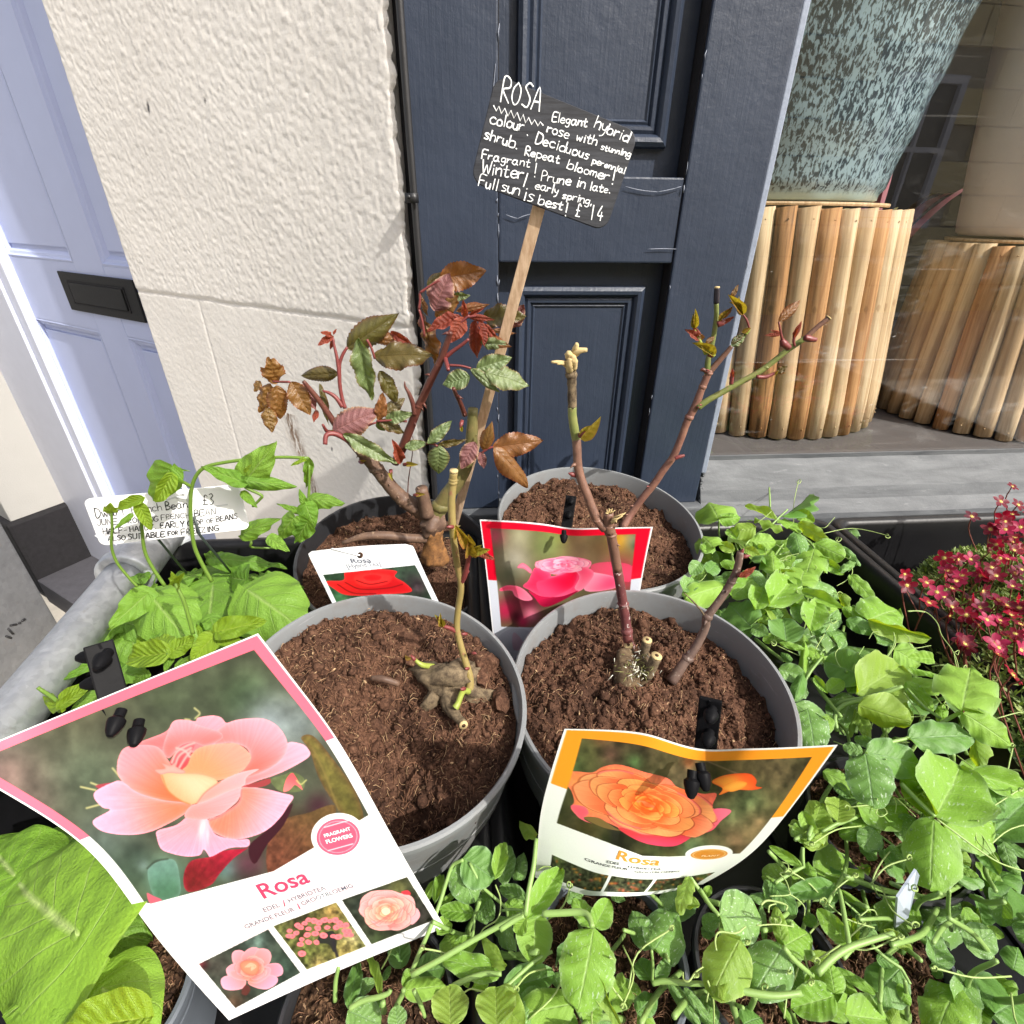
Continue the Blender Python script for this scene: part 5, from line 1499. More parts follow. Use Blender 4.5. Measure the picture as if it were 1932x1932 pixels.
# ------------------------------------------------------------------ printed cards
def even_odd(px, py, X, Y):
    ins = np.zeros(X.shape, dtype=bool)
    n = len(px); j = n - 1
    for i in range(n):
        if py[i] != py[j]:
            c = ((py[i] > Y) != (py[j] > Y)) & (X < (px[j] - px[i]) * (Y - py[i]) / (py[j] - py[i]) + px[i])
            ins ^= c
        j = i
    return ins
def smooth_closed(pts, n=5):
    P = np.asarray(pts, float); N = len(P); out = []
    t = np.arange(n) / n
    for i in range(N):
        p0, p1, p2, p3 = P[i - 1], P[i], P[(i + 1) % N], P[(i + 2) % N]
        for k in t:
            out.append(.5 * (2 * p1 + (p2 - p0) * k + (2 * p0 - 5 * p1 + 4 * p2 - p3) * k * k + (3 * p1 - p0 - 3 * p2 + p3) * k ** 3))
    return np.array(out)

class Card:
    """bent printed card: rows of outline points read off the photograph, laid on a plane with a bulge"""
    def __init__(s, ts, rows, p, n, bulge=None, ns=41, nt=49):
        s.p = Vector(p); s.n = Vector(n).normalized()
        s.ts = np.array(ts, float)
        s.rows = [np.array(r, float) for r in rows]
        s.bulge = bulge or (lambda a, b: 0.0 * a)
        s.ns, s.nt = ns, nt
    def D(s, S, T):
        """picture coordinates of card position (S across 0..1, T down 0..1), arrays of equal shape"""
        sh = S.shape
        vals = []
        for r in s.rows:
            vals.append(spline(np.linspace(0, 1, len(r)), r, S.ravel()))
        A = np.stack(vals)                                # rows, N, 2
        N = A.shape[1]
        out = np.zeros((N, 2))
        Tq = T.ravel()
        # spline along t for every sample: share the matrix
        ts = s.ts; n = len(ts)
        if n == 2:
            w = ((Tq - ts[0]) / (ts[1] - ts[0]))[:, None]
            out = A[0] * (1 - w) + A[1] * w
        else:
            h = np.diff(ts); M = np.zeros((n, n)); M[0, 0] = M[-1, -1] = 1
            B = np.zeros(A.shape)
            for i in range(1, n - 1):
                M[i, i - 1] = h[i - 1]; M[i, i] = 2 * (h[i - 1] + h[i]); M[i, i + 1] = h[i]
                B[i] = 6 * ((A[i + 1] - A[i]) / h[i] - (A[i] - A[i - 1]) / h[i - 1])
            m = np.einsum('ij,jnk->ink', np.linalg.inv(M), B)
            i = np.clip(np.searchsorted(ts, Tq, side='right') - 1, 0, n - 2)
            k = np.arange(N); d1 = (ts[i + 1] - Tq)[:, None]; d0 = (Tq - ts[i])[:, None]; hh = h[i][:, None]
            out = (m[i, k] * d1 ** 3 + m[i + 1, k] * d0 ** 3) / (6 * hh) + (A[i, k] / hh - m[i, k] * hh / 6) * d1 + (A[i + 1, k] / hh - m[i + 1, k] * hh / 6) * d0
        return out.reshape(sh + (2,))
    def pos(s, S, T, off=0.0):
        """numpy world positions"""
        S = np.asarray(S, float); T = np.asarray(T, float)
        D = s.D(S, T)
        Rm = np.array(ROT)
        v = np.stack([(D[..., 0] - 966) / FPX, -(D[..., 1] - 966) / FPX, -np.ones(D.shape[:-1])], -1) @ Rm.T
        n = np.array(s.n)
        num = (np.array(s.p) - np.array(CAMP)) @ n + s.bulge(S, T) + off
        return np.array(CAMP) + v * (num / (v @ n))[..., None]
    def build(s, name, parent, mat, back, thick=.0005, corner=0.0):
        S, T = np.meshgrid(np.linspace(0, 1, s.ns), np.linspace(0, 1, s.nt))
        if corner:
            # rounded top corners: pull outline samples inward
            cut = np.clip(1 - T / corner[1], 0, 1)
            ins = corner[0] * (1 - np.sqrt(np.clip(1 - cut ** 2, 0, 1)))
            Sx = ins + S * (1 - 2 * ins)
        else: Sx = S
        F_ = s.pos(Sx, T, thick); B_ = s.pos(Sx, T, 0)
        uv = np.stack([Sx.ravel(), 1 - T.ravel()], -1)
        gf = grid_faces(s.nt, s.ns)
        front = np_mesh(name, F_.reshape(-1, 3), gf[:, ::-1], mat, parent, True, uv)
        # back and edge
        nn = s.ns * s.nt
        e = []
        ring = list(range(s.ns)) + [r * s.ns + s.ns - 1 for r in range(1, s.nt)] + [(s.nt - 1) * s.ns + c for c in range(s.ns - 2, -1, -1)] + [r * s.ns for r in range(s.nt - 2, 0, -1)]
        for i in range(len(ring)):
            a, b = ring[i], ring[(i + 1) % len(ring)]
            e.append((a, b, b + nn, a + nn))
        allv = np.concatenate([F_.reshape(-1, 3), B_.reshape(-1, 3)])
        np_mesh('card_back', allv, np.concatenate([gf + nn, np.array(e)]), back, parent, False)
        return front

class Painter:
    """paints the flat print of a card; shapes are given in coordinates measured on the photograph"""
    def __init__(s, card, w, h, base):
        s.w, s.h = w, h
        S, T = np.meshgrid((np.arange(w) + .5) / w, (np.arange(h) + .5) / h)
        s.S, s.T = S, T
        D = card.D(S, T); s.X, s.Y = D[..., 0], D[..., 1]
        s.img = np.zeros((h, w, 3)); s.img[:] = np.array(base)
        s.step = max(1e-6, abs(s.X[0, -1] - s.X[0, 0]) / w)
    def _bbox(s, px, py, pad=3):
        m = (s.X > px.min() - pad) & (s.X < px.max() + pad) & (s.Y > py.min() - pad) & (s.Y < py.max() + pad)
        ys, xs = np.where(m)
        if not len(ys): return None
        return slice(ys.min(), ys.max() + 1), slice(xs.min(), xs.max() + 1)
    def shape(s, pts, zf=None, smooth=True):
        P = [zf(*p) for p in pts] if zf else pts
        return smooth_closed(P) if smooth else np.asarray(P, float)
    def poly(s, pts, col, zf=None, smooth=True, grad=None, alpha=1.0, rim=None, rimw=4.0, tex=0.0, seed=1, veins=None, clipmask=None):
        """grad: (p0, p1, colour1) linear from col at p0 to colour1 at p1; rim: colour near the outline"""
        P = s.shape(pts, zf, smooth)
        bb = s._bbox(P[:, 0], P[:, 1])
        if bb is None: return
        X, Y = s.X[bb], s.Y[bb]
        ins = even_odd(P[:, 0], P[:, 1], X, Y)
        if clipmask is not None: ins &= clipmask[bb]
        c = np.zeros(X.shape + (3,)); c[:] = np.array(col, float)
        if grad:
            p0, p1, c1 = grad
            if zf: p0 = zf(*p0); p1 = zf(*p1)
            d = np.subtract(p1, p0); L = d @ d
            k = np.clip(((X - p0[0]) * d[0] + (Y - p0[1]) * d[1]) / L, 0, 1)[..., None]
            k = k * k * (3 - 2 * k)
            c = c * (1 - k) + np.array(c1, float) * k
        if rim is not None:
            dm = np.full(X.shape, 1e9)
            for q in range(0, len(P), 1):
                a = P[q]; b = P[(q + 1) % len(P)]
                ab = b - a; L = ab @ ab + 1e-9
                t = np.clip(((X - a[0]) * ab[0] + (Y - a[1]) * ab[1]) / L, 0, 1)
                dm = np.minimum(dm, (X - a[0] - t * ab[0]) ** 2 + (Y - a[1] - t * ab[1]) ** 2)
            k = .6 * np.exp(-np.sqrt(dm) / rimw)[..., None]
            c = c * (1 - k) + np.array(rim, float) * k
        if tex:
            c = c * (1 + tex * fbm(X * .12, Y * .12, seed, 3)[..., None])
        if veins:
            (vx, vy), amp, fr = veins
            if zf: vx, vy = zf(vx, vy)
            an = np.arctan2(Y - vy, X - vx)
            c = c * (1 + .55 * amp * (vnoise(an * fr * 2.4 + 40, np.hypot(X - vx, Y - vy) * .02 + 3, seed + 5) - .5)[..., None])
        t = s.img[bb]
        a = (ins * alpha)[..., None]
        s.img[bb] = t * (1 - a) + c * a
    def blob(s, x, y, rx, ry, col, alpha=1.0, zf=None, ang=0.0, clip=None, pw=1.0):
        if zf:
            x1, y1 = zf(x + rx, y); x, y = zf(x, y); k = (x1 - x) / rx; rx *= k; ry *= k
        ca, sa = math.cos(ang), math.sin(ang)
        dx, dy = s.X - x, s.Y - y
        q = ((dx * ca + dy * sa) / rx) ** 2 + ((-dx * sa + dy * ca) / ry) ** 2
        a = (np.exp(-q ** pw) * alpha)
        if clip is not None: a = a * clip
        s.img[:] = s.img * (1 - a[..., None]) + np.array(col, float) * a[..., None]
    def mask(s, pts, zf=None, smooth=False):
        P = s.shape(pts, zf, smooth); return even_odd(P[:, 0], P[:, 1], s.X, s.Y)
    def fill(s, mask, col): s.img[mask] = np.array(col, float)
    def line(s, pts, w, col, zf=None, alpha=1.0, clip=None):
        P = [zf(*p) for p in pts] if zf else pts
        P = [np.array(q) for q in crom([Vector((a, b, 0)) for a, b in P], 5)]
        px = np.array([q[0] for q in P]); py = np.array([q[1] for q in P])
        bb = s._bbox(px, py, w + 3)
        if bb is None: return
        X, Y = s.X[bb], s.Y[bb]
        dm = np.full(X.shape, 1e9)
        for a, b in zip(P[:-1], P[1:]):
            ab = (b - a)[:2]; L = ab @ ab + 1e-9
            t = np.clip(((X - a[0]) * ab[0] + (Y - a[1]) * ab[1]) / L, 0, 1)
            dm = np.minimum(dm, (X - a[0] - t * ab[0]) ** 2 + (Y - a[1] - t * ab[1]) ** 2)
        k = np.clip(1.2 - np.sqrt(dm) / w, 0, 1) * alpha
        if clip is not None: k = k * clip[bb]
        s.img[bb] = s.img[bb] * (1 - k[..., None]) + np.array(col, float) * k[..., None]
    def material(s, name, rough=.28, noise=.012, gain=1.0):
        im = s.img.copy()
        # soften the drawn edges by one texel and add print grain
        p = np.pad(im, ((1, 1), (1, 1), (0, 0)), mode='edge')
        im = (p[1:-1, 1:-1] * 4 + (p[:-2, 1:-1] + p[2:, 1:-1] + p[1:-1, :-2] + p[1:-1, 2:]) * 2 + p[:-2, :-2] + p[:-2, 2:] + p[2:, :-2] + p[2:, 2:]) / 16
        im = np.clip(im * gain / 255.0 * (1 + noise * RNG.normal(size=im.shape[:2])[..., None]), 0, 1)
        I = bpy.data.images.new(name, s.w, s.h)
        px = np.ones((s.h, s.w, 4), dtype=np.float32); px[..., :3] = im[::-1]
        I.pixels.foreach_set(px.ravel()); I.update(); I.pack()
        t = NT(name)
        uv = t.n('UVMap'); uv.uv_map = 'uv'
        tx = t.n('TexImage'); tx.image = I; tx.interpolation = 'Cubic'; tx.extension = 'EXTEND'
        t.l(uv.outputs[0], tx.inputs[0])
        return t.done(t.pbsdf(tx.outputs[0], rough, t.bump(t.noise(60, 2, .5, t.coord()), .05, .001), .4))
    def find(s, u, v):
        k = np.argmin((s.X - u) ** 2 + (s.Y - v) ** 2); j, i = divmod(k, s.w)
        return (i + .5) / s.w, (j + .5) / s.h
    def gauss_fill(s, mask, spots, base, tex=.18, seed=3, scale=.06):
        """blurred garden background"""
        acc = np.zeros(s.img.shape); acc[:] = np.array(base, float)
        for (x, y, r, c, a) in spots:
            k = (a * np.exp(-((s.X - x) ** 2 + (s.Y - y) ** 2) / r ** 2))[..., None]
            acc = acc * (1 - k) + np.array(c, float) * k
        acc *= (1 + tex * fbm(s.X * scale, s.Y * scale, seed, 4)[..., None])
        s.img[mask] = acc[mask]

def rosette(P, c, ax, ay, zf, clip, edge, base, rings, seed, rmin=.12, tip=None):
    """layered petals of a printed rose: c centre, ax / ay half axes, all in measured coordinates"""
    r = random.Random(seed); c = np.array(c, float); ax = np.array(ax, float); ay = np.array(ay, float)
    f = lambda rho, th: tuple(c + rho * (math.cos(th) * ax + math.sin(th) * ay))
    th = r.uniform(0, 6)
    for k in range(rings):
        q = k / max(1, rings - 1); R = 1.0 - (1 - rmin) * q ** .85
        for j in range(max(3, int(6 - 2.5 * q))):
            th += 2.4 + r.uniform(-.3, .3); w = r.uniform(.55, .85) + .25 * q
            rr = R * r.uniform(.92, 1.05)
            out = [f(rr * (1 - .30 * (abs(t) ** 2.4)) * (1 + r.uniform(-.02, .02)), th + t * w) for t in np.linspace(-1, 1, 9)]
            pts = out + [f(rr * .50, th + w * .55), f(rr * .42, th), f(rr * .50, th - w * .55)]
            e = tuple(x * r.uniform(.94, 1.04) for x in edge(q)); b = base(q)
            sh = [tuple(c + (np.array(p) - c) * 1.035) for p in pts[:9]] + pts[9:]
            P.poly(sh, shade(b, .62), zf=zf, clipmask=clip, alpha=.55)
            P.poly(pts, b, zf=zf, clipmask=clip, grad=(f(rr * .55, th), f(rr * 1.0, th), e), veins=(c, .16, 26), seed=r.randrange(99))
            P.line(out[1:-1], 1.0, tuple(min(255, x * 1.08 + 12) for x in e), zf=zf, alpha=.6, clip=clip)
            if tip and k < 2 and r.random() < .6: P.line(out[2:7], 2.2, tip, zf=zf, alpha=.55, clip=clip)
    P.blob(c[0], c[1], abs(ax[0]) * rmin * .8, abs(ay[1]) * rmin * .8, shade(base(1), .8), .6, zf=zf, clip=clip)
def lerp3(a, b, t): return tuple(x * (1 - t) + y * t for x, y in zip(a, b))
def text_mesh(body, bold=0.0):
    cu = bpy.data.curves.new('lettering', 'FONT'); cu.body = body; cu.size = 1.0; cu.offset = bold; cu.resolution_u = 3
    o = bpy.data.objects.new('lettering', cu); COL.objects.link(o)
    bpy.context.view_layer.update()
    dg = bpy.context.evaluated_depsgraph_get()
    me = o.evaluated_get(dg).to_mesh()
    V = np.array([v.co[:] for v in me.vertices]); F = [tuple(p.vertices) for p in me.polygons]
    o.evaluated_get(dg).to_mesh_clear()
    bpy.data.objects.remove(o); bpy.data.curves.remove(cu)
    return V, F
def text_on(card, P, body, a, b, mat, parent, bold=0.0, off=.0007, hscale=1.0):
    """letter a line so that it runs from picture point a to b (baseline) on the card"""
    V, F = text_mesh(body, bold)
    x0, x1 = V[:, 0].min(), V[:, 0].max()
    sa = np.array(P.find(*a)); sb = np.array(P.find(*b))
    # metric size of the card
    q = card.pos(np.array([0., 1., 0.5, .5]), np.array([.5, .5, 0., 1.]))
    Wm = np.linalg.norm(q[1] - q[0]); Hm = np.linalg.norm(q[3] - q[2])
    d = (sb - sa) * np.array([Wm, Hm]); L = np.linalg.norm(d); d /= L
    up = np.array([d[1], -d[0]])
    k = L / (x1 - x0)
    M = np.outer((V[:, 0] - x0) * k, d) + np.outer(V[:, 1] * k * hscale, up)
    st = sa + M / np.array([Wm, Hm])
    W = card.pos(st[:, 0], st[:, 1], off)
    m = MB(); m.add([tuple(w) for w in W], F)
    return m.build('lettering', mat, parent, smooth=False)

def ink(name, c, r=.4): return mat_simple(name, srgb(*c), r, .03, 50)
INK_BLACK = ink('black_print', (40, 40, 46)); INK_GREY = ink('grey_print', (88, 92, 104))
CARDWHITE = mat_simple('white_card', srgb(236, 236, 238), .35, .02, 50)

PEGMAT = mat_simple('black_peg_plastic', (.006, .006, .007, 1), .5, .3, 60, .2, 200, .06)
def peg(root_label, card_pts, tip_at, cat='plant peg', w=.011, knobs=(), holes=(), name='card_peg', thick=.003):
    """black studded plastic peg; card_pts: path points, knobs: points of studs along the visible part, holes: studs through the card"""
    base = Vector(card_pts[0])
    root = thing(name, root_label, cat or 'plant peg', base, 'black studded card pegs')
    P = [Vector(p) for p in card_pts]
    m = MB()
    f0 = (CAMP - P[-1]).normalized()
    for i in range(len(P) - 1):
        d = (P[i + 1] - P[i]).normalized(); x = d.cross(f0).normalized(); z = x.cross(d)
        a, b = P[i], P[i + 1]
        m.box(a - x * w / 2 - z * thick / 2, x * w, d * ((b - a).length - .0002), z * thick)
    m.build('peg_strip', PEGMAT, root, smooth=False, bevel=.0007)
    m = MB()
    d = (P[-1] - P[0]).normalized(); x = d.cross(f0).normalized(); z = x.cross(d)
    m.box(P[0] - x * .0006 + z * thick * .5, x * .0012, P[-1] - P[0], z * .0009)
    m.build('peg_ridge', PEGMAT, root, smooth=False)
    for p in knobs:
        p = Vector(p[0]); dd = z
        stud(root, p, dd, .0042, .0105)
    for (p, dd) in holes:
        stud(root, Vector(p), Vector(dd).normalized(), .0040, .0125)
    return root
def stud(root, p, d, r, h):
    m = MB()
    m.lathe(p, d, [(0, -.001), (r * .62, -.001), (r * .62, h * .22), (r, h * .34), (r * .98, h * .48), (r * .72, h * .78), (r * .38, h * .96), (0, h)], 18)
    m.build('stud', PEGMAT, root, smooth=True, auto=40)

Z1 = zoom(150, 1380, 3.45)
ZT = zoom(380, 1700, 3.7154)
def shade(c, k): return tuple(max(0, min(255, x * k)) for x in c)

def pink_card():
    sc = 1.0
    A = Vector((-.272, .172, CAMZ - .245)); B = Vector((-.134, .204, CAMZ - .195)); Cc = Vector((-.039, .154, CAMZ - .402))
    A, B, Cc = (CAMP + (q - CAMP) * .95 for q in (A, B, Cc)); Pp = B
    n = (A - B).cross(Cc - B).normalized()
    if n.dot(CAMP - B) < 0: n = -n
    def bulge(S, T):
        return .030 * np.clip((.42 - S) / .42, 0, 1) ** 2 * np.clip((.6 - T) / .6, 0, 1) ** 1.5 + .004 * np.sin(T * 5.5 - 1) * np.clip(T - .55, 0, 1) * 2 * np.sin(S * 4.2)
    card = Card([0, .185, .37, .62, 1.0],
        [[(-95, 1436), (196, 1315), (487, 1195)],
         [(12, 1498), (290, 1387), (563, 1294)],
         [(147, 1587), (400, 1482), (634, 1391)],
         [(263, 1726), (497, 1628), (723, 1547)],
         [(432, 1925), (645, 1829), (840, 1750)]], Pp, n, bulge)
    # keep small offsets of the outline: the bottom edge waves a little
    P = Painter(card, 760, 1130, (250, 250, 250))
    PINK = (250, 108, 130)
    S, T, X, Y = P.S, P.T, P.X, P.Y
    bw = .042; bt = .040
    rim = (S < .006) | (S > .994) | (T < .004)
    border = (T < .37) & ((S < bw) | (S > 1 - bw) | (T < bt))
    photo = P.mask([Z1(-1400, 900), Z1(523, 1475), Z1(1370, 1250), Z1(1660, 1080), Z1(2300, 700), Z1(1700, -900), Z1(-1400, 0)]) & (S > bw) & (S < 1 - bw) & (T > bt)
    P.fill(border, PINK); P.fill(rim, (250, 250, 250))
    z = lambda x, y: Z1(x, y)
    sp_ = []
    for (x, y, r, c, a) in ((0, 100, 420, (84, 82, 62), 1), (700, 100, 330, (66, 76, 56), .9), (1180, 60, 200, (66, 92, 58), .7), (1350, 230, 190, (132, 144, 146), 1), (1560, 250, 170, (122, 134, 134), .9), (-100, 700, 500, (76, 80, 66), .9), (120, 620, 240, (84, 98, 78), .7), (200, 1080, 200, (92, 106, 98), .9), (420, 1130, 110, (58, 70, 62), .8), (330, 1290, 180, (66, 84, 70), .8), (620, 1290, 150, (92, 128, 112), .9), (640, 1350, 100, (78, 116, 96), .9), (470, 1210, 40, (120, 142, 134), .7), (1050, 1230, 90, (84, 116, 112), .9), (1200, 1200, 120, (88, 48, 62), .8), (1500, 900, 200, (70, 52, 40), .9), (1560, 720, 130, (74, 84, 66), .8), (1900, 400, 260, (70, 72, 60), .9), (1680, 800, 90, (64, 32, 44), .8), (-500, 600, 250, (120, 96, 92), .8), (-300, 780, 160, (104, 92, 84), .7)):
        xx, yy = z(x, y); sp_.append((xx, yy, r * .2735, c, a))
    P.gauss_fill(photo, sp_, (72, 76, 60), .30, 5, .035)
    cm = photo
    def poly(pts, col, **k): P.poly(pts, col, zf=z, clipmask=cm, **k)
    # foliage behind
    poly([(1560, 330), (1640, 315), (1760, 450), (1930, 690), (1990, 900), (1880, 890), (1780, 770), (1680, 600), (1620, 420)], (112, 104, 50), grad=((1600, 350), (1900, 850), (92, 88, 42)), rim=(96, 60, 44), rimw=6, tex=.25)
    P.line([(1640, 400), (1720, 570), (1820, 830)], 3, (128, 112, 60), zf=z, alpha=.6, clip=cm)
    poly([(1330, 1260), (1330, 1060), (1440, 900), (1600, 850), (1800, 800), (1700, 1060), (1400, 1260)], (104, 62, 46), grad=((1400, 1200), (1750, 850), (96, 74, 44)), tex=.3)
    for k in range(5): P.line([(1420 + k * 60, 1200 - k * 50), (1480 + k * 60, 1080 - k * 40), (1600 + k * 40, 930 - k * 10)], 2.2, (124, 82, 60), zf=z, alpha=.35, clip=cm)
    poly([(1200, 1080), (1330, 960), (1500, 780), (1440, 930), (1330, 1060), (1240, 1200)], (58, 26, 34))
    poly([(500, 1260), (560, 1190), (680, 1170), (720, 1280), (715, 1420), (560, 1440)], (98, 136, 122), grad=((600, 1200), (640, 1420), (70, 108, 84)), rim=(118, 150, 138), tex=.1)
    poly([(495, 1400), (540, 1420), (600, 1450), (520, 1475)], (196, 92, 110))
    P.line([(500, 1230), (560, 1180), (640, 1165)], 2.5, (52, 62, 54), zf=z, alpha=.7, clip=cm)
    # sepals
    for q in ([(830, 195), (860, 160), (825, 125)], [(790, 205), (760, 200)], [(40, 668), (140, 690)], [(110, 640), (190, 670)], [(80, 815), (170, 790)], [(260, 540), (310, 600)]):
        P.line(q, 2.6, (176, 172, 118), zf=z, alpha=.9, clip=cm)
    poly([(140, 660), (250, 640), (200, 690)], (150, 60, 70))
    # flower, back to front
    poly([(420, 375), (620, 290), (680, 220), (760, 205), (830, 215), (850, 190), (950, 175), (1010, 190), (1040, 225), (1075, 230), (1010, 330), (900, 420), (700, 430), (500, 420)], (252, 150, 166), grad=((900, 180), (760, 420), (240, 110, 112)), rim=(252, 170, 182), rimw=4, veins=((750, 420), .14, 12))
    poly([(1465, 368), (1540, 365), (1595, 390), (1622, 450), (1540, 510), (1400, 580), (1280, 620), (1150, 665), (1165, 600), (1300, 560), (1420, 480)], (250, 164, 186), grad=((1600, 420), (1200, 620), (248, 124, 124)), rim=(254, 190, 210), rimw=3, veins=((1150, 620), .12, 14))
    poly([(930, 345), (990, 270), (1080, 215), (1200, 195), (1310, 200), (1400, 250), (1455, 330), (1465, 400), (1430, 470), (1350, 535), (1200, 600), (1140, 570), (1205, 470), (1180, 400), (1080, 365), (980, 372)], (252, 152, 168), grad=((1330, 230), (1180, 560), (246, 100, 88)), rim=(254, 178, 190), rimw=4, veins=((1150, 560), .12, 14))
    poly([(605, 410), (640, 290), (680, 215), (760, 206), (850, 240), (1000, 290), (1010, 340), (900, 385), (820, 365), (730, 385), (650, 470)], (252, 148, 160), grad=((740, 215), (760, 400), (244, 108, 104)), rim=(254, 172, 182), rimw=3, veins=((760, 420), .12, 14))
    poly([(320, 625), (290, 560), (302, 460), (350, 395), (480, 378), (580, 398), (640, 480), (700, 570), (730, 700), (800, 800), (600, 765), (430, 708), (345, 660)], (252, 140, 150), grad=((360, 420), (700, 740), (252, 100, 60)), rim=(254, 170, 180), rimw=4, veins=((780, 760), .12, 14))
    poly([(320, 628), (240, 645), (140, 700), (135, 750), (190, 810), (240, 830), (125, 900), (160, 960), (260, 992), (400, 999), (520, 978), (640, 925), (770, 845), (805, 785), (600, 758), (430, 706)], (250, 158, 184), grad=((200, 880), (740, 790), (252, 116, 84)), rim=(254, 182, 214), rimw=3, veins=((820, 760), .16, 18), tex=.03)
    poly([(1150, 672), (1300, 680), (1430, 710), (1507, 735), (1470, 800), (1425, 870), (1340, 955), (1240, 1005), (1110, 1032), (1000, 1004), (930, 955), (920, 895), (1000, 865), (1130, 770)], (250, 164, 186), grad=((1380, 900), (1080, 760), (252, 122, 98)), rim=(254, 184, 214), rimw=3, veins=((1080, 700), .16, 18), tex=.03)
    poly([(790, 868), (700, 930), (570, 970), (565, 1020), (590, 1090), (640, 1120), (760, 1148), (860, 1140), (890, 1100), (942, 1162), (1000, 1120), (1080, 1088), (1192, 1080), (1197, 1030), (1110, 1032), (980, 1002), (930, 935), (900, 878)], (249, 154, 182), grad=((860, 1140), (840, 870), (250, 146, 152)), rim=(254, 178, 212), rimw=3, veins=((880, 880), .2, 20), tex=.03)
    P.blob(880, 950, 22, 70, (248, 236, 232), .75, zf=z, clip=cm, ang=.2); P.blob(915, 1000, 12, 60, (246, 216, 226), .6, zf=z, clip=cm)
    P.blob(890, 1010, 26, 120, (250, 190, 214), .5, zf=z, clip=cm)
    poly([(755, 868), (800, 800), (900, 768), (1010, 718), (1130, 658), (1152, 640), (1135, 745), (1080, 805), (1000, 862), (900, 892), (800, 892)], (252, 152, 158), grad=((1080, 720), (800, 860), (250, 136, 132)), rim=(254, 178, 186), rimw=3, veins=((800, 830), .12, 16))
    P.line([(930, 900), (1010, 866), (1130, 775), (1150, 690)], 2.2, (226, 96, 92), zf=z, alpha=.55, clip=cm)
    poly([(740, 570), (815, 430), (900, 385), (1060, 366), (1130, 376), (1200, 430), (1212, 480), (1150, 560), (1010, 620), (940, 612), (860, 588)], (254, 146, 128), grad=((1100, 390), (900, 590), (255, 140, 96)), rim=(254, 164, 144), rimw=4, veins=((860, 600), .10, 14))
    poly([(590, 582), (650, 566), (740, 576), (880, 586), (984, 632), (900, 722), (840, 778), (790, 787), (720, 757), (640, 692)], (255, 186, 150), grad=((820, 640), (680, 760), (254, 158, 112)), rim=(255, 150, 110), rimw=5, veins=((760, 560), .06, 14))
    poly([(840, 782), (895, 705), (1000, 632), (1130, 572), (1270, 545), (1185, 600), (1162, 662), (1030, 712), (920, 762)], (252, 154, 158), grad=((1150, 590), (880, 760), (252, 142, 132)), rim=(254, 186, 188), rimw=3)
    P.line([(842, 780), (900, 705), (1000, 634)], 2, (232, 112, 84), zf=z, alpha=.7, clip=cm)
    poly([(655, 505), (690, 440), (730, 385), (800, 362), (828, 372), (805, 430), (775, 515), (720, 548)], (240, 92, 100), grad=((720, 400), (740, 540), (224, 64, 70)))
    for q in ([(668, 500), (700, 430), (770, 385), (822, 366)], [(690, 520), (722, 450), (800, 400)], [(720, 535), (760, 470), (800, 420)], [(700, 400), (760, 420), (790, 460)]):
        P.line(q, 3, (252, 166, 160), zf=z, alpha=.9, clip=cm)
    poly([(550, 550), (620, 540), (600, 505), (660, 520), (690, 500), (700, 530), (760, 560), (740, 578), (650, 572), (590, 582)], (252, 156, 146), rim=(240, 104, 96), rimw=2)
    P.line([(600, 590), (640, 690), (720, 757), (790, 787)], 2.4, (246, 112, 62), zf=z, alpha=.6, clip=cm)
    # bud and red leaf
    poly([(1160, 665), (1240, 640), (1340, 610), (1350, 640), (1280, 670)], (150, 60, 62))
    poly([(1350, 620), (1440, 585), (1500, 565), (1580, 610), (1570, 690), (1480, 705), (1400, 690)], (98, 108, 70), tex=.2)
    poly([(1438, 700), (1455, 620), (1495, 572), (1525, 600), (1572, 690), (1520, 655), (1480, 690)], (244, 124, 122), grad=((1460, 700), (1500, 580), (226, 84, 90)))
    P.line([(1530, 625), (1560, 650), (1595, 622)], 2, (176, 176, 110), zf=z, clip=cm)
    poly([(780, 1392), (748, 1290), (800, 1180), (940, 1150), (1030, 1108), (1160, 1095), (1190, 1092), (1090, 1165), (1000, 1265), (930, 1350)], (150, 26, 48), grad=((1100, 1100), (820, 1380), (112, 24, 34)), rim=(170, 40, 62), rimw=3, tex=.2, veins=((800, 1380), .3, 8))
    # badge
    bx, by = Z1(1815, 985)
    def ell(cx, cy, rx, ry, ang=-.12):
        return (((X - cx) * math.cos(ang) + (Y - cy) * math.sin(ang)) / rx) ** 2 + ((-(X - cx) * math.sin(ang) + (Y - cy) * math.cos(ang)) / ry) ** 2
    q = ell(638, 1577, 51, 43); P.fill(q < 1, (250, 250, 250))
    q = ell(638, 1579, 41, 34); P.fill(q < 1, (246, 90, 118))
    ringm = (q > .72) & (q < .79); P.img[ringm] = P.img[ringm] * .4 + np.array((250, 220, 226)) * .6
    for (a, b) in (((612, 1561), (661, 1547)), ((619, 1605), (666, 1592))): P.line([a, b], 1.1, (255, 245, 247))
    # faint petals behind the lettering
    white = ~photo & ~border & (T > .4)
    P.poly([(765, 1490), (900, 1510), (1100, 1525), (1330, 1520), (1340, 1700), (1200, 1790), (1000, 1760), (860, 1640)], (250, 228, 230), zf=Z1, clipmask=white, alpha=.75)
    P.poly([(1300, 1480), (1450, 1330), (1720, 1225), (1700, 1380), (1600, 1500), (1380, 1600)], (250, 224, 228), zf=Z1, clipmask=white, alpha=.75)
    P.poly([(1000, 300), (1060, 190), (1250, 120), (1500, 60), (1420, 170), (1330, 260), (1150, 330)], (250, 226, 230), zf=ZT, clipmask=white, alpha=.8)
    # three small photographs
    q1 = [ZT(65, 847), ZT(580, 590), ZT(820, 912), ZT(337, 1175)]
    q2 = [ZT(620, 565), ZT(1085, 390), ZT(1307, 715), ZT(868, 888)]
    q3 = [ZT(1128, 372), ZT(1612, 200), ZT(1812, 520), ZT(1350, 700)]
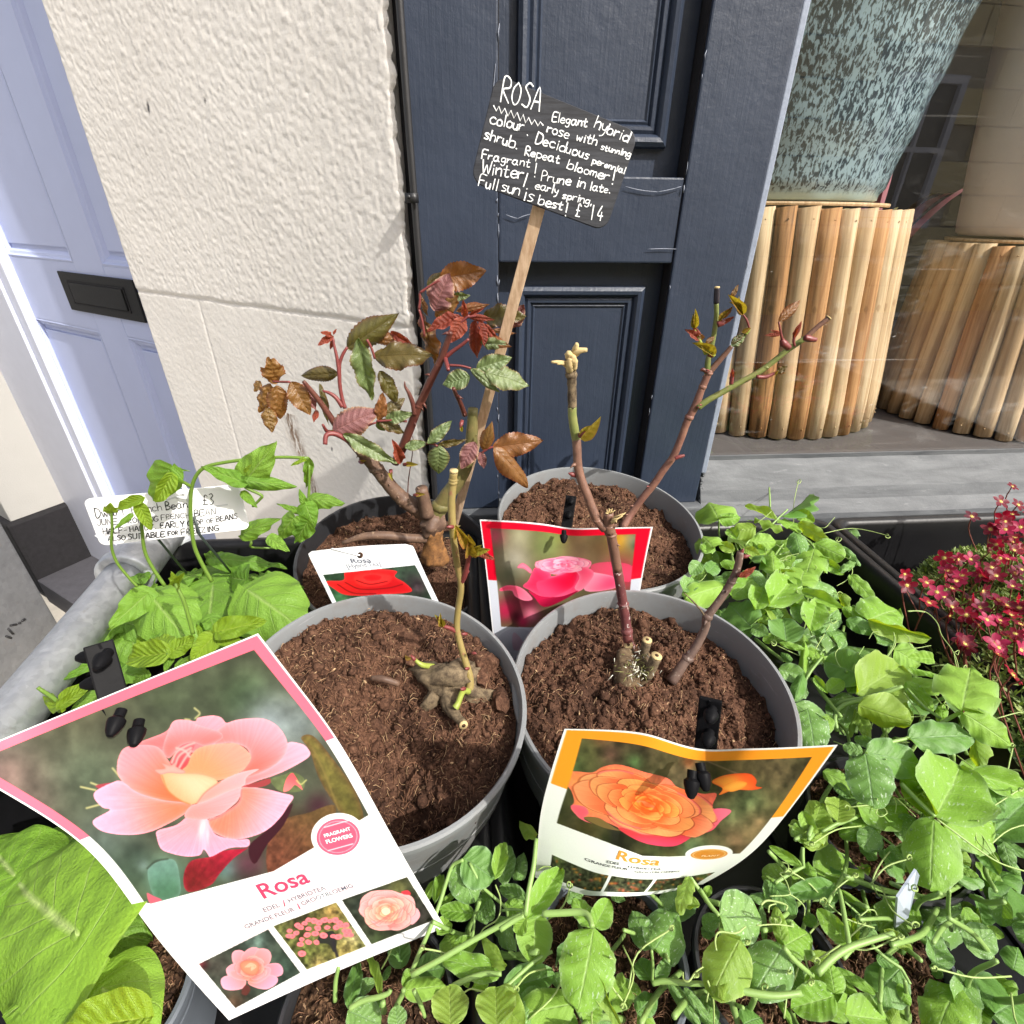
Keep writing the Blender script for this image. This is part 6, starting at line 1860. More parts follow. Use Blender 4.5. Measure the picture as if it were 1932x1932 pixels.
    m1, m2, m3 = (P.mask(q) for q in (q1, q2, q3))
    P.gauss_fill(m1, [(*ZT(x, y), r * .25, c, a) for x, y, r, c, a in ((500, 680, 90, (100, 122, 112), .9), (200, 860, 120, (72, 68, 62), .8), (700, 880, 120, (58, 76, 64), .9), (330, 1130, 90, (86, 66, 52), .9), (90, 850, 40, (120, 50, 60), .8))], (58, 66, 56), .5, 8, .08)
    P.gauss_fill(m2, [(*ZT(x, y), r * .25, c, a) for x, y, r, c, a in ((800, 500, 90, (56, 52, 36), .9), (1050, 470, 90, (150, 120, 70), .8), (700, 620, 60, (120, 124, 74), .8), (1200, 640, 80, (170, 160, 120), .8), (850, 780, 90, (84, 96, 46), .8), (1150, 760, 90, (176, 156, 90), .8), (950, 840, 60, (180, 160, 100), .8))], (96, 98, 54), .8, 9, .14)
    P.gauss_fill(m3, [(*ZT(x, y), r * .25, c, a) for x, y, r, c, a in ((1550, 280, 100, (96, 96, 54), .7), (1250, 420, 80, (48, 56, 48), .9), (1700, 500, 120, (50, 46, 44), .9), (1400, 660, 70, (70, 84, 52), .7))], (52, 56, 44), .5, 10, .1)
    zt = ZT
    def tp(pts, col, cm, **k): P.poly(pts, col, zf=zt, clipmask=cm, **k)
    # bloom 1
    for pts, c0, g1 in (([(310, 780), (340, 745), (400, 755), (420, 850), (330, 850)], (250, 160, 176), (240, 120, 110)), ([(380, 790), (450, 725), (520, 740), (520, 830), (400, 870)], (250, 150, 160), (244, 120, 110)), ([(500, 740), (580, 740), (605, 800), (560, 870), (470, 840)], (250, 156, 164), (240, 116, 104)), ([(270, 880), (340, 840), (420, 880), (380, 960), (290, 940)], (250, 160, 176), (242, 120, 104)), ([(230, 960), (300, 930), (410, 960), (400, 1020), (330, 1042), (250, 1030)], (250, 166, 196), (244, 128, 116)), ([(560, 860), (650, 840), (690, 880), (680, 930), (600, 940)], (250, 160, 190), (240, 116, 110)), ([(430, 980), (520, 920), (640, 940), (645, 990), (570, 1035), (480, 1020)], (250, 160, 190), (244, 120, 100)), ([(420, 960), (480, 880), (590, 870), (590, 930), (500, 990)], (250, 150, 160), (250, 116, 84)), ([(300, 900), (380, 900), (460, 940), (410, 970), (320, 950)], (250, 146, 150), (250, 120, 90))):
        cx = sum(p[0] for p in pts) / len(pts); cy = sum(p[1] for p in pts) / len(pts)
        tp(pts, c0, m1, grad=((cx + (cx - 450) * .6, cy + (cy - 890) * .6), (450, 890), g1), rim=(254, 190, 200), rimw=1.6)
    rosette(P, (460, 880), (120, -35), (35, 85), zt, m1, lambda q: lerp3((253, 160, 160), (255, 160, 120), q), lambda q: lerp3((244, 116, 110), (250, 110, 80), q), 4, 9, .3)
    tp([(370, 850), (420, 820), (500, 830), (515, 880), (480, 930), (400, 910)], (252, 140, 110), m1, rim=(240, 90, 70), rimw=2.5)
    for r_ in (40, 26, 13): P.line([(450 - r_, 870), (450, 870 - r_ * .7), (450 + r_, 865), (455, 870 + r_ * .6)], 1.1, (255, 190, 160), zf=zt, clip=m1)
    tp([(380, 1060), (415, 1000), (450, 1030), (420, 1080)], (92, 50, 44), m1)
    # rose tree
    tp([(960, 640), (1060, 600), (1090, 680), (1070, 760), (1030, 700), (960, 690)], (48, 50, 44), m2)
    P.line([(1060, 660), (1075, 730), (1095, 790)], 3.2, (44, 42, 48), zf=zt, clip=m2)
    rr = random.Random(3)
    fl = [(880, 520), (850, 545), (920, 525), (960, 540), (1000, 520), (1040, 525), (1080, 520), (1110, 540), (820, 575), (880, 585), (950, 580), (1020, 575), (1090, 575), (1160, 560), (740, 600), (790, 615), (735, 640), (870, 630), (930, 620), (990, 635), (1060, 640), (1100, 645), (1150, 600), (1160, 630), (1195, 630), (830, 665), (880, 685), (940, 685), (820, 700), (830, 770), (800, 560), (1130, 560), (760, 640), (1180, 600)]
    for (x, y) in fl:
        s_ = rr.uniform(22, 32)
        tp([(x + s_ * math.cos(a) * rr.uniform(.8, 1.15), y + s_ * .75 * math.sin(a) * rr.uniform(.8, 1.15)) for a in np.linspace(0, 5.4, 7)], (250, 138, 146), m2, rim=(226, 96, 106), rimw=1.4)
        P.blob(x + 2, y + 1, s_ * .35, s_ * .28, (236, 92, 96), .8, zf=zt, clip=m2)
    # bloom 3
    outer = [(1258, 430), (1275, 360), (1340, 310), (1420, 298), (1500, 300), (1560, 320), (1640, 340), (1672, 390), (1670, 450), (1640, 500), (1640, 550), (1560, 595), (1480, 595), (1400, 598), (1330, 570), (1300, 510), (1262, 470)]
    tp([(1600, 470), (1680, 430), (1710, 490), (1660, 550), (1630, 540)], (248, 170, 176), m3)
    tp(outer, (252, 164, 160), m3, rim=(254, 194, 194), rimw=3)
    rosette(P, (1460, 455), (200, -30), (40, 145), zt, m3, lambda q: lerp3((253, 178, 172), (255, 190, 150), q), lambda q: lerp3((240, 128, 124), (250, 140, 100), q), 7, 5, .14)
    tp([(1420, 450), (1460, 425), (1490, 460), (1450, 485)], (255, 214, 180), m3)
    for k in range(8):
        P.line([(1330 + k * 40, 560 - k * 6), (1400 + k * 30, 530 - k * 10), (1480 + k * 22, 480 - k * 12)], 1.0, (236, 110, 104), zf=zt, alpha=.7, clip=m3)
    tp([(1570, 310), (1620, 300), (1640, 330), (1590, 330)], (220, 60, 70), m3)
    mat = P.material('pink_card_print', gain=.93)
    root = thing('plant_card', 'large glossy pink bordered card with a salmon pink rose, leaning at the left front', 'plant label', B + n * .0, 'rose picture cards')
    card.build('printed_card', root, mat, CARDWHITE)
    RED = ink('rose_red_print', (214, 62, 96))
    text_on(card, P, 'Rosa', Z1(1303, 1440), Z1(1628, 1322), RED, root, .018)
    text_on(card, P, 'EDEL', Z1(1308, 1533), Z1(1418, 1494), INK_GREY, root, .006)
    text_on(card, P, 'HYBRIDTEA', Z1(1480, 1468), Z1(1735, 1376), INK_GREY, root, .006)
    text_on(card, P, 'GRANDE FLEUR', Z1(1180, 1650), Z1(1520, 1524), INK_GREY, root, .006)
    text_on(card, P, 'GROOTBLOEMIG', Z1(1572, 1487), Z1(1922, 1360), INK_GREY, root, .006)
    for (a, b) in (((1448, 1492), (1438, 1452)), ((1552, 1510), (1536, 1474))):
        sa, sb = P.find(*Z1(*a)), P.find(*Z1(*b))
        q = card.pos(np.array([sa[0], sb[0]]), np.array([sa[1], sb[1]]), .0007)
        m = MB(); m.tube([Vector(q[0]), Vector(q[1])], .0003, 5); m.build('divider', RED, root)
    WH = ink('white_print', (250, 246, 248))
    text_on(card, P, 'FRAGRANT', (613, 1580), (662, 1566), WH, root, .02)
    text_on(card, P, 'FLOWERS', (617, 1592), (666, 1579), WH, root, .02)
    # the peg
    nrm_ = card.n
    def pc(u, v, off=0): return onP(u, v, card.p + card.n * off, card.n)
    top = atY(185, 1213, .195)
    bot = pc(216, 1322, -.004)
    d = (bot - top).normalized()
    dd = (d - card.n * (d.dot(card.n) + .05)).normalized()
    peg('black studded peg holding the pink rose card', [bot + dd * .12 - card.n * .004, bot, top], None, knobs=[], holes=[(onP(228, 1343, card.p + card.n * .009, card.n), card.n + Vector((0, 0, -.5))), (onP(262, 1363, card.p + card.n * .009, card.n), card.n + Vector((.2, 0, -.5))), (atY(197, 1234, .193), Vector((-.9, -.35, .1))), (atY(204, 1283, .189), Vector((-.9, -.35, .05))), (atY(203, 1232, .191), Vector((.2, -.9, .1)))], w=.0125)
pink_card()

ZO = zoom(1060, 1440, 3.067)
def orange_card():
    y = .170
    n = Vector((-.07, -.985, -.02)).normalized()
    p = Vector((.10, y, CAMZ - .33))
    def bulge(S, T):
        return -.012 * np.exp(-((S - .5) / .16) ** 2) * np.clip(1 - T * 1.4, 0, 1) + .020 * T * T * (1 - (2 * S - 1) ** 2) - .012 * T * T * np.clip(S - .4, 0, 1)
    card = Card([0, .40, .62, .80, 1.0],
        [[(1065, 1375), (1190, 1380), (1258, 1396), (1323, 1413), (1390, 1413), (1460, 1411), (1581, 1405)],
         [(1034, 1476), (1150, 1518), (1200, 1533), (1262, 1548), (1320, 1552), (1390, 1549), (1481, 1540)],
         [(1019, 1543), (1120, 1587), (1168, 1605), (1215, 1617), (1265, 1621), (1330, 1620), (1424, 1604)],
         [(1014, 1600), (1105, 1640), (1150, 1652), (1195, 1658), (1240, 1659), (1290, 1655), (1374, 1641)],
         [(1009, 1655), (1090, 1685), (1130, 1690), (1175, 1691), (1215, 1689), (1255, 1684), (1326, 1668)]], p, n, bulge, 61, 49)
    P = Painter(card, 800, 900, (236, 242, 236))
    S, T, X, Y = P.S, P.T, P.X, P.Y
    bw = .045; bt = .062
    rim = (S < .006) | (S > .994) | (T < .010)
    border = (T < .40) & ((S < bw) | (S > 1 - bw) | (T < bt))
    P.fill(border, (250, 158, 40)); P.fill(rim, (244, 246, 244))
    z = ZO
    photo = P.mask([z(-500, -500), z(60, 560), z(110, 612), z(400, 722), z(690, 833), z(850, 838), z(1310, 818), z(2300, 600), z(2300, -400)]) & (S > bw) & (S < 1 - bw) & (T > bt)
    P.gauss_fill(photo, [(*z(x, yy), r * .3076, c, a) for x, yy, r, c, a in ((420, 110, 60, (150, 70, 50), .8), (350, 190, 140, (72, 74, 44), .9), (500, 210, 60, (112, 78, 66), .8), (230, 300, 90, (64, 88, 50), .9), (160, 500, 120, (48, 50, 30), .9), (700, 200, 160, (66, 56, 40), .9), (640, 260, 60, (70, 100, 56), .8), (970, 260, 40, (176, 84, 40), .9), (930, 340, 120, (96, 82, 62), .8), (1300, 210, 180, (92, 82, 52), .9), (1550, 330, 180, (104, 92, 64), .9), (1700, 240, 120, (74, 70, 44), .8), (1350, 520, 100, (98, 116, 74), .9), (1250, 620, 90, (84, 104, 66), .9), (1400, 650, 100, (130, 104, 76), .8), (1250, 740, 130, (124, 96, 72), .8), (1000, 790, 90, (86, 110, 72), .8), (560, 720, 130, (24, 24, 16), .95), (760, 800, 90, (54, 62, 36), .9), (350, 640, 80, (84, 70, 40), .8), (1050, 430, 80, (70, 86, 48), .9))], (70, 66, 42), .55, 12, .06)
    cm = photo
    def poly(pts, col, **k): P.poly(pts, col, zf=z, clipmask=cm, **k)
    P.line([(1060, 240), (1200, 300), (1300, 340)], 2.2, (160, 140, 112), zf=z, alpha=.5, clip=cm)
    # bud
    poly([(1115, 380), (1170, 345), (1260, 328), (1350, 330), (1390, 370), (1385, 405), (1425, 415), (1360, 430), (1250, 430), (1160, 460), (1180, 420)], (236, 94, 40), grad=((1340, 340), (1250, 420), (248, 160, 60)), rim=(220, 62, 30), rimw=3)
    poly([(1180, 415), (1250, 375), (1330, 385), (1300, 420), (1230, 440)], (252, 176, 70), rim=(240, 120, 40), rimw=3)
    # bloom
    poly([(220, 350), (260, 315), (380, 322), (440, 290), (520, 272), (600, 285), (700, 318), (840, 355), (895, 405), (960, 430), (1060, 452), (1145, 452), (1120, 540), (1235, 555), (1170, 620), (1110, 680), (1000, 700), (900, 770), (760, 768), (640, 730), (560, 670), (400, 600), (300, 590), (250, 540), (270, 500), (255, 440), (230, 400)], (250, 150, 84), grad=((300, 400), (800, 720), (246, 124, 92)), rim=(240, 96, 84), rimw=7, tex=.10, veins=((720, 520), .10, 16))
    poly([(250, 525), (330, 530), (360, 570), (330, 605), (380, 635), (300, 600)], (236, 84, 104), rim=(250, 120, 130), rimw=3)
    poly([(330, 600), (420, 600), (520, 660), (560, 680), (450, 660)], (120, 96, 54))
    poly([(1020, 640), (1120, 548), (1235, 555), (1170, 620), (1110, 680), (1000, 700)], (226, 70, 92), grad=((1040, 660), (1200, 570), (244, 110, 136)))
    poly([(540, 660), (700, 690), (860, 700), (1000, 700), (900, 770), (760, 768), (640, 730)], (206, 56, 66), grad=((760, 690), (760, 770), (232, 70, 100)))
    bm = cm & P.mask([(220, 350), (260, 315), (380, 322), (440, 290), (520, 272), (600, 285), (700, 318), (840, 355), (895, 405), (960, 430), (1060, 452), (1145, 452), (1120, 540), (1150, 620), (1080, 690), (980, 730), (840, 752), (640, 730), (560, 690), (420, 620), (330, 600), (255, 440), (230, 400)], zf=z, smooth=True)
    rosette(P, (720, 520), (430, 95), (30, 205), z, bm, lambda q: lerp3((250, 156, 104), (250, 150, 58), q), lambda q: lerp3((234, 104, 62), (226, 84, 24), q), 8, 21, .13, (236, 84, 104))
    for q in ([(600, 560), (660, 480), (720, 450)], [(690, 440), (760, 520), (800, 580)], [(640, 520), (700, 560), (780, 560)]): P.line(q, 1.6, (196, 70, 24), zf=z, alpha=.7, clip=cm)
    # badge
    def ell(cx, cy, rx, ry, a=-.05): return (((X - cx) * math.cos(a) + (Y - cy) * math.sin(a)) / rx) ** 2 + ((-(X - cx) * math.sin(a) + (Y - cy) * math.cos(a)) / ry) ** 2
    bx, by = z(1098, 822)
    P.fill(ell(bx, by - 1, 45, 15.5) < 1, (236, 242, 236))
    q = ell(bx, by + .5, 35, 9.6); P.fill(q < 1, (206, 134, 48))
    rg = (q > .70) & (q < .80); P.img[rg] = P.img[rg] * .4 + np.array((250, 226, 180)) * .6
    # small pictures along the bottom
    white = T > .62
    for k, (a, b) in enumerate(((.045, .325), (.350, .640), (.665, .955))):
        mk = (S > a) & (S < b) & (T > .80) & (T < .955)
        P.gauss_fill(mk, [], (70, 76, 52), .9, 30 + k, .2)
        r3 = random.Random(40 + k)
        xs, ys = X[mk], Y[mk]
        for i in range(26):
            j = r3.randrange(len(xs))
            P.blob(xs[j], ys[j], r3.uniform(2, 5), r3.uniform(1.5, 3), r3.choice([(206, 92, 50), (226, 150, 60), (206, 120, 90), (96, 110, 70), (44, 44, 30)]), .8, clip=mk)
        P.img[mk] *= .8
    mat = P.material('orange_card_print', gain=.95)
    root = thing('plant_card', 'bent orange bordered card with an apricot rose, in front of the right pot', 'plant label', Vector((.10, y, CAMZ - .40)), 'rose picture cards')
    card.build('printed_card', root, mat, CARDWHITE)
    OR = ink('orange_print', (214, 142, 56))
    text_on(card, P, 'Rosa', z(528, 852), z(790, 893), OR, root, .02, hscale=.45)
    text_on(card, P, 'EDEL', z(470, 877), z(553, 892), INK_BLACK, root, .006, hscale=.45)
    text_on(card, P, 'HYBRIDTEA', z(600, 905), z(802, 920), INK_BLACK, root, .006, hscale=.45)
    text_on(card, P, 'GRANDE FLEUR', z(333, 858), z(598, 922), INK_BLACK, root, .006, hscale=.45)
    text_on(card, P, 'GROOTBLOEMIG', z(640, 936), z(914, 932), INK_BLACK, root, .006, hscale=.45)
    text_on(card, P, 'PLANT', z(1050, 838), z(1158, 834), ink('cream_print', (246, 226, 180)), root, .01, hscale=.45)
    pt = atY(1340, 1318, .190); pb = atY(1330, 1420, .182)
    d = (pb - pt).normalized()
    pb = atY(1330, 1420, .196); pt = atY(1341, 1318, .205)
    peg('black studded peg holding the orange rose card', [Vector((pb.x, pb.y + .004, pb.z - .10)), pb, pt], None, knobs=[(atY(1344, 1339, .201),), (atY(1339, 1383, .197),)], holes=[(atY(1321, 1443, .166), Vector((.1, -.9, -.55))), (atY(1306, 1457, .163), Vector((-.2, -.85, -.6)))], w=.0125)
orange_card()

ZR = zoom(950, 1030, 5.2216)
def red_card():
    y = .434
    n = Vector((.06, -.99, -.02)).normalized()
    p = Vector((.06, y, CAMZ - .30))
    def bulge(S, T): return -.012 * np.exp(-((S - .5) / .18) ** 2) * np.clip(1 - T * 1.5, 0, 1)
    card = Card([0, .36, .62, 1.0],
        [[(905, 980), (968, 983), (1030, 989), (1075, 996), (1130, 996), (1232, 994)],
         [(919, 1094), (985, 1098), (1045, 1100), (1090, 1102), (1140, 1100), (1212, 1090)],
         [(928, 1180), (990, 1183), (1045, 1184), (1090, 1184), (1140, 1182), (1199, 1172)],
         [(943, 1312), (1000, 1316), (1050, 1317), (1090, 1316), (1130, 1314), (1180, 1306)]], p, n, bulge, 41, 33)
    P = Painter(card, 560, 620, (214, 220, 232))
    S, T, X, Y = P.S, P.T, P.X, P.Y
    bw = .055; bt = .050
    rim = (S < .008) | (S > .992) | (T < .010)
    border = (T < .36) & ((S < bw) | (S > 1 - bw) | (T < bt))
    P.fill(border, (222, 12, 44)); P.fill(rim, (242, 242, 244))
    z = ZR
    photo = (S > bw) & (S < 1 - bw) & (T > bt) & (T < .625 - .02 * S)
    P.gauss_fill(photo, [(*z(x, yy), r * .18, c, a) for x, yy, r, c, a in ((210, 220, 110, (190, 74, 96), .9), (480, 220, 150, (176, 172, 140), .9), (850, 200, 200, (112, 124, 60), .9), (420, 470, 170, (182, 176, 158), .9), (740, 330, 150, (110, 122, 74), .9), (1060, 230, 130, (140, 112, 78), .9), (1100, 420, 160, (150, 120, 90), .8), (1520, 270, 130, (206, 150, 40), .95), (1650, 280, 100, (150, 150, 130), .7), (1680, 330, 60, (60, 80, 60), .9), (1300, 330, 110, (110, 84, 56), .8), (1600, 430, 100, (120, 100, 60), .8), (350, 650, 120, (90, 96, 74), .8), (260, 800, 100, (150, 140, 116), .8), (420, 880, 130, (112, 60, 60), .9), (560, 930, 150, (80, 20, 36), .95), (320, 1000, 110, (206, 40, 84), .95), (450, 1060, 60, (60, 14, 26), .9), (590, 1050, 90, (216, 116, 140), .95), (500, 1120, 60, (206, 40, 90), .8), (1480, 620, 160, (206, 60, 84), .9), (1600, 640, 130, (170, 50, 70), .9))], (104, 96, 66), .18, 14, .03)
    cm = photo
    def poly(pts, col, **k): P.poly(pts, col, zf=z, clipmask=cm, **k)
    poly([(1220, 520), (1400, 490), (1620, 520), (1690, 620), (1600, 700), (1400, 640), (1240, 620)], (236, 74, 112), rim=(226, 60, 96), rimw=6, alpha=.8)
    poly([(1150, 590), (1250, 600), (1440, 640), (1480, 700), (1440, 770), (1150, 790)], (248, 150, 176), grad=((1180, 620), (1420, 760), (232, 70, 112)), rim=(250, 180, 200), rimw=3)
    poly([(440, 550), (500, 500), (590, 570), (580, 610), (510, 560)], (244, 140, 166), rim=(226, 80, 112), rimw=2)
    poly([(630, 500), (660, 480), (800, 450), (960, 435), (1120, 450), (1215, 490), (1180, 560), (1060, 560), (900, 620), (780, 610), (640, 550)], (250, 160, 184), grad=((700, 470), (900, 620), (246, 130, 160)), rim=(240, 110, 140), rimw=3, veins=((900, 520), .2, 10))
    for q in ([(660, 520), (780, 500), (900, 510), (1020, 480)], [(760, 470), (900, 480), (1060, 520)], [(700, 560), (800, 596), (900, 560), (1000, 520)]): P.line(q, 1.6, (214, 70, 106), zf=z, alpha=.8, clip=cm)
    poly([(600, 590), (640, 550), (780, 605), (800, 640), (920, 600), (1000, 520), (1160, 545), (1240, 600), (1160, 700), (1100, 790), (900, 850), (700, 850), (560, 780), (500, 740), (560, 680)], (238, 40, 84), grad=((640, 600), (900, 840), (236, 60, 104)), rim=(246, 110, 146), rimw=6, veins=((880, 800), .12, 10))
    poly([(640, 710), (760, 670), (920, 620), (1010, 570), (1080, 560), (1040, 720), (960, 790), (800, 860), (700, 850)], (224, 14, 56), grad=((900, 660), (760, 860), (240, 70, 114)), rim=(240, 70, 110), rimw=4)
    poly([(1000, 525), (1150, 545), (1240, 610), (1180, 720), (1100, 790), (1040, 760), (1090, 640)], (240, 70, 108), grad=((1100, 560), (1120, 780), (246, 120, 150)), rim=(250, 150, 176), rimw=3)
    poly([(260, 770), (330, 735), (430, 740), (500, 770), (560, 820), (600, 880), (520, 895), (420, 850), (380, 790), (270, 795)], (236, 52, 92), grad=((300, 750), (540, 880), (246, 120, 150)), rim=(250, 140, 166), rimw=3)
    poly([(560, 790), (700, 850), (900, 850), (1080, 790), (900, 900), (720, 960), (620, 860)], (206, 26, 74), grad=((700, 850), (760, 950), (150, 14, 50)))
    rosette(P, (920, 520), (285, -10), (10, 85), z, cm, lambda q: (250, 168, 190), lambda q: lerp3((240, 110, 146), (226, 80, 120), q), 5, 4, .15)
    P.poly([(250, 1280), (400, 1180), (560, 1210), (600, 1300), (400, 1420)], (196, 200, 214), zf=z, clipmask=(T > .63), alpha=.8)
    P.poly([(400, 1230), (480, 1290), (520, 1400), (400, 1400)], (206, 170, 190), zf=z, clipmask=(T > .63), alpha=.8)
    mat = P.material('red_card_print', gain=.95)
    root = thing('plant_card', 'red bordered card with a crimson rose, half hidden behind a grey pot', 'plant label', Vector((.06, y, CAMZ - .40)), 'rose picture cards')
    card.build('printed_card', root, mat, CARDWHITE)
    pt = atY(1078, 935, .470); pb = atY(1068, 1000, .452)
    d = (pb - pt).normalized()
    peg('black studded peg holding the red rose card', [Vector((pb.x, pb.y + .004, pb.z - .10)), pb, pt], None, knobs=[(atY(1078, 942, .468),), (atY(1074, 968, .462),)], holes=[(atY(1064, 1003, .432), Vector((-.05, -.8, -.6)))], w=.011)
red_card()

def small_tag():
    n = Vector((-.10, -.86, .50)).normalized()
    p = Vector((-.165, .455, CAMZ - .375))
    card = Card([0, .55, 1.0],
        [[(579, 1041), (640, 1034), (700, 1029), (778, 1026)],
         [(607, 1098), (670, 1092), (730, 1087), (803, 1084)],
         [(640, 1165), (700, 1160), (760, 1155), (835, 1150)]], p, n, lambda S, T: .003 * np.sin(S * 3.14), 33, 25)
    P = Painter(card, 420, 340, (226, 228, 232))
    S, T, X, Y = P.S, P.T, P.X, P.Y
    z = Z5
    photo = P.mask([z(212, 392), z(705, 340), z(790, 500), z(900, 760), z(330, 760), z(275, 530)]) & (S > .045) & (S < .955)
    P.gauss_fill(photo, [(*z(x, y), r * .361, c, a) for x, y, r, c, a in ((260, 480, 60, (44, 84, 56), .9), (660, 400, 70, (40, 50, 40), .9), (720, 450, 60, (54, 40, 46), .9), (320, 520, 40, (60, 110, 70), .9))], (40, 62, 44), .6, 6, .08)
    def poly(pts, col, **k): P.poly(pts, col, zf=z, clipmask=photo, **k)
    poly([(240, 425), (330, 418), (340, 375), (420, 360), (540, 362), (610, 372), (600, 400), (650, 430), (690, 470), (660, 485), (560, 492), (430, 500), (340, 495), (290, 470)], (206, 22, 26), grad=((420, 370), (480, 500), (176, 12, 18)), rim=(226, 60, 56), rimw=3)
    poly([(380, 400), (440, 375), (540, 378), (590, 400), (560, 440), (460, 455), (400, 440)], (226, 40, 38), rim=(150, 10, 14), rimw=3)
    poly([(430, 400), (480, 385), (530, 395), (520, 420), (460, 425)], (186, 14, 20), rim=(236, 70, 64), rimw=2)
    for q in ([(340, 430), (420, 465), (560, 460), (640, 440)], [(400, 420), (470, 440), (560, 425)], [(300, 440), (380, 485), (500, 490)]): P.line(q, 1.4, (120, 4, 10), zf=z, clip=photo)
    hx, hy = z(418, 288)
    mat = P.material('small_tag_print', gain=.95)
    root = thing('plant_tag', 'small white tag with a scarlet rose picture in the black pot', 'plant label', p, 'rose picture cards')
    card.build('printed_card', root, mat, CARDWHITE, corner=(.05, .07))
    text_on(card, P, 'Rosa', z(375, 330), z(480, 325), INK_GREY, root, .02, hscale=.75)
    text_on(card, P, '[Hybrid Tea]', z(355, 358), z(528, 342), INK_GREY, root, .002)
    q = card.pos(np.array([P.find(hx, hy)[0]]), np.array([P.find(hx, hy)[1]]), .0007)[0]
    m = MB(); m.lathe(Vector(q), card.n, [(0, 0), (.0034, 0), (.0034, .0003), (0, .0003)], 20); m.build('tag_hole', SOILDARK, root)
    m = MB(); m.tube([Vector(q) + card.n * .0010, Vector(card.pos(np.array([.26]), np.array([.0]), .0012)[0]), Vector(card.pos(np.array([.25]), np.array([.0]), -.004)[0])], [.0009, .0010, .0010], 8); m.build('tie_strap', CARDWHITE, root)
small_tag()

# ------------------------------------------------------------------ hand lettering
GLYPH = {
 'a': '3 4 1 4 0 2 0 1 1 0 2 0 3 2 3 4 3 1 4 0', 'b': '0 7 0 0 0 2 1 4 3 4 3.4 2 3 .4 1 0 0 1', 'c': '3 3.4 2 4 .6 3.4 0 2 .6 .4 2 0 3.2 .6', 'd': '3.2 2.4 2 3.6 .6 3 0 1.4 .8 0 2.4 .4 3.2 2 3.2 7 3.2 0',
 'e': '.2 2 3 2.4 2.6 3.8 1.2 4 .2 2.6 .2 1 1.4 0 3 .6', 'f': '3 6.4 2 7 1.2 6 1 0|0 3.6 2.6 3.8', 'g': '3 3.4 1.6 4 .2 2.8 .4 .8 1.8 .4 3 2 3 4 2.8 -1.6 1.4 -3 .2 -2.2', 'h': '0 7 0 0|0 2.4 1.4 4 2.8 3.4 3 0',
 'i': '.6 4 .6 0|.6 5.6 .7 5.9', 'j': '1 4 1 -2 0 -3', 'k': '0 7 0 0|2.6 4 0 1.8 2.8 0', 'l': '.6 7 .6 0', 'm': '0 4 0 0 0 2.6 1 4 1.8 3.4 1.8 0 1.8 2.6 2.8 4 3.6 3.4 3.7 0', 'n': '0 4 0 0 0 2.4 1.3 4 2.6 3.4 2.8 0',
 'o': '1.6 4 .3 3.2 .1 1 1.4 0 2.8 .8 3 3 1.6 4', 'p': '0 4 0 -3 0 3 1.4 4 3 3.2 2.8 1 1.2 .2 0 1', 'r': '0 4 0 0 0 2.4 1.2 3.8 2.4 3.8', 's': '2.6 3.6 1.2 4 .2 3.2 1.2 2.2 2.4 1.4 1.8 .2 .2 .2', 't': '1.2 6 1 .6 1.8 0 2.8 .3|0 3.8 2.6 4',
 'u': '0 4 0 1.2 1 0 2.4 1 2.6 4 2.7 0', 'v': '0 4 1.2 0 2.6 4', 'w': '0 4 .8 0 1.8 3 2.8 0 3.8 4', 'y': '0 4 .6 1.4 2.2 1.2 2.8 4 2.2 -1.6 .6 -3', 'z': '0 4 2.6 4 0 0 2.8 0',
 'A': '0 0 1.8 7 3.4 0|.6 2.4 3 2.6', 'B': '0 0 .2 7 2.4 6.6 2.6 4.6 .2 3.6 2.8 3 3 .8 0 0', 'C': '3.6 6 2 7 .4 5 .2 2 1.6 0 3.6 .8', 'D': '.2 7 .2 0 2.2 .4 3.4 3 2.8 6 .2 7', 'E': '3.2 7 .4 6.6 .2 0 3.2 .2|.3 3.4 2.6 3.6', 'F': '3.4 7 .4 6.8 .2 0|.3 3.4 2.6 3.6',
 'G': '3.4 6 2 7 .4 5 .2 2 1.6 0 3.4 1 3.4 3 2 3', 'H': '.2 7 .2 0|3.2 7 3.2 0|.2 3.4 3.2 3.6', 'I': '1 7 1 0', 'J': '2.6 7 2.6 1 1.4 0 .2 1', 'L': '.4 7 .2 .2 3 0', 'M': '0 0 .4 7 2 2 3.6 7 4 0', 'N': '.1 0 .2 7 3 0 3.2 7', 'O': '1.8 7 .3 5 .2 2 1.6 0 3.2 1.6 3.4 5 1.8 7',
 'P': '.3 0 .3 7 2.6 6.8 3 4.6 .3 3.4', 'R': '.2 0 .3 7 2.6 6.6 2.8 4.4 .4 3.4 3.2 0', 'S': '3 6.2 1.6 7 .4 5.6 1.6 4 2.8 2.4 2 .2 .2 .6', 'T': '1.7 7 1.7 0|0 7 3.4 7', 'U': '.2 7 .2 1.6 1.6 0 3 1.6 3.1 7', 'W': '0 7 1 0 2.2 4.6 3.4 0 4.4 7', 'Y': '0 7 1.6 3.6 3.2 7|1.6 3.6 1.6 0', 'Z': '0 7 3 7 0 0 3.2 0',
 '1': '1 7 1 0', '4': '2.2 7 0 2.4 3.6 2.2|2.6 4 2.4 0', '3': '.2 6.4 1.6 7 2.6 5.6 1.2 3.8 2.8 2 1.6 0 0 .6', '£': '3.2 6 2.2 7 1.2 6 1.2 1.4 .2 .2 3.4 .2|.2 3.4 2.6 3.4', '!': '.6 7 .5 2|.5 .2 .6 0', '.': '.5 .3 .7 .1', '-': '.2 2.6 2.2 2.8', '/': '0 -1 2 6', ',': '.6 .4 .2 -1', ' ': '',
}
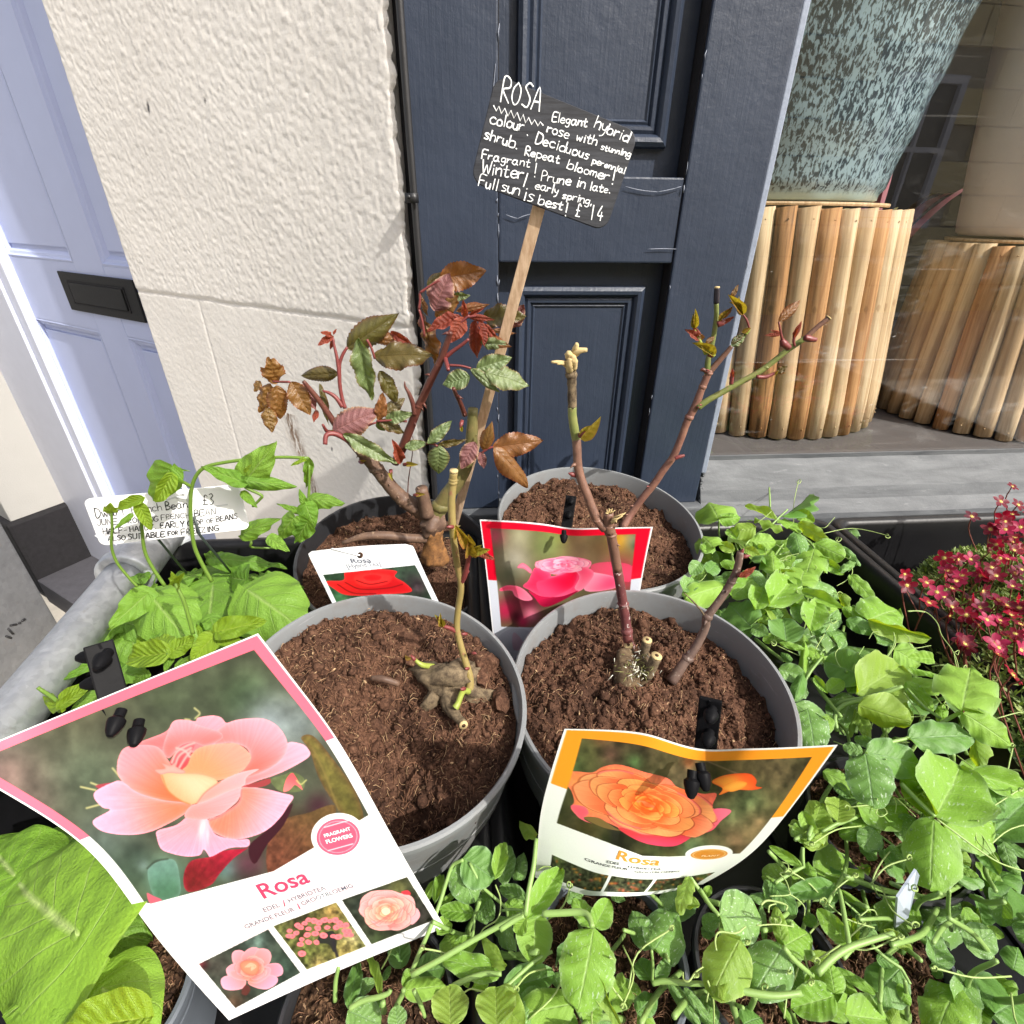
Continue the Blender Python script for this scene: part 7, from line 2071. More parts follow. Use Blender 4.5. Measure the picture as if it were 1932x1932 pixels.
def hand_line(body, a, b, P3, mat, w, m, hk=1.0, jit=.18, slant=.05, smooth=True, seed=0):
    """write body with its baseline from a to b (board coordinates, metres); P3 maps to space"""
    r = random.Random(seed)
    x = 0; strokes = []
    for ch in body:
        g = GLYPH.get(ch, '')
        wmax = 1.0
        if g:
            dy = r.uniform(-jit, jit) * 1.4; k = 1 + r.uniform(-jit, jit) * .6
            for s in g.split('|'):
                q = [float(t) for t in s.split()]
                pts = [(q[i], q[i + 1]) for i in range(0, len(q), 2)]
                wmax = max(wmax, max(p[0] for p in pts))
                strokes.append([(x + p[0] * k + r.uniform(-.09, .09), p[1] * k + dy + r.uniform(-.09, .09)) for p in pts])
        else: wmax = 1.6
        x += wmax + 1.0
    L = math.hypot(b[0] - a[0], b[1] - a[1]); k = L / max(x - 1, 1)
    dx, dy = (b[0] - a[0]) / L, (b[1] - a[1]) / L
    for st in strokes:
        pts = [Vector((p[0] + p[1] * slant, p[1] * hk, 0)) for p in st]
        if smooth and len(pts) > 2: pts = crom(pts, 4)
        Q = [(a[0] + (p.x * dx - p.y * dy) * k, a[1] + (p.x * dy + p.y * dx) * k) for p in pts]
        ribbon(m, Q, P3, w * r.uniform(.7, 1.25))
def ribbon(m, Q, P3, w):
    n = len(Q)
    if n < 2: return
    V = []
    for i in range(n):
        p0, p1 = Q[max(0, i - 1)], Q[min(n - 1, i + 1)]
        tx, ty = p1[0] - p0[0], p1[1] - p0[1]; l = math.hypot(tx, ty) or 1e-6
        wv = w * random.uniform(.72, 1.2); nx, ny = -ty / l * wv / 2, tx / l * wv / 2
        ex, ey = (tx / l * w * .4, ty / l * w * .4)
        q = Q[i]
        if i == 0: q = (q[0] - ex, q[1] - ey)
        if i == n - 1: q = (q[0] + ex, q[1] + ey)
        V += [P3(q[0] + nx, q[1] + ny, 0), P3(q[0] - nx, q[1] - ny, 0), P3(q[0], q[1], w * .25)]
    F = []
    for i in range(n - 1):
        o = i * 3
        F += [(o, o + 2, o + 5, o + 3), (o + 2, o + 1, o + 4, o + 5)]
    m.add(V, F)

def rounded_board(m, cx, cy, w, h, r, P3, t):
    out = []
    for (x, y, a0) in ((w / 2 - r, h / 2 - r, 0), (-w / 2 + r, h / 2 - r, 90), (-w / 2 + r, -h / 2 + r, 180), (w / 2 - r, -h / 2 + r, 270)):
        for k in range(7):
            a = rad(a0 + 15 * k); out.append((cx + x + r * math.cos(a), cy + y + r * math.sin(a)))
    n = len(out)
    V = [P3(x, y, 0) for x, y in out] + [P3(x, y, -t) for x, y in out] + [P3(cx + (x - cx) * .99, cy + (y - cy) * .99, .0004) for x, y in out]
    F = [tuple(2 * n + i for i in range(n)), tuple(reversed(range(n, 2 * n)))]
    for i in range(n):
        j = (i + 1) % n
        F += [(i, n + i, n + j, j), (i, j, 2 * n + j, 2 * n + i)]
    m.add(V, F)

def chalk_sign():
    C = [atY(935, 140, .512), atY(1205, 250, .514), atY(1143, 437, .504), atY(888, 342, .504)]
    c = sum(C, Vector()) / 4
    ex = ((C[1] - C[0]) + (C[2] - C[3])).normalized(); ey = ((C[0] - C[3]) + (C[1] - C[2])); ey = (ey - ex * ey.dot(ex)).normalized()
    ez = ex.cross(ey)
    if ez.dot(CAMP - c) < 0: ez = -ez
    W = ((C[1] - C[0]).length + (C[2] - C[3]).length) / 2; H = ((C[0] - C[3]).length + (C[1] - C[2]).length) / 2
    def P3(x, y, z): return c + ex * x + ey * y + ez * z
    root = thing('chalkboard_sign', 'small black chalkboard sign handwritten in white on a wooden stick', 'sign', atY(868, 960, .60))
    t = NT('chalkboard_black'); co = t.coord()
    g = t.noise(1.0, 3, .6, t.coord('Object', (40, 40, 420), (0, rad(22), 0)))
    cc = t.mix(t.ramp(g, [(.35, 0.0), (.75, 1.0)]), srgb(30, 31, 36), srgb(58, 60, 66))
    bm = t.done(t.pbsdf(cc, .55, t.bump(g, .2, .0005), .4))
    m = MB(); rounded_board(m, 0, 0, W, H, .010, P3, .0028)
    m.build('board', bm, root, smooth=True, auto=30)
    zf = zoom(920, 120, 4.83)
    def B(x, y):
        p = onP(*zf(x, y), c, ez) - c
        return p.dot(ex), p.dot(ey)
    chalk = mat_simple('white_chalk_pen', srgb(238, 240, 240), .8, .03, 100)
    m = MB()
    Q3 = lambda x, y, z: P3(x, y, .0007 + z)
    lines = [('ROSA', (385, 408), (765, 492), 1.35), ('Elegant', (885, 592), (1220, 650), .95), ('hybrid', (1290, 655), (1610, 800), .95), ('rose', (835, 700), (1040, 765), .9), ('with', (1120, 775), (1310, 830), .9), ('stunning', (1355, 865), (1635, 940), .8),
             ('colour', (285, 618), (605, 690), 1.0), ('.', (640, 730), (660, 735), 1), ('Deciduous', (725, 800), (1235, 965), .9), ('perennial', (1275, 1000), (1585, 1100), .9), ('shrub.', (230, 760), (550, 862), .95), ('Repeat', (620, 920), (955, 1000), .9), ('bloomer', (1030, 1050), (1420, 1170), .8), ('!', (1462, 1200), (1490, 1205), 1.0),
             ('Fragrant', (205, 950), (672, 1040), .85), ('!', (712, 1130), (740, 1135), .9), ('Prune', (778, 1165), (1060, 1215), .9), ('in', (1120, 1225), (1200, 1245), .9), ('late.', (1250, 1255), (1445, 1290), .9), ('Winter', (205, 1090), (600, 1160), .95), ('/', (615, 1205), (680, 1215), .9), ('early', (722, 1245), (940, 1300), .9), ('spring,', (985, 1340), (1270, 1400), .85),
             ('Full', (172, 1215), (355, 1262), .95), ('sun', (395, 1265), (560, 1310), .9), ('is', (605, 1350), (700, 1375), .9), ('best', (750, 1395), (985, 1455), .9), ('!', (1010, 1505), (1035, 1510), .9), ('£', (1110, 1510), (1225, 1535), .9), ('1', (1255, 1540), (1290, 1545), 1), ('4', (1320, 1545), (1420, 1560), 1)]
    wch = .00095
    for i, (b, p, q, hk) in enumerate(lines):
        if len(b) == 1:
            a_ = B(*p); b_ = B(*q)
            x = (max(float(t) for t in GLYPH[b].replace('|', ' ').split()[0::2]))
            L = (B(140, 0)[0] - B(0, 0)[0]) / 7 * hk
            d = Vector((b_[0] - a_[0], b_[1] - a_[1])).normalized()
            k = L
            for st in GLYPH[b].split('|'):
                qq = [float(t) for t in st.split()]
                pts = [Vector((qq[j] * .8, qq[j + 1], 0)) for j in range(0, len(qq), 2)]
                if len(pts) > 2: pts = crom(pts, 4)
                ribbon(m, [(a_[0] + (v.x * d.x - v.y * d.y) * k, a_[1] + (v.x * d.y + v.y * d.x) * k) for v in pts], Q3, wch)
        else:
            hand_line(b, B(*p), B(*q), Q3, None, wch, m, hk * .80, seed=i)
    zz = [B(*q) for q in ((325, 445), (350, 495), (375, 450), (400, 520), (432, 470), (462, 545), (492, 490), (520, 565), (552, 510), (580, 590), (610, 530), (632, 610), (662, 560), (692, 625), (720, 580), (752, 640), (775, 600), (800, 632))]
    ribbon(m, zz, Q3, wch)
    m.build('lettering', chalk, root, smooth=True)
    wood = NT('stick_wood'); co = wood.coord('Object', (260, 260, 22))
    g = wood.noise(1.0, 4, .6, co)
    wc = wood.mix(wood.ramp(g, [(.35, 0.0), (.7, 1.0)]), srgb(186, 152, 122), srgb(222, 194, 164))
    wm = wood.done(wood.pbsdf(wc, .6, wood.bump(g, .3, .0006), .3))
    top = atY(1020, 378, .513); bot = atY(858, 985, .612)
    d = (bot - top).normalized(); x = ex - d * ex.dot(d); x.normalize(); z_ = x.cross(d)
    m = MB(); m.box(top - x * .0055 - z_ * .0055, x * .011, d * (bot - top).length, z_ * .004)
    m.build('stick', wm, root, smooth=False, bevel=.0006)
chalk_sign()

def bean_label():
    C = [atY(158, 942, .428), atY(452, 914, .462), atY(470, 998, .456), atY(188, 1030, .422)]
    c = sum(C, Vector()) / 4
    ex = ((C[1] - C[0]) + (C[2] - C[3])).normalized(); ey = ((C[0] - C[3]) + (C[1] - C[2])); ey = (ey - ex * ey.dot(ex)).normalized()
    ez = ex.cross(ey)
    if ez.dot(CAMP - c) < 0: ez = -ez
    W = ((C[1] - C[0]).length + (C[2] - C[3]).length) / 2; H = ((C[0] - C[3]).length + (C[1] - C[2]).length) / 2
    def P3(x, y, z): return c + ex * x + ey * y + ez * z
    root = thing('bean_label', 'white handwritten label on two thin black wires among the bean plants at the left', 'sign', c - ey * .1)
    m = MB(); rounded_board(m, 0, 0, W, H, .006, P3, .0016)
    m.build('label_plate', CARDWHITE, root, smooth=True, auto=30)
    def B(x, y):
        p = onP(*ZN(x, y), c, ez) - c
        return p.dot(ex), p.dot(ey)
    pen = mat_simple('black_marker', srgb(24, 24, 30), .5, .05, 100); pen2 = mat_simple('grey_smudge', srgb(206, 208, 212), .6, .05, 100)
    Q3 = lambda x, y, z: P3(x, y, .0007 + z * .3)
    m = MB()
    for i, (b, p, q, hk, w) in enumerate((('Dwarf', (565, 395), (740, 375), 1.1, .0008), ('French', (775, 372), (950, 352), 1.0, .0008), ('Bean', (975, 350), (1100, 335), 1.0, .0008), ('£3', (1190, 320), (1250, 318), 1.2, .0008),
            ('JUNE', (570, 440), (690, 432), .75, .0007), ('CROPPING', (720, 428), (925, 415), .75, .0007), ('FRENCH', (945, 408), (1110, 393), .75, .0007), ('BEAN.', (1140, 388), (1280, 372), .75, .0007),
            ('HALF-', (605, 490), (745, 478), .72, .0009), ('HARDY.', (762, 476), (915, 460), .72, .0008), ('EARLY', (940, 456), (1080, 446), .78, .0010), ('CROP OF', (1100, 442), (1255, 422), .78, .0010), ('BEANS', (1268, 418), (1390, 400), .78, .0010),
            ('ALSO', (635, 530), (735, 524), .75, .0010), ('SUITABLE', (752, 522), (965, 505), .75, .0010), ('FOR', (985, 498), (1045, 492), .75, .0010), ('FREEZING', (1062, 496), (1280, 470), .75, .0010))):
        hand_line(b, B(*p), B(*q), Q3, None, w, m, hk, .12, .12, seed=60 + i)
    m.build('lettering', pen, root, smooth=True)
    m = MB()
    for pts in ([(560, 330), (640, 322), (760, 316)], [(980, 290), (1060, 262)], [(1040, 280), (1080, 250), (1100, 300)], [(600, 470), (560, 500), (600, 530)], [(1230, 330), (1330, 318)]):
        ribbon(m, [B(*q) for q in pts], Q3, .0016)
    m.build('smudge', pen2, root, smooth=True)
    wire = mat_simple('green_black_wire', srgb(58, 66, 66), .4, .2, 100)
    for (a, b) in (((920, 525), (1135, 775)), ((1165, 500), (1420, 800))):
        p0 = atY(*ZN(*a), .44) ; p1 = atZ(*ZN(*b), -.43)
        m = MB(); m.tube([p0 + ey * .02 - ez * .002, p0 - ez * .002, p1], .0013, 8); m.build('wire_leg', wire, root)
    p0 = atY(*ZN(1000, 150), .45)
    m = MB(); m.tube(crom([atY(*ZN(985, 140), .46), atY(*ZN(1050, 180), .455), atY(*ZN(1090, 240), .452)], 5), .0022, 8); m.build('wire_loop', CARDWHITE, root)
bean_label()

def grey_tag():
    root = thing('plant_tag', 'small pale grey tag standing on edge among the peas at the lower right', 'plant label', atZ(1690, 1725, -.42))
    a, b, c, d = atZ(1727, 1640, -.345), atZ(1733, 1650, -.350), atZ(1712, 1730, -.40), atZ(1688, 1750, -.41)
    e = atZ(1692, 1692, -.355)
    t = (a - e).cross(d - e).normalized() * .0006
    m = MB(); V = [e, a, b, c, d]; m.add([v + t for v in V] + [v - t for v in V], [(0, 1, 2, 3, 4), (9, 8, 7, 6, 5)] + [(i, 5 + i, 5 + (i + 1) % 5, (i + 1) % 5) for i in range(5)])
    m.build('tag_blade', mat_simple('pale_grey_tag', srgb(176, 186, 200), .45, .1, 60), root, smooth=False)
    m = MB()
    for k in range(7):
        p = e.lerp(a, .25 + .0 * k).lerp(d, .0) ; q0 = e.lerp(d, .1 + k * .11); q1 = a.lerp(c, .1 + k * .11)
        m.tube([q0.lerp(q1, .25) + t * 1.3, q0.lerp(q1, .75) + t * 1.3], .00025, 4)
    m.build('small_print', INK_GREY, root)
grey_tag()

# ------------------------------------------------------------------ peas, beans, saxifrage
L_PEA = leaf_mat('pea_leaf', srgb(144, 182, 78), srgb(112, 158, 54), srgb(178, 204, 136), srgb(164, 196, 32), 6, 1.5, tr=.34, rough=.50, flecks=.55, vstr=.45, edge=srgb(150, 180, 118), bumpd=.0007, spec=.3)
L_PEA2 = leaf_mat('young_pea_leaf', srgb(142, 170, 74), srgb(120, 156, 62), srgb(176, 200, 120), srgb(190, 214, 30), 6, 1.5, tr=.40, rough=.45, flecks=.25, vstr=.35, edge=srgb(168, 194, 110), bumpd=.0007, spec=.35)
L_PEAD = leaf_mat('blue_green_pea_leaf', srgb(90, 134, 58), srgb(122, 160, 84), srgb(140, 168, 128), srgb(130, 170, 40), 6, 1.5, tr=.28, rough=.45, flecks=.9, vstr=.45, edge=srgb(128, 160, 116), bumpd=.0007, spec=.4)
L_BEAN = leaf_mat('bean_leaf', srgb(92, 136, 46), srgb(122, 160, 62), srgb(172, 196, 120), srgb(164, 198, 34), 5, 1.9, tr=.34, rough=.45, vstr=.55, bumpd=.0025, spec=.35, vw=.10)
L_BEANY = leaf_mat('young_bean_leaf', srgb(128, 156, 42), srgb(110, 144, 40), srgb(176, 194, 92), srgb(180, 200, 36), 7, 1.9, tr=.34, rough=.40, vstr=.5, bumpd=.0028, spec=.35, vw=.08)
STEM_PEA = mat_simple('pea_stem', srgb(126, 156, 86), .45, .15, 60, .1, 200, .4)
STEM_BEAN = mat_simple('bean_stem', srgb(96, 124, 46), .45, .2, 60, .1, 200, .4)
TENDRIL = mat_simple('pea_tendril', srgb(146, 168, 98), .5, .15, 80)

P_PEAR = lambda t: .5 * max(0.0, math.sin(math.pi * min(1, max(0, t)) ** .86)) ** .52
def pea_set(mat): return [leaf_mesh('leaf', P_PEAR, mat, 5, 20, ser=s_, teeth=9, fold=f, bend=b, wave=w, crink=.006, seed=i * 5 + 2, curl=c, sidecurl=sc) for i, (f, b, w, s_, c, sc) in enumerate(((.10, .12, .05, 0.0, .05, .2), (.22, .05, .06, .06, -.1, .0), (.05, .22, .08, .10, .1, .25), (.30, .10, .04, .0, .0, .1), (-.08, .16, .08, .05, -.05, .3)))]
PEA = {'n': pea_set(L_PEA), 'y': pea_set(L_PEA2), 'd': pea_set(L_PEAD)}
P_BEANB = lambda t: .5 * (max(0.0, math.sin(math.pi * t ** .46)) ** .62)
P_BEANR = lambda t: .5 * (max(0.0, math.sin(math.pi * t ** .6)) ** .6)
BEANL = {'n': [leaf_mesh('leaf', P_BEAN, L_BEAN, 6, 22, fold=f, bend=b, wave=w, cord=.16, crink=.004, seed=i, sidecurl=sc) for i, (f, b, w, sc) in enumerate(((.10, .22, .05, .3), (.16, .14, .07, .2), (.02, .32, .06, .45)))],
         'y': [leaf_mesh('leaf', P_BEANR, L_BEANY, 8, 34, fold=f, bend=b, wave=w, cord=.10, crink=.009, seed=i + 9, sidecurl=sc) for i, (f, b, w, sc) in enumerate(((.12, .15, .06, .2), (.25, .10, .06, .0)))]}

L_BEANG = leaf_mat('big_bean_leaf', srgb(108, 150, 48), srgb(128, 166, 58), srgb(190, 208, 136), srgb(180, 206, 40), 4, 2.0, tr=.34, rough=.46, vstr=.7, bumpd=.0028, spec=.22, vw=.08)
BEANL['g'] = [leaf_mesh('leaf', P_BEANB, L_BEANG, 12, 60, fold=.08, bend=.14 + .1 * i, wave=.06, cord=.30, crink=.008, seed=31 + i, sidecurl=.35) for i in range(2)]
PEAPLANTS = []
def pea_plant(u, v, label, pot=None, z=-.45):
    p = atZ(u, v, z)
    root = thing('pea_plant', label, 'pea plant', Vector((p.x, p.y, CAMZ + TF + .01)), 'young pea plants on the bench')
    if pot:
        r, mt = pot
        C = Vector((p.x, p.y, CAMZ + z + .02))
        pot_shell(root, C, (0, 0, 1), r, (C.z - CAMZ - TF) - .004, mt, band=.022, lip=.0022)
        soil_bed(root, C, (0, 0, 1), r - .003, lambda x, y: -.010 + 0 * x, int(u) % 97, 700, 420, SOILDARK, .8)
    PEAPLANTS.append((u, v, root, p))
    return root
def near_plant(u, v):
    return min(PEAPLANTS, key=lambda q: (q[0] - u) ** 2 + ((q[1] - v) * 1.0) ** 2)

pea_plant(1400, 1020, 'pea plant beside the back right grey pot, under the slate sill')
pea_plant(1500, 1000, 'pea plant in the tray corner by the glossy black divider, one rolled leaf up')
pea_plant(1440, 1150, 'pea plant behind the leaning side cane of the right pot')
pea_plant(1580, 1140, 'pea plant leaning over the black divider towards the red flowers')
pea_plant(1560, 1290, 'large leaved speckled pea plant right of the right grey pot rim')
pea_plant(1700, 1240, 'pea plant with a long yellow green leaf reaching at the red saxifrage')
pea_plant(1650, 1440, 'pea plant with dark white flecked leaves right of the orange card corner')
pea_plant(1840, 1330, 'tall pea plant with a pale two lobed leaf at the right edge', z=-.42)
pea_plant(1850, 1500, 'pea plant trailing a long pale tendril at the right edge', z=-.44)
pea_plant(1655, 1575, 'pea plant in a small dark pot right of the orange card', (.058, DARKPOT), -.455)
pea_plant(1145, 1830, 'pea plant with big pale leaves in the slate pot under the orange card', (.050, SLATEPOT), -.452)
pea_plant(1440, 1850, 'pea plant with broad glossy leaves at the bottom, right of centre', (.048, DARKPOT), -.455)
pea_plant(1640, 1820, 'pea plant in the small slate pot beside the pale grey tag', (.046, SLATEPOT), -.462)
pea_plant(1840, 1800, 'pea plant filling the bottom right corner', None, -.44)
pea_plant(870, 1800, 'pea plant with thick pale stems between the pink card and the orange card')
pea_plant(700, 1935, 'pea plant in the dark pot under the lower edge of the pink card', (.052, DARKPOT), -.448)

def pea_leaves(zf, z0, z1, ztop, zbot, text, wrk=1.0):
    """x0 y0 x1 y1 width roll kind; height runs from ztop (first y) to zbot over the list's picture rows"""
    rows = [r.split() for r in text.strip().split(';') if r.strip()]
    for i, r in enumerate(rows):
        x0, y0, x1, y1, wr, roll = (float(t) for t in r[:6]); k = r[6]
        dz = float(r[7]) if len(r) > 7 else 0
        zz = z0 + (z1 - z0) * min(1, max(0, (y0 - ztop) / (zbot - ztop))) + dz + random.uniform(-.006, .006)
        u0, v0 = zf(x0, y0); u1, v1 = zf(x1, y1)
        pl = near_plant(.5 * (u0 + u1), .5 * (v0 + v1))
        u1 += (u1 - u0) * .10; v1 += (v1 - v0) * .10; wr = min(1.05, wr * 1.0)
        b = atZ(u0, v0, zz); t = atZ(u1, v1, zz + random.uniform(-.010, .006))
        if u0 < 800 and v0 > 1735:
            b.z -= .034; t.z -= .034; b = onP(u0, v0, b, Vector((0, 0, 1))); t = onP(u1, v1, t, Vector((0, 0, 1)))
        leaf_on(pl[2], random.choice(PEA[k]), b, t, wr * wrk, roll + random.uniform(-8, 8), up=.25)
pea_leaves(ZA, -.345, -.375, 50, 1900, '335 228 262 58 .8 0 n; 338 232 500 210 .62 0 n; 790 235 565 128 .30 35 y; 835 312 640 196 .36 40 y; 826 206 1078 50 .13 50 d; 925 160 1062 238 .62 0 n; 955 250 1152 390 .46 30 y; 625 290 458 325 .85 0 y; 870 300 930 232 .8 0 n; 600 400 780 395 .75 10 n; 925 330 960 455 .7 0 d; 1075 410 1275 505 .85 0 n; 1080 450 1020 612 .55 20 n; 1098 520 1284 645 .42 0 n; 765 640 758 448 .5 0 n; 770 625 935 655 .5 25 y; 905 590 1080 600 .5 10 d; 960 745 1002 585 .75 0 n; 985 742 1276 835 .58 0 d; 980 782 1262 905 .34 0 n; 722 892 905 700 .5 0 n; 600 690 470 800 .8 0 n; 372 742 138 800 .62 0 n; 560 620 645 745 .8 0 d; 1275 800 1315 890 .7 30 y; 1030 925 1275 935 .7 10 n; 768 1032 852 878 .75 25 y; 858 1182 850 1010 .85 0 d; 805 1180 982 1222 .32 0 n; 592 1062 410 872 .75 0 d; 595 1062 705 1120 .8 0 d; 1490 1010 1740 880 .85 0 n .01; 1488 1000 1935 1148 .34 45 y .012; 1350 655 1525 830 .42 0 n; 1320 1005 1532 1080 .6 0 d; 1205 1135 1340 1085 .7 0 d; 1475 1445 1600 1180 .95 0 d .006; 1470 1440 1180 1330 1.05 0 d .004; 1500 1425 1735 1400 .62 20 y; 1505 1600 1790 1810 .95 30 y .01; 800 1385 995 1440 .75 0 d; 925 1650 1150 1850 .8 0 d; 1005 1170 985 1395 .2 0 n; 1690 1230 1895 1335 .95 0 n; 990 1420 940 1560 .4 0 d; 1075 1440 1165 1560 .4 0 n; 300 450 200 330 .8 0 n; 215 470 300 400 .7 0 n; 350 560 470 580 .6 0 n; 200 560 120 640 .8 0 d; 460 470 350 420 .7 0 y; 480 380 420 300 .6 0 n; 700 480 610 430 .6 0 n; 540 450 640 500 .6 0 y; 660 560 700 470 .5 0 d; 250 640 330 560 .7 0 d; 60 780 150 700 .7 0 d; 690 760 620 900 .6 0 n; 840 960 700 950 .6 0 d; 930 900 960 1020 .5 0 d; 1090 880 1040 1060 .6 0 n; 1260 920 1110 1060 .6 10 d; 1300 900 1430 1000 .6 0 n; 760 1120 690 1170 .8 0 n; 1130 1100 1060 1000 .6 0 d; 900 1330 820 1250 .5 0 d; 1060 1300 1140 1210 .6 0 n; 1180 1560 1290 1480 .7 0 n; 1000 1500 930 1590 .7 0 d; 1330 1560 1410 1480 .7 0 d; 880 1720 960 1850 .6 0 n; 1200 1750 1110 1860 .6 0 n; 1400 1700 1330 1860 .3 30 y; 1420 1720 1480 1880 .4 20 y; 1560 1180 1660 1080 .7 0 d; 1280 430 1400 560 .3 20 d; 1290 620 1420 520 .2 0 d')
pea_leaves(ZB, -.345, -.385, 0, 1900, '560 880 1050 965 .60 0 d .02; 558 885 640 1275 .85 0 d .02; 540 870 385 830 .8 0 d .02; 925 760 1485 715 .46 0 d .022; 1385 528 1470 100 .46 0 n .03; 1400 540 1830 800 .62 0 n .03; 1490 700 1508 935 .5 35 y; 1160 1422 1670 1450 .82 0 n .022; 1162 1420 1400 1045 .72 0 n .02; 1150 1450 1110 1930 .72 0 n .024; 1090 1440 1035 1045 .68 0 y; 1465 1050 1930 1190 .48 0 n; 1650 1580 1935 1290 .85 0 d; 1640 1590 1935 1760 .42 0 d; 1310 1700 1462 1865 .6 10 y; 480 1330 955 1425 .62 10 n; 815 1450 1060 1640 .85 0 d; 325 1475 342 1285 .85 10 y .01; 195 1040 545 1215 .46 0 n; 900 290 1350 330 .28 0 n; 90 1550 190 1340 .65 10 y; 55 1690 190 1550 .5 10 y; 930 150 1180 200 .25 -20 n .01; 480 370 855 170 .7 15 y; 500 470 925 640 .78 30 y .006; 910 270 1140 500 .5 0 n; 1210 620 1230 440 .35 0 n; 850 1110 1190 1150 .75 0 n; 700 1480 380 1560 .5 0 n; 640 1540 560 1680 .8 0 d; 880 1680 1010 1800 .7 0 d; 760 1680 900 1880 .6 0 d; 1650 1200 1710 1400 .6 0 d; 1740 1640 1820 1850 .6 0 d; 200 700 120 560 .6 0 d; 60 500 140 780 .7 0 d; 1150 80 960 60 .5 0 n; 650 820 480 760 .6 0 d; 20 1380 110 1600 .6 0 n; 300 1150 420 1260 .6 0 d; 1560 1700 1690 1900 .6 0 d; 1380 1880 1520 1940 .6 0 n')
pea_leaves(ZC, -.375, -.390, 0, 1900, '862 985 760 1650 .84 0 n .03; 866 985 1000 760 .8 10 n .03; 860 975 690 740 .7 20 n .026; 330 870 300 1290 .92 10 n .016; 250 905 545 480 .38 0 n .03; 240 900 150 1040 .7 0 n .03; 1388 1190 1230 850 .72 0 d .012; 1410 1200 1660 850 .72 0 d .012; 1390 1480 1285 1300 .9 0 d; 1440 1475 1560 1285 .5 0 d; 882 1405 1085 1880 .28 30 y .03; 690 1690 190 1770 .58 0 n .01; 20 1560 470 1420 .44 0 d .006; 762 1842 905 1650 .72 10 n .012; 1745 530 1650 800 .42 30 y .02; 1840 780 1660 790 .6 30 y .018; 335 155 180 -20 .36 20 y .02; 1535 1460 1815 1880 .30 10 d; 1690 1540 1930 1840 .26 0 d; 240 740 20 620 .5 0 d -.01; -60 1600 190 1880 .8 10 y .03; 50 760 220 880 .7 0 n; 30 600 60 250 .5 0 d -.01; 150 560 215 300 .5 0 d -.012; 620 740 780 640 .4 0 d -.02; 1020 700 1140 740 .5 0 d -.02; 1560 900 1760 720 .6 0 d -.01; 560 1740 700 1880 .6 0 n; 1260 1780 1420 1600 .7 0 d -.01; 420 1080 380 1240 .5 0 d -.01; 0 880 100 1300 .5 0 d -.01; 270 1700 420 1880 .7 0 d; 1580 650 1500 800 .6 0 d -.015')
pea_leaves(ZD, -.375, -.390, 0, 1900, '178 880 555 900 .98 0 d .02; 372 1090 130 1530 .78 0 y .03; 762 1172 520 1540 .85 0 d .024; 772 1160 690 820 .46 0 y .022; 782 1160 1000 1010 .9 0 n .022; 1370 1150 1110 840 .58 0 n .014; 955 1240 1235 1285 .36 0 y; 1245 1440 990 1500 .7 0 n .012; 1240 1600 1200 1340 1.0 0 n .016; 1235 1620 880 1720 .66 0 n .016; 1250 1430 1440 1620 .5 0 n; 942 432 665 250 .30 0 n; 1030 525 1000 375 .62 0 n; 660 575 860 830 .66 0 d; 655 570 600 700 .5 0 d; 1245 615 830 665 .34 0 d .006; 1290 640 1540 825 .22 0 n .006; 1020 650 1240 700 .6 0 d; 970 255 1110 85 .62 0 y; 960 190 1010 -20 .8 0 y; 900 180 960 20 .6 0 n; 1850 1360 1600 1600 .85 0 d; 1622 1600 1290 1385 .28 0 n; 680 1560 860 1880 .22 0 n; 1380 1225 1405 935 .24 0 n; 1690 1000 1935 1190 .42 0 y; 1330 1790 1710 1850 .7 0 n; 1750 1880 1830 1750 .6 0 y; 400 1880 560 1790 .9 0 d; 60 1880 120 1560 .5 0 d; 200 1660 330 1370 .28 20 y .03; 450 700 830 780 .3 0 d; 560 760 600 1060 .2 0 d; 1080 920 950 930 .7 0 d; 880 1330 790 1560 .6 0 d; 980 1500 900 1380 .8 0 d; 1620 1280 1820 1310 .6 0 d; 1830 1500 1930 1700 .6 0 n; 1700 1560 1760 1780 .4 0 d; 1640 1080 1560 1000 .5 0 d; 40 700 100 620 .7 0 n; 30 990 160 900 .8 0 d; 100 1100 40 950 .6 0 d; 1450 1700 1560 1860 .6 0 d; 1240 800 1130 760 .7 0 d -.02; 1480 300 1620 260 .7 0 d -.02; 1700 400 1900 420 .8 0 d -.01; 1660 170 1480 240 .7 0 d -.01')
pea_leaves(ZE, -.375, -.385, 0, 1600, '1262 290 1480 430 1.15 0 d .02; 1215 340 1340 615 .85 0 d .014; 1505 455 1570 200 .36 0 n .016; 1480 605 1350 750 .95 0 d; 1345 725 1105 690 .46 0 n; 1160 1600 1165 1300 1.15 0 y .035; 1520 1600 1510 1300 1.05 0 y .035; 760 1620 740 1450 1.8 0 d .02; 1555 1195 1125 1070 .36 0 n .012; 1585 1150 1430 870 .34 15 y .016; 372 1455 455 1095 .34 0 d .008; 622 1365 530 1055 .20 20 y .02; 805 1315 890 1180 .95 0 n .01; 800 1315 1110 1280 .44 0 n .01; 370 1475 600 1560 .9 0 d; 780 1150 760 900 .8 0 d -.02; 900 1180 1110 1150 .9 0 d -.01; 1180 1010 1130 860 .9 0 n; 1180 1010 1360 950 .6 0 n; 1040 640 1090 430 .3 0 n .01; 1090 650 1220 540 .3 0 n; 1060 880 1150 780 .7 0 n; 1620 640 1720 640 .5 0 n; 420 1330 560 1250 .6 0 d -.01; 960 640 1030 480 .4 0 n -.01; 1330 1290 1440 1260 .5 0 n; 1690 1570 1900 1300 .7 0 d .01; 470 1540 640 1400 .6 0 d; 640 1240 700 1130 .5 0 d -.02; 1420 800 1490 650 .5 0 d -.01; 1250 1170 1300 1280 .6 0 n')
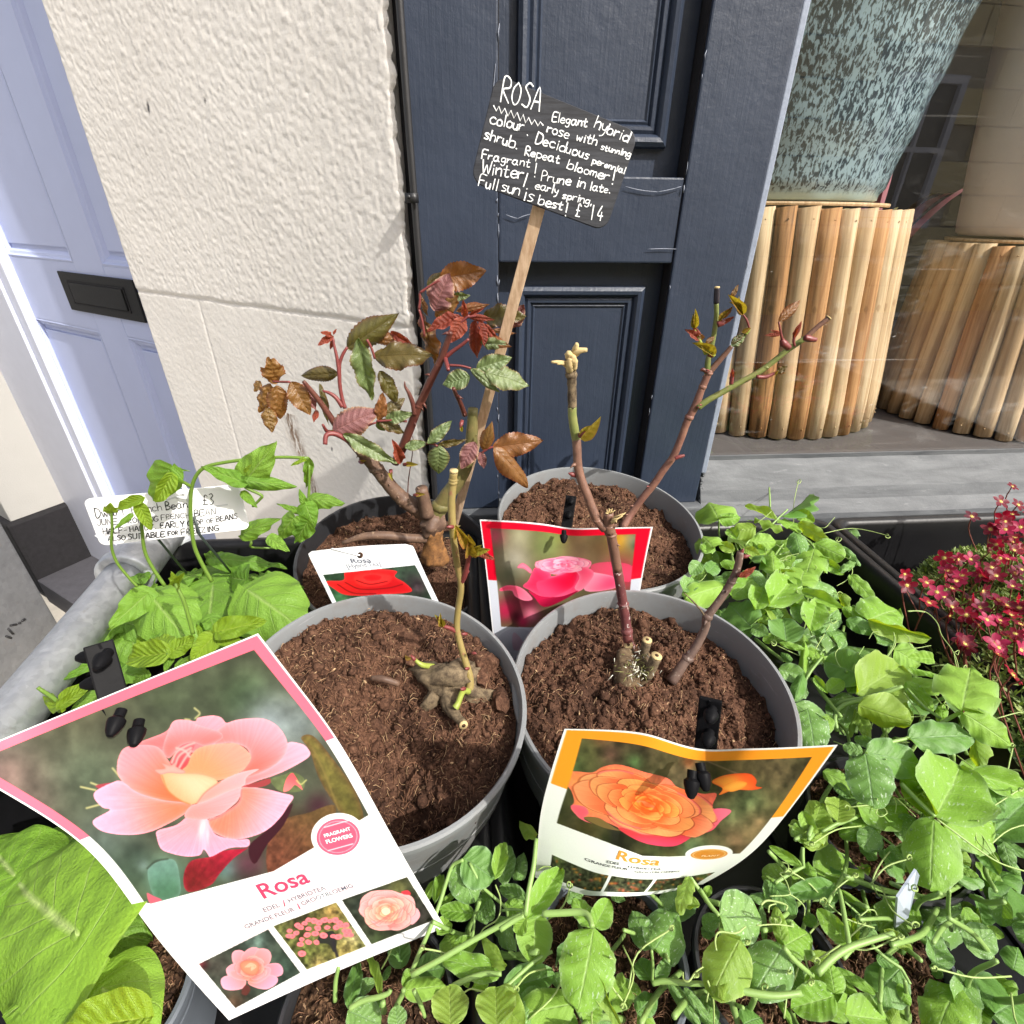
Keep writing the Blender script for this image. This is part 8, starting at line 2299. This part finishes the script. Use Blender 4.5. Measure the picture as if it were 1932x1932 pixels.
# low leaves that close the gaps under the tops
for i in range(120):
    u, v = random.choice(((random.uniform(1740, 1940), random.uniform(1620, 1940)), (random.uniform(1330, 1580), random.uniform(1000, 1240)), (random.uniform(1540, 1900), random.uniform(1280, 1640)), (random.uniform(1480, 1920), random.uniform(1640, 1930)), (random.uniform(860, 1500), random.uniform(1760, 1930))))
    pl = near_plant(u, v); zz = -.425 + random.uniform(-.03, .01)
    a = random.uniform(0, 6.28); L = random.uniform(34, 84)
    leaf_on(pl[2], random.choice(PEA[random.choice('nddn')]), atZ(u, v, zz), atZ(u + L * math.cos(a), v + L * math.sin(a), zz + random.uniform(-.02, .02)), random.uniform(.45, .9), random.uniform(-35, 35), up=.3)

def pea_stem(zf, pts, z0, z1, r, mat=None, name='stem', n=5):
    P = [atZ(*zf(*p), z0 + (z1 - z0) * i / max(1, len(pts) - 1)) for i, p in enumerate(pts)]
    u, v = zf(*pts[len(pts) // 2])
    if u < 790 and v > 1735: P = [atZ(*zf(*p), z0 - .034 + (z1 - z0) * i / max(1, len(pts) - 1)) for i, p in enumerate(pts)]
    pl = near_plant(u, v)
    m = MB(); C = crom(P, n); r *= .62 if r > .00125 else .62
    m.tube(C, [r] * 2 + [r * .8], 8, wob=.05)
    m.build(name, mat or STEM_PEA, pl[2])
for (zf, pts, z0, z1, r) in (
    (ZE, [(860, 1200), (1080, 1080), (1300, 950), (1500, 840), (1650, 760), (1730, 715)], -.372, -.355, .0026), (ZE, [(862, 1175), (930, 1010), (1000, 850), (1080, 640), (1130, 480), (1180, 350), (1260, 308)], -.385, -.350, .0021), (ZE, [(1310, 330), (1400, 500), (1480, 580), (1590, 680), (1605, 760)], -.355, -.38, .0015),
    (ZE, [(730, 1470), (790, 1350), (800, 1310)], -.38, -.365, .0026), (ZE, [(380, 1460), (480, 1400), (600, 1370), (680, 1340), (700, 1310)], -.37, -.365, .0025), (ZE, [(650, 1480), (640, 1400)], -.38, -.37, .0030), (ZE, [(880, 1315), (930, 1420), (965, 1520)], -.365, -.38, .0020), (ZE, [(1100, 1330), (1250, 1250), (1420, 1190), (1555, 1190)], -.37, -.362, .0024), (ZE, [(1320, 950), (1340, 860), (1350, 730)], -.38, -.37, .0014), (ZE, [(1560, 700), (1640, 690), (1730, 700)], -.37, -.365, .0012), (ZE, [(270, 1400), (275, 1250), (300, 1130)], -.39, -.37, .0022),
    (ZC, [(235, 880), (265, 650), (310, 420), (335, 170)], -.350, -.335, .0024), (ZC, [(390, 862), (560, 855), (730, 848), (810, 880), (850, 985)], -.348, -.340, .0030), (ZC, [(0, 1010), (120, 930), (220, 880)], -.352, -.348, .0024), (ZC, [(40, 1550), (200, 1400), (330, 1290), (480, 1210)], -.370, -.372, .0018), (ZC, [(1400, 1480), (1405, 1340), (1395, 1200)], -.385, -.362, .0015), (ZC, [(1400, 1500), (1520, 1480), (1700, 1500), (1930, 1510)], -.385, -.375, .0026), (ZC, [(690, 1690), (740, 1800), (780, 1880)], -.37, -.40, .0022), (ZC, [(80, 1210), (180, 1270), (300, 1320)], -.385, -.385, .0020), (ZC, [(1750, 530), (1830, 640), (1930, 790)], -.355, -.362, .0020),
    (ZD, [(300, 1550), (480, 1590), (700, 1615), (930, 1590)], -.362, -.360, .0030), (ZD, [(770, 1170), (860, 1280), (960, 1370), (1040, 1430)], -.352, -.368, .0023), (ZD, [(1080, 1410), (1220, 1270), (1370, 1175), (1560, 1110), (1780, 1045)], -.362, -.362, .0030), (ZD, [(1375, 1160), (1340, 960), (1310, 780), (1280, 640)], -.362, -.368, .0024), (ZD, [(280, 1590), (310, 1730), (350, 1880)], -.362, -.40, .0030), (ZD, [(510, 1620), (460, 1740), (400, 1880)], -.365, -.42, .0024), (ZD, [(0, 640), (90, 780), (175, 880)], -.358, -.356, .0022), (ZD, [(690, 580), (800, 510), (900, 455), (950, 430)], -.372, -.372, .0018), (ZD, [(945, 250), (945, 350), (955, 450)], -.37, -.378, .0020), (ZD, [(990, 640), (1000, 760), (990, 880)], -.378, -.40, .0018), (ZD, [(1120, 110), (1240, 40), (1380, -20)], -.372, -.368, .0018), (ZD, [(1580, 1150), (1700, 1260), (1830, 1350), (1860, 1380), (1935, 1510)], -.37, -.375, .0016), (ZD, [(1640, 1610), (1660, 1740), (1690, 1880)], -.375, -.40, .0022), (ZD, [(1500, 960), (1460, 870), (1330, 750)], -.38, -.37, .0012), (ZD, [(1640, 130), (1720, 190), (1790, 240)], -.385, -.38, .0012),
    (ZB, [(870, 1150), (960, 1240), (1060, 1340), (1160, 1430)], -.352, -.352, .0026), (ZB, [(560, 880), (680, 820), (800, 785), (930, 755)], -.345, -.342, .0024), (ZB, [(1190, 640), (1290, 580), (1390, 528)], -.345, -.335, .0026), (ZB, [(1310, 890), (1312, 980), (1310, 1060)], -.36, -.39, .0028), (ZB, [(320, 700), (300, 560), (380, 470), (560, 425), (720, 370), (880, 310)], -.38, -.338, .0028), (ZB, [(105, 250), (180, 360), (260, 460), (350, 570)], -.385, -.365, .0030), (ZB, [(20, 330), (80, 200), (190, 60)], -.375, -.36, .0022), (ZB, [(1210, 590), (1060, 480), (920, 330)], -.345, -.34, .0018), (ZB, [(510, 1420), (360, 1480), (190, 1560)], -.38, -.378, .0022), (ZB, [(20, 1720), (15, 1840), (60, 1930)], -.38, -.40, .0022),
    (ZA, [(340, 235), (338, 300), (345, 380)], -.345, -.38, .0020), (ZA, [(540, 430), (600, 360), (720, 290), (800, 215), (870, 150)], -.375, -.340, .0022), (ZA, [(735, 135), (732, 60), (728, -20)], -.345, -.330, .0020), (ZA, [(900, 300), (1000, 370), (1070, 440), (1090, 520)], -.36, -.352, .0024), (ZA, [(580, 1060), (650, 980), (760, 890), (870, 800), (980, 745)], -.372, -.355, .0022), (ZA, [(620, 1150), (720, 1230), (840, 1320)], -.385, -.375, .0028), (ZA, [(1070, 1470), (1130, 1560), (1190, 1640)], -.385, -.38, .0032), (ZA, [(1240, 1740), (1240, 1680), (1310, 1630), (1480, 1600), (1720, 1520)], -.385, -.345, .0026), (ZA, [(980, 1530), (1010, 1420), (1100, 1300), (1150, 1230)], -.385, -.365, .0026), (ZA, [(1480, 1440), (1560, 1370), (1640, 1280), (1690, 1190), (1695, 1110)], -.365, -.350, .0008), (ZA, [(1370, 1390), (1410, 1290), (1460, 1210)], -.358, -.355, .0008)):
    pea_stem(zf, pts, z0, z1, r)
for (zf, pts, z0, z1, r) in (
    (ZB, [(1175, 1450), (1350, 1580), (1540, 1720), (1720, 1830), (1935, 1900)], -.352, -.37, .0009), (ZB, [(1700, 1810), (1600, 1720), (1520, 1640), (1515, 1560), (1560, 1590), (1640, 1720), (1705, 1815)], -.366, -.37, .0006), (ZB, [(820, 1270), (900, 1340), (990, 1430)], -.36, -.355, .0007), (ZB, [(1340, 900), (1420, 960), (1490, 1010)], -.355, -.352, .0007), (ZB, [(940, 575), (1030, 570), (1115, 580)], -.35, -.35, .0006), (ZB, [(890, 360), (960, 460), (1030, 560), (1060, 680)], -.345, -.35, .0007), (ZB, [(1320, 30), (1340, 130), (1370, 205)], -.35, -.355, .0006), (ZB, [(1130, 140), (1260, 130), (1430, 175)], -.345, -.342, .0006), (ZB, [(650, 1400), (670, 1360), (720, 1355), (745, 1400), (690, 1430), (650, 1400)], -.355, -.355, .0005), (ZB, [(640, 1930), (710, 1800), (800, 1700), (880, 1665)], -.385, -.375, .0006), (ZB, [(805, 1270), (825, 1330), (815, 1400)], -.36, -.37, .0006),
    (ZA, [(1100, 290), (1160, 290), (1200, 250), (1235, 210)], -.345, -.335, .0006), (ZA, [(1360, 560), (1370, 640), (1320, 700), (1250, 740)], -.352, -.36, .0007), (ZA, [(1280, 500), (1340, 530), (1360, 510)], -.35, -.345, .0006), (ZA, [(90, 670), (130, 700), (200, 700), (250, 640)], -.36, -.36, .0006), (ZA, [(640, 250), (700, 205), (745, 165)], -.34, -.335, .0006), (ZA, [(800, 540), (870, 510), (960, 490)], -.36, -.355, .0006), (ZA, [(1280, 1210), (1240, 1260), (1250, 1320), (1280, 1370)], -.352, -.355, .0006), (ZA, [(1800, 940), (1860, 935), (1930, 945)], -.345, -.345, .0006), (ZA, [(1690, 1100), (1700, 1200), (1600, 1340), (1550, 1410)], -.345, -.355, .0007), (ZA, [(1580, 1095), (1530, 1100), (1500, 1150)], -.35, -.352, .0005),
    (ZS, [(930, 1300), (1080, 1310), (1180, 1400), (1220, 1510), (1300, 1620), (1350, 1720), (1375, 1840)], -.345, -.36, .0007), (ZS, [(1330, 1660), (1370, 1640), (1360, 1680), (1330, 1655)], -.35, -.35, .0005), (ZS, [(900, 1490), (940, 1540), (970, 1620), (1130, 1600)], -.35, -.352, .0006),
    (ZC, [(1680, 1400), (1690, 1470), (1740, 1480), (1800, 1400), (1870, 1350)], -.36, -.355, .0008), (ZC, [(340, 470), (400, 430), (470, 430)], -.355, -.35, .0006), (ZD, [(730, 490), (790, 560), (820, 650), (810, 690), (640, 700)], -.362, -.362, .0007), (ZD, [(820, 680), (900, 730), (960, 800), (960, 880)], -.362, -.37, .0006), (ZD, [(750, 385), (810, 410), (800, 470), (730, 490)], -.365, -.362, .0006), (ZD, [(560, 780), (620, 740), (740, 760), (800, 790), (790, 830)], -.36, -.36, .0010), (ZD, [(630, 850), (640, 790), (700, 770)], -.36, -.36, .0007), (ZD, [(1780, 250), (1660, 400), (1590, 550), (1620, 660), (1660, 710)], -.378, -.385, .0008), (ZD, [(1530, 825), (1600, 830), (1630, 880)], -.365, -.368, .0006), (ZD, [(1540, 830), (1460, 900), (1450, 950)], -.365, -.37, .0006), (ZD, [(70, 1480), (120, 1640), (130, 1880)], -.355, -.38, .0009), (ZD, [(150, 1200), (140, 1100), (180, 1030), (330, 1040), (420, 980)], -.345, -.345, .0008), (ZD, [(520, 970), (700, 960), (860, 980)], -.346, -.35, .0006),
    (ZE, [(1510, 500), (1550, 620), (1530, 760), (1430, 830), (1390, 880)], -.36, -.37, .0007), (ZE, [(1265, 1335), (1320, 1305), (1390, 1320), (1460, 1335)], -.365, -.362, .0007), (ZE, [(630, 1150), (680, 1060), (720, 970)], -.38, -.37, .0009)):
    pea_stem(zf, pts, z0, z1, r, TENDRIL, 'tendril', 6)

ID_ = lambda u, v: (u, v)
for i in range(150):
    u, v = random.choice(((random.uniform(1340, 1600), random.uniform(990, 1260)), (random.uniform(1520, 1900), random.uniform(1260, 1640)), (random.uniform(1480, 1930), random.uniform(1660, 1930)), (random.uniform(860, 1500), random.uniform(1720, 1930))))
    a = random.uniform(0, 6.28); L = random.uniform(60, 150); c = random.uniform(-.5, .5)
    pts = [(u, v), (u + L * .5 * math.cos(a + c), v + L * .5 * math.sin(a + c)), (u + L * math.cos(a), v + L * math.sin(a))]
    if any((atZ(*q, -.37).xy - C_.xy).length < r_ + .012 for q in pts for (C_, n_, r_) in POTS.values()): continue
    if i % 5 < 3: pea_stem(ID_, pts, -.44, -.365, random.uniform(.0020, .0034))
    else:
        e = pts[2]; k = random.choice((-1, 1)); q = random.uniform(5, 10)
        pts = pts + [(e[0] + q * math.cos(a + k * 1.2 * j) * (1 - j * .12), e[1] + q * math.sin(a + k * 1.2 * j) * (1 - j * .12)) for j in range(1, 6)]
        pea_stem(ID_, pts, -.375, -.345, .0008, TENDRIL, 'tendril', 4)

# ---- beans
def bean_plant(loc, label):
    return thing('bean_plant', label, 'bean plant', loc, 'young bean plants on the bench')
def bean_leaves(root, zf, text, mode):
    for r in [q.split() for q in text.split(';') if q.strip()]:
        x0, y0, x1, y1, wr, roll = (float(t) for t in r[:6]); k = r[6]; h = float(r[7])
        if mode == 'y': b, t = atY(*zf(x0, y0), h), atY(*zf(x1, y1), h + random.uniform(-.012, .004))
        else: b, t = atZ(*zf(x0, y0), h), atZ(*zf(x1, y1), h + random.uniform(-.014, .004))
        leaf_on(root, random.choice(BEANL[k]), b, t, wr, roll, up=.25)
def bean_stem(root, zf, pts, a, b, r, mode='y', mat=None):
    f = atY if mode == 'y' else atZ
    P = [f(*zf(*p), a + (b - a) * i / max(1, len(pts) - 1)) for i, p in enumerate(pts)]
    m = MB(); m.tube(crom(P, 5), [r, r * .9, r * .75], 8, wob=.05); m.build('stem', mat or STEM_BEAN, root)
B1 = bean_plant(atZ(*ZN(1000, 900), TF), 'bean plant at the left rail with tall bare stems crossing the handwritten label')
B2 = bean_plant(atZ(*ZN(1350, 900), TF), 'bean plant with broad heart shaped leaves beside the black pot rim')
B3 = bean_plant(atZ(*ZN(1000, 1250), TF), 'yellow green young bean plant just behind the pink card')
B4 = bean_plant(atZ(*Z4(380, 1750), TF), 'bean plant at the back of the left tray against the plaster wall')
bean_leaves(B2, ZN, '1450 820 1740 1010 .98 0 n -.360; 1250 785 1200 1080 .92 15 n -.400; 1275 640 1650 640 .34 -25 n -.375; 1240 755 975 700 .60 20 n -.405; 1455 810 1390 700 .5 30 n -.39; 1300 660 1170 570 .5 0 n -.41', 'z')
rb = random.Random(4)
for i in range(20):
    x, y = rb.uniform(560, 1700), rb.uniform(640, 1180)
    if (x < 700 and y < 900) or (x > 1500 and y > 1000): continue
    a = rb.uniform(0, 6.28); L = rb.uniform(110, 240)
    bean_leaves(rb.choice((B1, B2, B3)), ZN, '%f %f %f %f %f %f %s %f' % (x, y, x + L * math.cos(a), y + L * .7 * math.sin(a), rb.uniform(.5, .8), rb.uniform(-35, 35), rb.choice('nnny'), rb.uniform(-.40, -.365)), 'z')
bean_leaves(B1, ZN, '862 842 655 1030 .60 -15 n -.345; 885 850 1045 1070 .86 10 n -.350; 905 832 1040 805 .5 20 n -.36; 715 1000 490 1180 .5 20 n -.385; 760 1025 810 1260 .80 -10 n -.395; 560 1245 345 1352 .34 0 n -.365; 640 1250 700 1400 .6 0 n -.385; 700 1300 860 1330 .7 0 n -.385; 600 1420 400 1520 .6 0 n -.37; 350 1500 540 1370 .35 10 y -.35', 'z')
bean_leaves(B3, ZN, '982 1190 722 1215 .56 0 y -.335; 985 1160 905 1078 .75 0 y -.335; 1000 1185 1160 1085 .5 15 y -.335; 1262 1082 1118 1225 .72 0 y -.34; 1272 1082 1412 1130 .7 0 y -.34; 1272 1065 1552 998 .5 0 y -.335; 1000 1200 960 1300 .6 0 n -.345; 1080 1230 1180 1330 .7 0 n -.36; 850 1300 760 1380 .7 0 n -.37; 1310 1130 1380 1240 .7 0 n -.37; 1140 1200 1260 1260 .6 0 y -.36', 'z')
bean_leaves(B1, ZN, '1418 185 1180 92 .46 0 n .435; 1445 172 1585 -15 .66 10 n .44; 1455 182 1718 212 .40 10 n .435; 1425 255 1505 335 .5 0 n .44; 988 118 850 330 .62 0 n .415; 1002 148 912 315 .48 -20 y .412; 832 285 675 345 .42 0 y .40; 812 322 885 468 .46 0 y .40; 762 385 655 468 .30 0 n .395; 968 95 1102 125 .22 20 n .42; 1430 130 1460 90 .3 0 y .43; 1800 45 1700 90 .25 0 y .45; 650 370 640 330 .6 0 y .40', 'y')
bean_leaves(B4, Z4, '432 1380 408 1565 .28 0 n .50; 440 1612 615 1625 .55 0 n .49; 372 1695 230 1640 .32 0 n .49; 405 1650 372 1560 .5 0 n .49; 412 1655 470 1800 .85 0 n .475; 385 1745 225 1850 .52 0 n .47; 330 1740 190 1890 .6 0 n .46; 420 1760 330 1900 .7 0 n .46; 190 1860 300 1932 .6 0 n .45; 20 1830 200 1740 .45 0 n .47', 'y')
bean_stem(B1, ZN, [(1240, 770), (1190, 680), (1140, 570), (1120, 440), (1115, 300), (1130, 190), (1185, 110), (1300, 75), (1500, 50), (1660, 42), (1805, 48)], .43, .45, .0020)
bean_stem(B1, ZN, [(965, 795), (900, 700), (850, 600), (832, 480), (825, 300)], .405, .41, .0018)
bean_stem(B1, ZN, [(805, 800), (740, 730), (680, 650), (652, 560), (656, 450), (650, 350)], .40, .40, .0014)
bean_stem(B1, ZN, [(1115, 212), (1060, 180), (1000, 140)], .43, .42, .0016)
bean_stem(B1, ZN, [(1420, 185), (1440, 220), (1530, 265), (1520, 290), (1480, 330)], .438, .44, .0016)
bean_stem(B3, ZN, [(1130, 1075), (1105, 980), (1070, 870), (1030, 790), (1022, 740)], .345, .36, .0018)
bean_leaves(B3, ZN, '1030 790 1010 730 .4 10 y .36; 1040 790 1060 735 .3 10 y .36', 'y')
bean_stem(B3, ZN, [(985, 1190), (990, 1260), (985, 1320)], -.335, -.40, .0018, 'z')
bean_stem(B3, ZN, [(1265, 1080), (1200, 1150), (1150, 1230)], -.34, -.40, .0016, 'z')
bean_stem(B1, ZN, [(880, 845), (820, 920), (750, 1000)], -.355, -.43, .0020, 'z')
bean_stem(B2, ZN, [(1450, 830), (1400, 900), (1380, 960)], -.378, -.45, .0022, 'z')
bean_stem(B2, ZN, [(1460, 470), (1470, 540), (1480, 570), (1640, 575)], -.36, -.39, .0018, 'z')
bean_stem(B4, Z4, [(425, 1640), (430, 1560), (432, 1400)], .495, .50, .0018)
bean_stem(B4, Z4, [(405, 1655), (390, 1760), (370, 1860)], .49, .47, .0022)
bean_stem(B1, ZN, [(345, 1530), (360, 1500), (310, 1450), (250, 1410), (220, 1390)], -.36, -.345, .0018, 'z')
bean_leaves(B1, ZN, '345 1510 250 1400 .2 10 y -.35; 360 1450 530 1360 .42 0 y -.35', 'z')

# bottom left bean with very large leaves in a slate coloured pot
pc_ = atZ(200, 1880, -.430)
B5 = bean_plant(Vector((pc_.x, pc_.y, CAMZ + TF)), 'bean plant with very large crinkled leaves in a slate pot, bottom left corner')
pot_shell(B5, pc_, (0, 0, 1), .047, .085, SLATEPOT, band=.02)
soil_bed(B5, pc_, (0, 0, 1), .044, lambda x, y: -.012 + 0 * x, 77, 900, 500, SOILDARK, .9)
bean_leaves(B5, ZG, '630 1230 -160 700 1.0 -16 g -.345; 520 700 -60 260 1.0 18 n -.372; 120 760 -200 420 .9 -10 g -.366; 600 1180 1130 1250 1.0 0 n -.374; 470 1610 -20 1850 1.0 22 g -.358; 300 1480 -120 1600 .9 -12 n -.368; 810 1640 1130 2080 1.15 -12 g -.356; 1135 1885 430 1990 .58 0 y -.340; 500 560 700 480 .7 0 n -.385; 560 1330 300 1560 .9 0 n -.385; 640 1500 900 1420 .5 0 n -.39', 'z')
bean_stem(B5, ZG, [(830, 1620), (770, 1480), (700, 1350), (610, 1220)], -.435, -.345, .0042, 'z')
bean_stem(B5, ZG, [(690, 1570), (710, 1630), (760, 1660), (800, 1640)], -.425, -.43, .0028, 'z', mat_simple('orange_seed_coat', srgb(212, 150, 70), .6, .2, 90))

# ---- red saxifrage
def saxifrage():
    c = atZ(1880, 1200, -.40)
    root = thing('saxifrage_plant', 'mossy saxifrage cushion covered in small crimson flowers in the right tray', 'flowering plant', Vector((c.x, c.y, CAMZ + TF)))
    R = np.random.default_rng(8)
    # cushion outline in tray coordinates
    def height(x, y):
        q = ((x - .165) / .225) ** 2 + ((y + .07) / .285) ** 2
        return .095 * np.sqrt(np.clip(1 - q, 0, 1)) + .012 * fbm(x * 22, y * 22, 3, 3), q
    n = 7600
    xs = R.uniform(-.07, .36, n); ys = R.uniform(-.36, .22, n)
    h, q = height(xs, ys); k = q < 1.0; xs, ys, h = xs[k], ys[k], h[k]; n = len(xs)
    base = np.array([c.x, c.y, CAMZ + TF + .066]) + np.stack([xs, ys, h], -1)
    up = np.stack([(xs - .12) * 3.2, (ys + .02) * 2.2, np.ones(n)], -1) + R.normal(size=(n, 3)) * .25
    up /= np.linalg.norm(up, axis=1)[:, None]
    a = R.normal(size=(n, 3)); X = np.cross(up, a); X /= np.linalg.norm(X, axis=1)[:, None]; Y = np.cross(up, X)
    VV = []; nl = 8
    for j in range(nl):
        an = 2 * math.pi * j / nl + R.uniform(-.3, .3, n)
        el = R.uniform(.15, 1.1, n)
        d = (np.cos(an)[:, None] * X + np.sin(an)[:, None] * Y) * np.cos(el)[:, None] + up * np.sin(el)[:, None]
        s = np.cross(d, up); s /= (np.linalg.norm(s, axis=1)[:, None] + 1e-9)
        L = R.uniform(.006, .0125, n)[:, None]; w = R.uniform(.0008, .0016, n)[:, None]
        o = base + up * R.uniform(0, .005, n)[:, None]
        VV.append(np.stack([o - s * w * .5, o + s * w * .5, o + d * L * .65 + s * w, o + d * L, o + d * L * .65 - s * w], 1))
    V = np.concatenate(VV).reshape(-1, 3)
    t = np.arange(n * nl)[:, None] * 5
    F = np.concatenate([t + np.array([[0, 1, 2]]), t + np.array([[0, 2, 4]]), t + np.array([[4, 2, 3]])])
    gm = NT('saxifrage_leaf'); co = gm.coord()
    gcol = gm.mix(gm.ramp(gm.noise(70, 4, .6, co), [(.35, 0.0), (.65, 1.0)]), srgb(78, 106, 48), srgb(152, 168, 96))
    gp = gm.pbsdf(gcol, .5, None, .3); tl = gm.n('BsdfTranslucent'); tl.inputs[0].default_value = srgb(120, 150, 40)
    mx = gm.n('MixShader'); mx.inputs[0].default_value = .25; gm.l(gp, mx.inputs[1]); gm.l(tl.outputs[0], mx.inputs[2])
    o = np_mesh('mossy_foliage', V, F, gm.done(mx.outputs[0]), root, False); o['kind'] = 'stuff'
    # dark heart of the cushion
    gx, gy = np.meshgrid(np.linspace(-.065, .36, 40), np.linspace(-.36, .22, 40)); hh, qq = height(gx, gy)
    P = np.stack([gx + c.x, gy + c.y, CAMZ + TF + .058 + np.where(qq < 1, hh, -.05) - .004], -1)
    np_mesh('cushion_core', P.reshape(-1, 3), grid_faces(40, 40), mat_simple('dead_leaf_mat', srgb(58, 52, 34), .9, .4, 200), root)
    # flowers
    cols = [(136, 12, 40), (98, 12, 34), (160, 40, 78), (116, 28, 56), (76, 14, 34)]
    metas = []
    yel = mat_simple('yellow_green_stamens', srgb(206, 190, 96), .6, .2, 300)
    for ci, col in enumerate(cols):
        pm = NT('crimson_petal'); co = pm.coord('Object')
        vl = pm.n('VectorMath'); vl.operation = 'LENGTH'; pm.l(co, vl.inputs[0])
        pc2 = pm.mix(pm.ramp(vl.outputs['Value'], [(.14, .8), (.36, 0.0)]), srgb(*col), srgb(206, 120, 130))
        pp = pm.pbsdf(pc2, .45, None, .3); pt = pm.n('BsdfTranslucent'); pt.inputs[0].default_value = srgb(220, 30, 70)
        pmx = pm.n('MixShader'); pmx.inputs[0].default_value = .3; pm.l(pp, pmx.inputs[1]); pm.l(pt.outputs[0], pmx.inputs[2])
        pmat = pm.done(pmx.outputs[0])
        for cup in (.15, .45):
            V = []; F = []
            for j in range(5):
                an = 2 * math.pi * j / 5
                d = Vector((math.cos(an), math.sin(an), 0)); s_ = Vector((-d.y, d.x, 0))
                b0 = len(V); nn = 5
                for i in range(nn + 1):
                    t_ = i / nn; w = .40 * math.sin(math.pi * min(1, .12 + t_ * .80)) ** .8 * (t_ ** .35 if t_ > 0 else .2)
                    r_ = .10 + .90 * t_; zz = cup * t_ * (1.2 - .55 * t_) 
                    for k in (-1, 0, 1): V.append(d * (r_ - .08 * abs(k) * t_) + s_ * w * k + Vector((0, 0, zz + .06 * abs(k) + random.uniform(-.02, .02))))
                for i in range(nn):
                    for k in (0, 1): F.append((b0 + i * 3 + k, b0 + i * 3 + k + 1, b0 + i * 3 + k + 4, b0 + i * 3 + k + 3))
            npet = len(F)
            for i in range(9):
                an = 2 * math.pi * i / 9; b0 = len(V); d = Vector((math.cos(an), math.sin(an), 0)) * .20
                for (e, z_) in ((.0, .05), (.05, .05), (.025, .30)):
                    V.append(d * (1 + e * 3) + Vector((0, 0, z_)) + Vector((-d.y, d.x, 0)) * (.3 if e == .05 else 0))
                F.append((b0, b0 + 1, b0 + 2))
            b0 = len(V); V.append(Vector((0, 0, .2)))
            for i in range(8): V.append(Vector((.19 * math.cos(i * .785), .19 * math.sin(i * .785), .06)))
            for i in range(8): F.append((b0, b0 + 1 + i, b0 + 1 + (i + 1) % 8))
            me = bpy.data.meshes.new('flower'); me.from_pydata(V, [], F); me.materials.append(pmat); me.materials.append(yel)
            for i, p in enumerate(me.polygons):
                p.use_smooth = True
                if i >= npet: p.material_index = 1
            metas.append((ci, me))
    spots = [(900, 985, 0), (1090, 1060, 0), (1245, 845, 0), (1470, 860, 2), (1270, 960, 3), (1330, 960, 3), (1310, 1110, 1), (1570, 1130, 4), (1790, 860, 2), (1770, 600, 2), (1740, 700, 3), (1830, 470, 0), (1880, 390, 1), (1830, 230, 1), (1730, 360, 1), (1480, 490, 4), (1610, 1380, 2), (1690, 1590, 2), (1420, 1590, 1), (1110, 1235, 0), (1310, 1270, 1), (1180, 1140, 2), (920, 1080, 1), (1480, 1220, 0), (1830, 1090, 3), (1850, 980, 3), (1780, 1260, 1), (1800, 1530, 1), (1900, 1420, 1), (1860, 1200, 1), (1900, 580, 2), (1640, 600, 1), (1900, 780, 0), (1350, 1040, 3), (1240, 1000, 3), (1700, 1680, 1), (1900, 1640, 2), (1400, 1000, 2), (1820, 1340, 0), (2000, 700, 2), (2000, 1000, 0), (2000, 1250, 1), (1980, 480, 1), (1560, 1000, 3), (1690, 1000, 1), (1240, 1180, 4), (1830, 1860, 0), (1930, 1900, 2), (1760, 500, 0), (1950, 880, 2)]
    for i in range(40):
        x = random.uniform(1250, 2050); spots.append((x, random.uniform(max(520, 1500 - x * .55), 1650), random.choice((0, 1, 1, 2, 3, 4))))
    red = mat_simple('red_brown_stalk', srgb(112, 60, 50), .5, .2, 200)
    P3 = [(atZ(*ZS(x, y), -.372 + .040 * max(0, (900 - y) / 700) + .02 * max(0, (x - 1400) / 600) + random.uniform(-.006, .008)), ci) for x, y, ci in spots]
    for i in range(90):
        x, y = R.uniform(.17, .37), R.uniform(-.32, .20); h_, q_ = height(np.array([x]), np.array([y]))
        if q_[0] < .95: P3.append((Vector((c.x + x, c.y + y, CAMZ + TF + .085 + h_[0] + R.uniform(0, .012))), int(R.integers(0, 5))))
    for p, ci in P3:
        me = random.choice([m_ for (c_, m_) in metas if c_ == ci])
        z = (Vector((random.gauss(0, .35), random.gauss(-.35, .3), 1))).normalized()
        if random.random() < .3: z = (z + Vector((random.gauss(0, .8), -.5, -.3))).normalized()
        x_ = z.orthogonal().normalized(); x_ = Matrix.Rotation(random.uniform(0, 6.28), 3, z) @ x_; y_ = z.cross(x_)
        s = random.uniform(.0080, .0115)
        M = Matrix(((x_.x * s, y_.x * s, z.x * s, p.x), (x_.y * s, y_.y * s, z.y * s, p.y), (x_.z * s, y_.z * s, z.z * s, p.z), (0, 0, 0, 1)))
        mesh_obj('flower', me, root, M)
        b = p + Vector((random.uniform(.0, .05), random.uniform(-.05, .0), -.07 - random.uniform(0, .02)))
        m = MB(); m.tube(crom([p - z * .001, p - z * .012 + (b - p) * .2, b], 4), [.0007, .0008, .0008], 5); m.build('flower_stalk', red, root)
saxifrage()
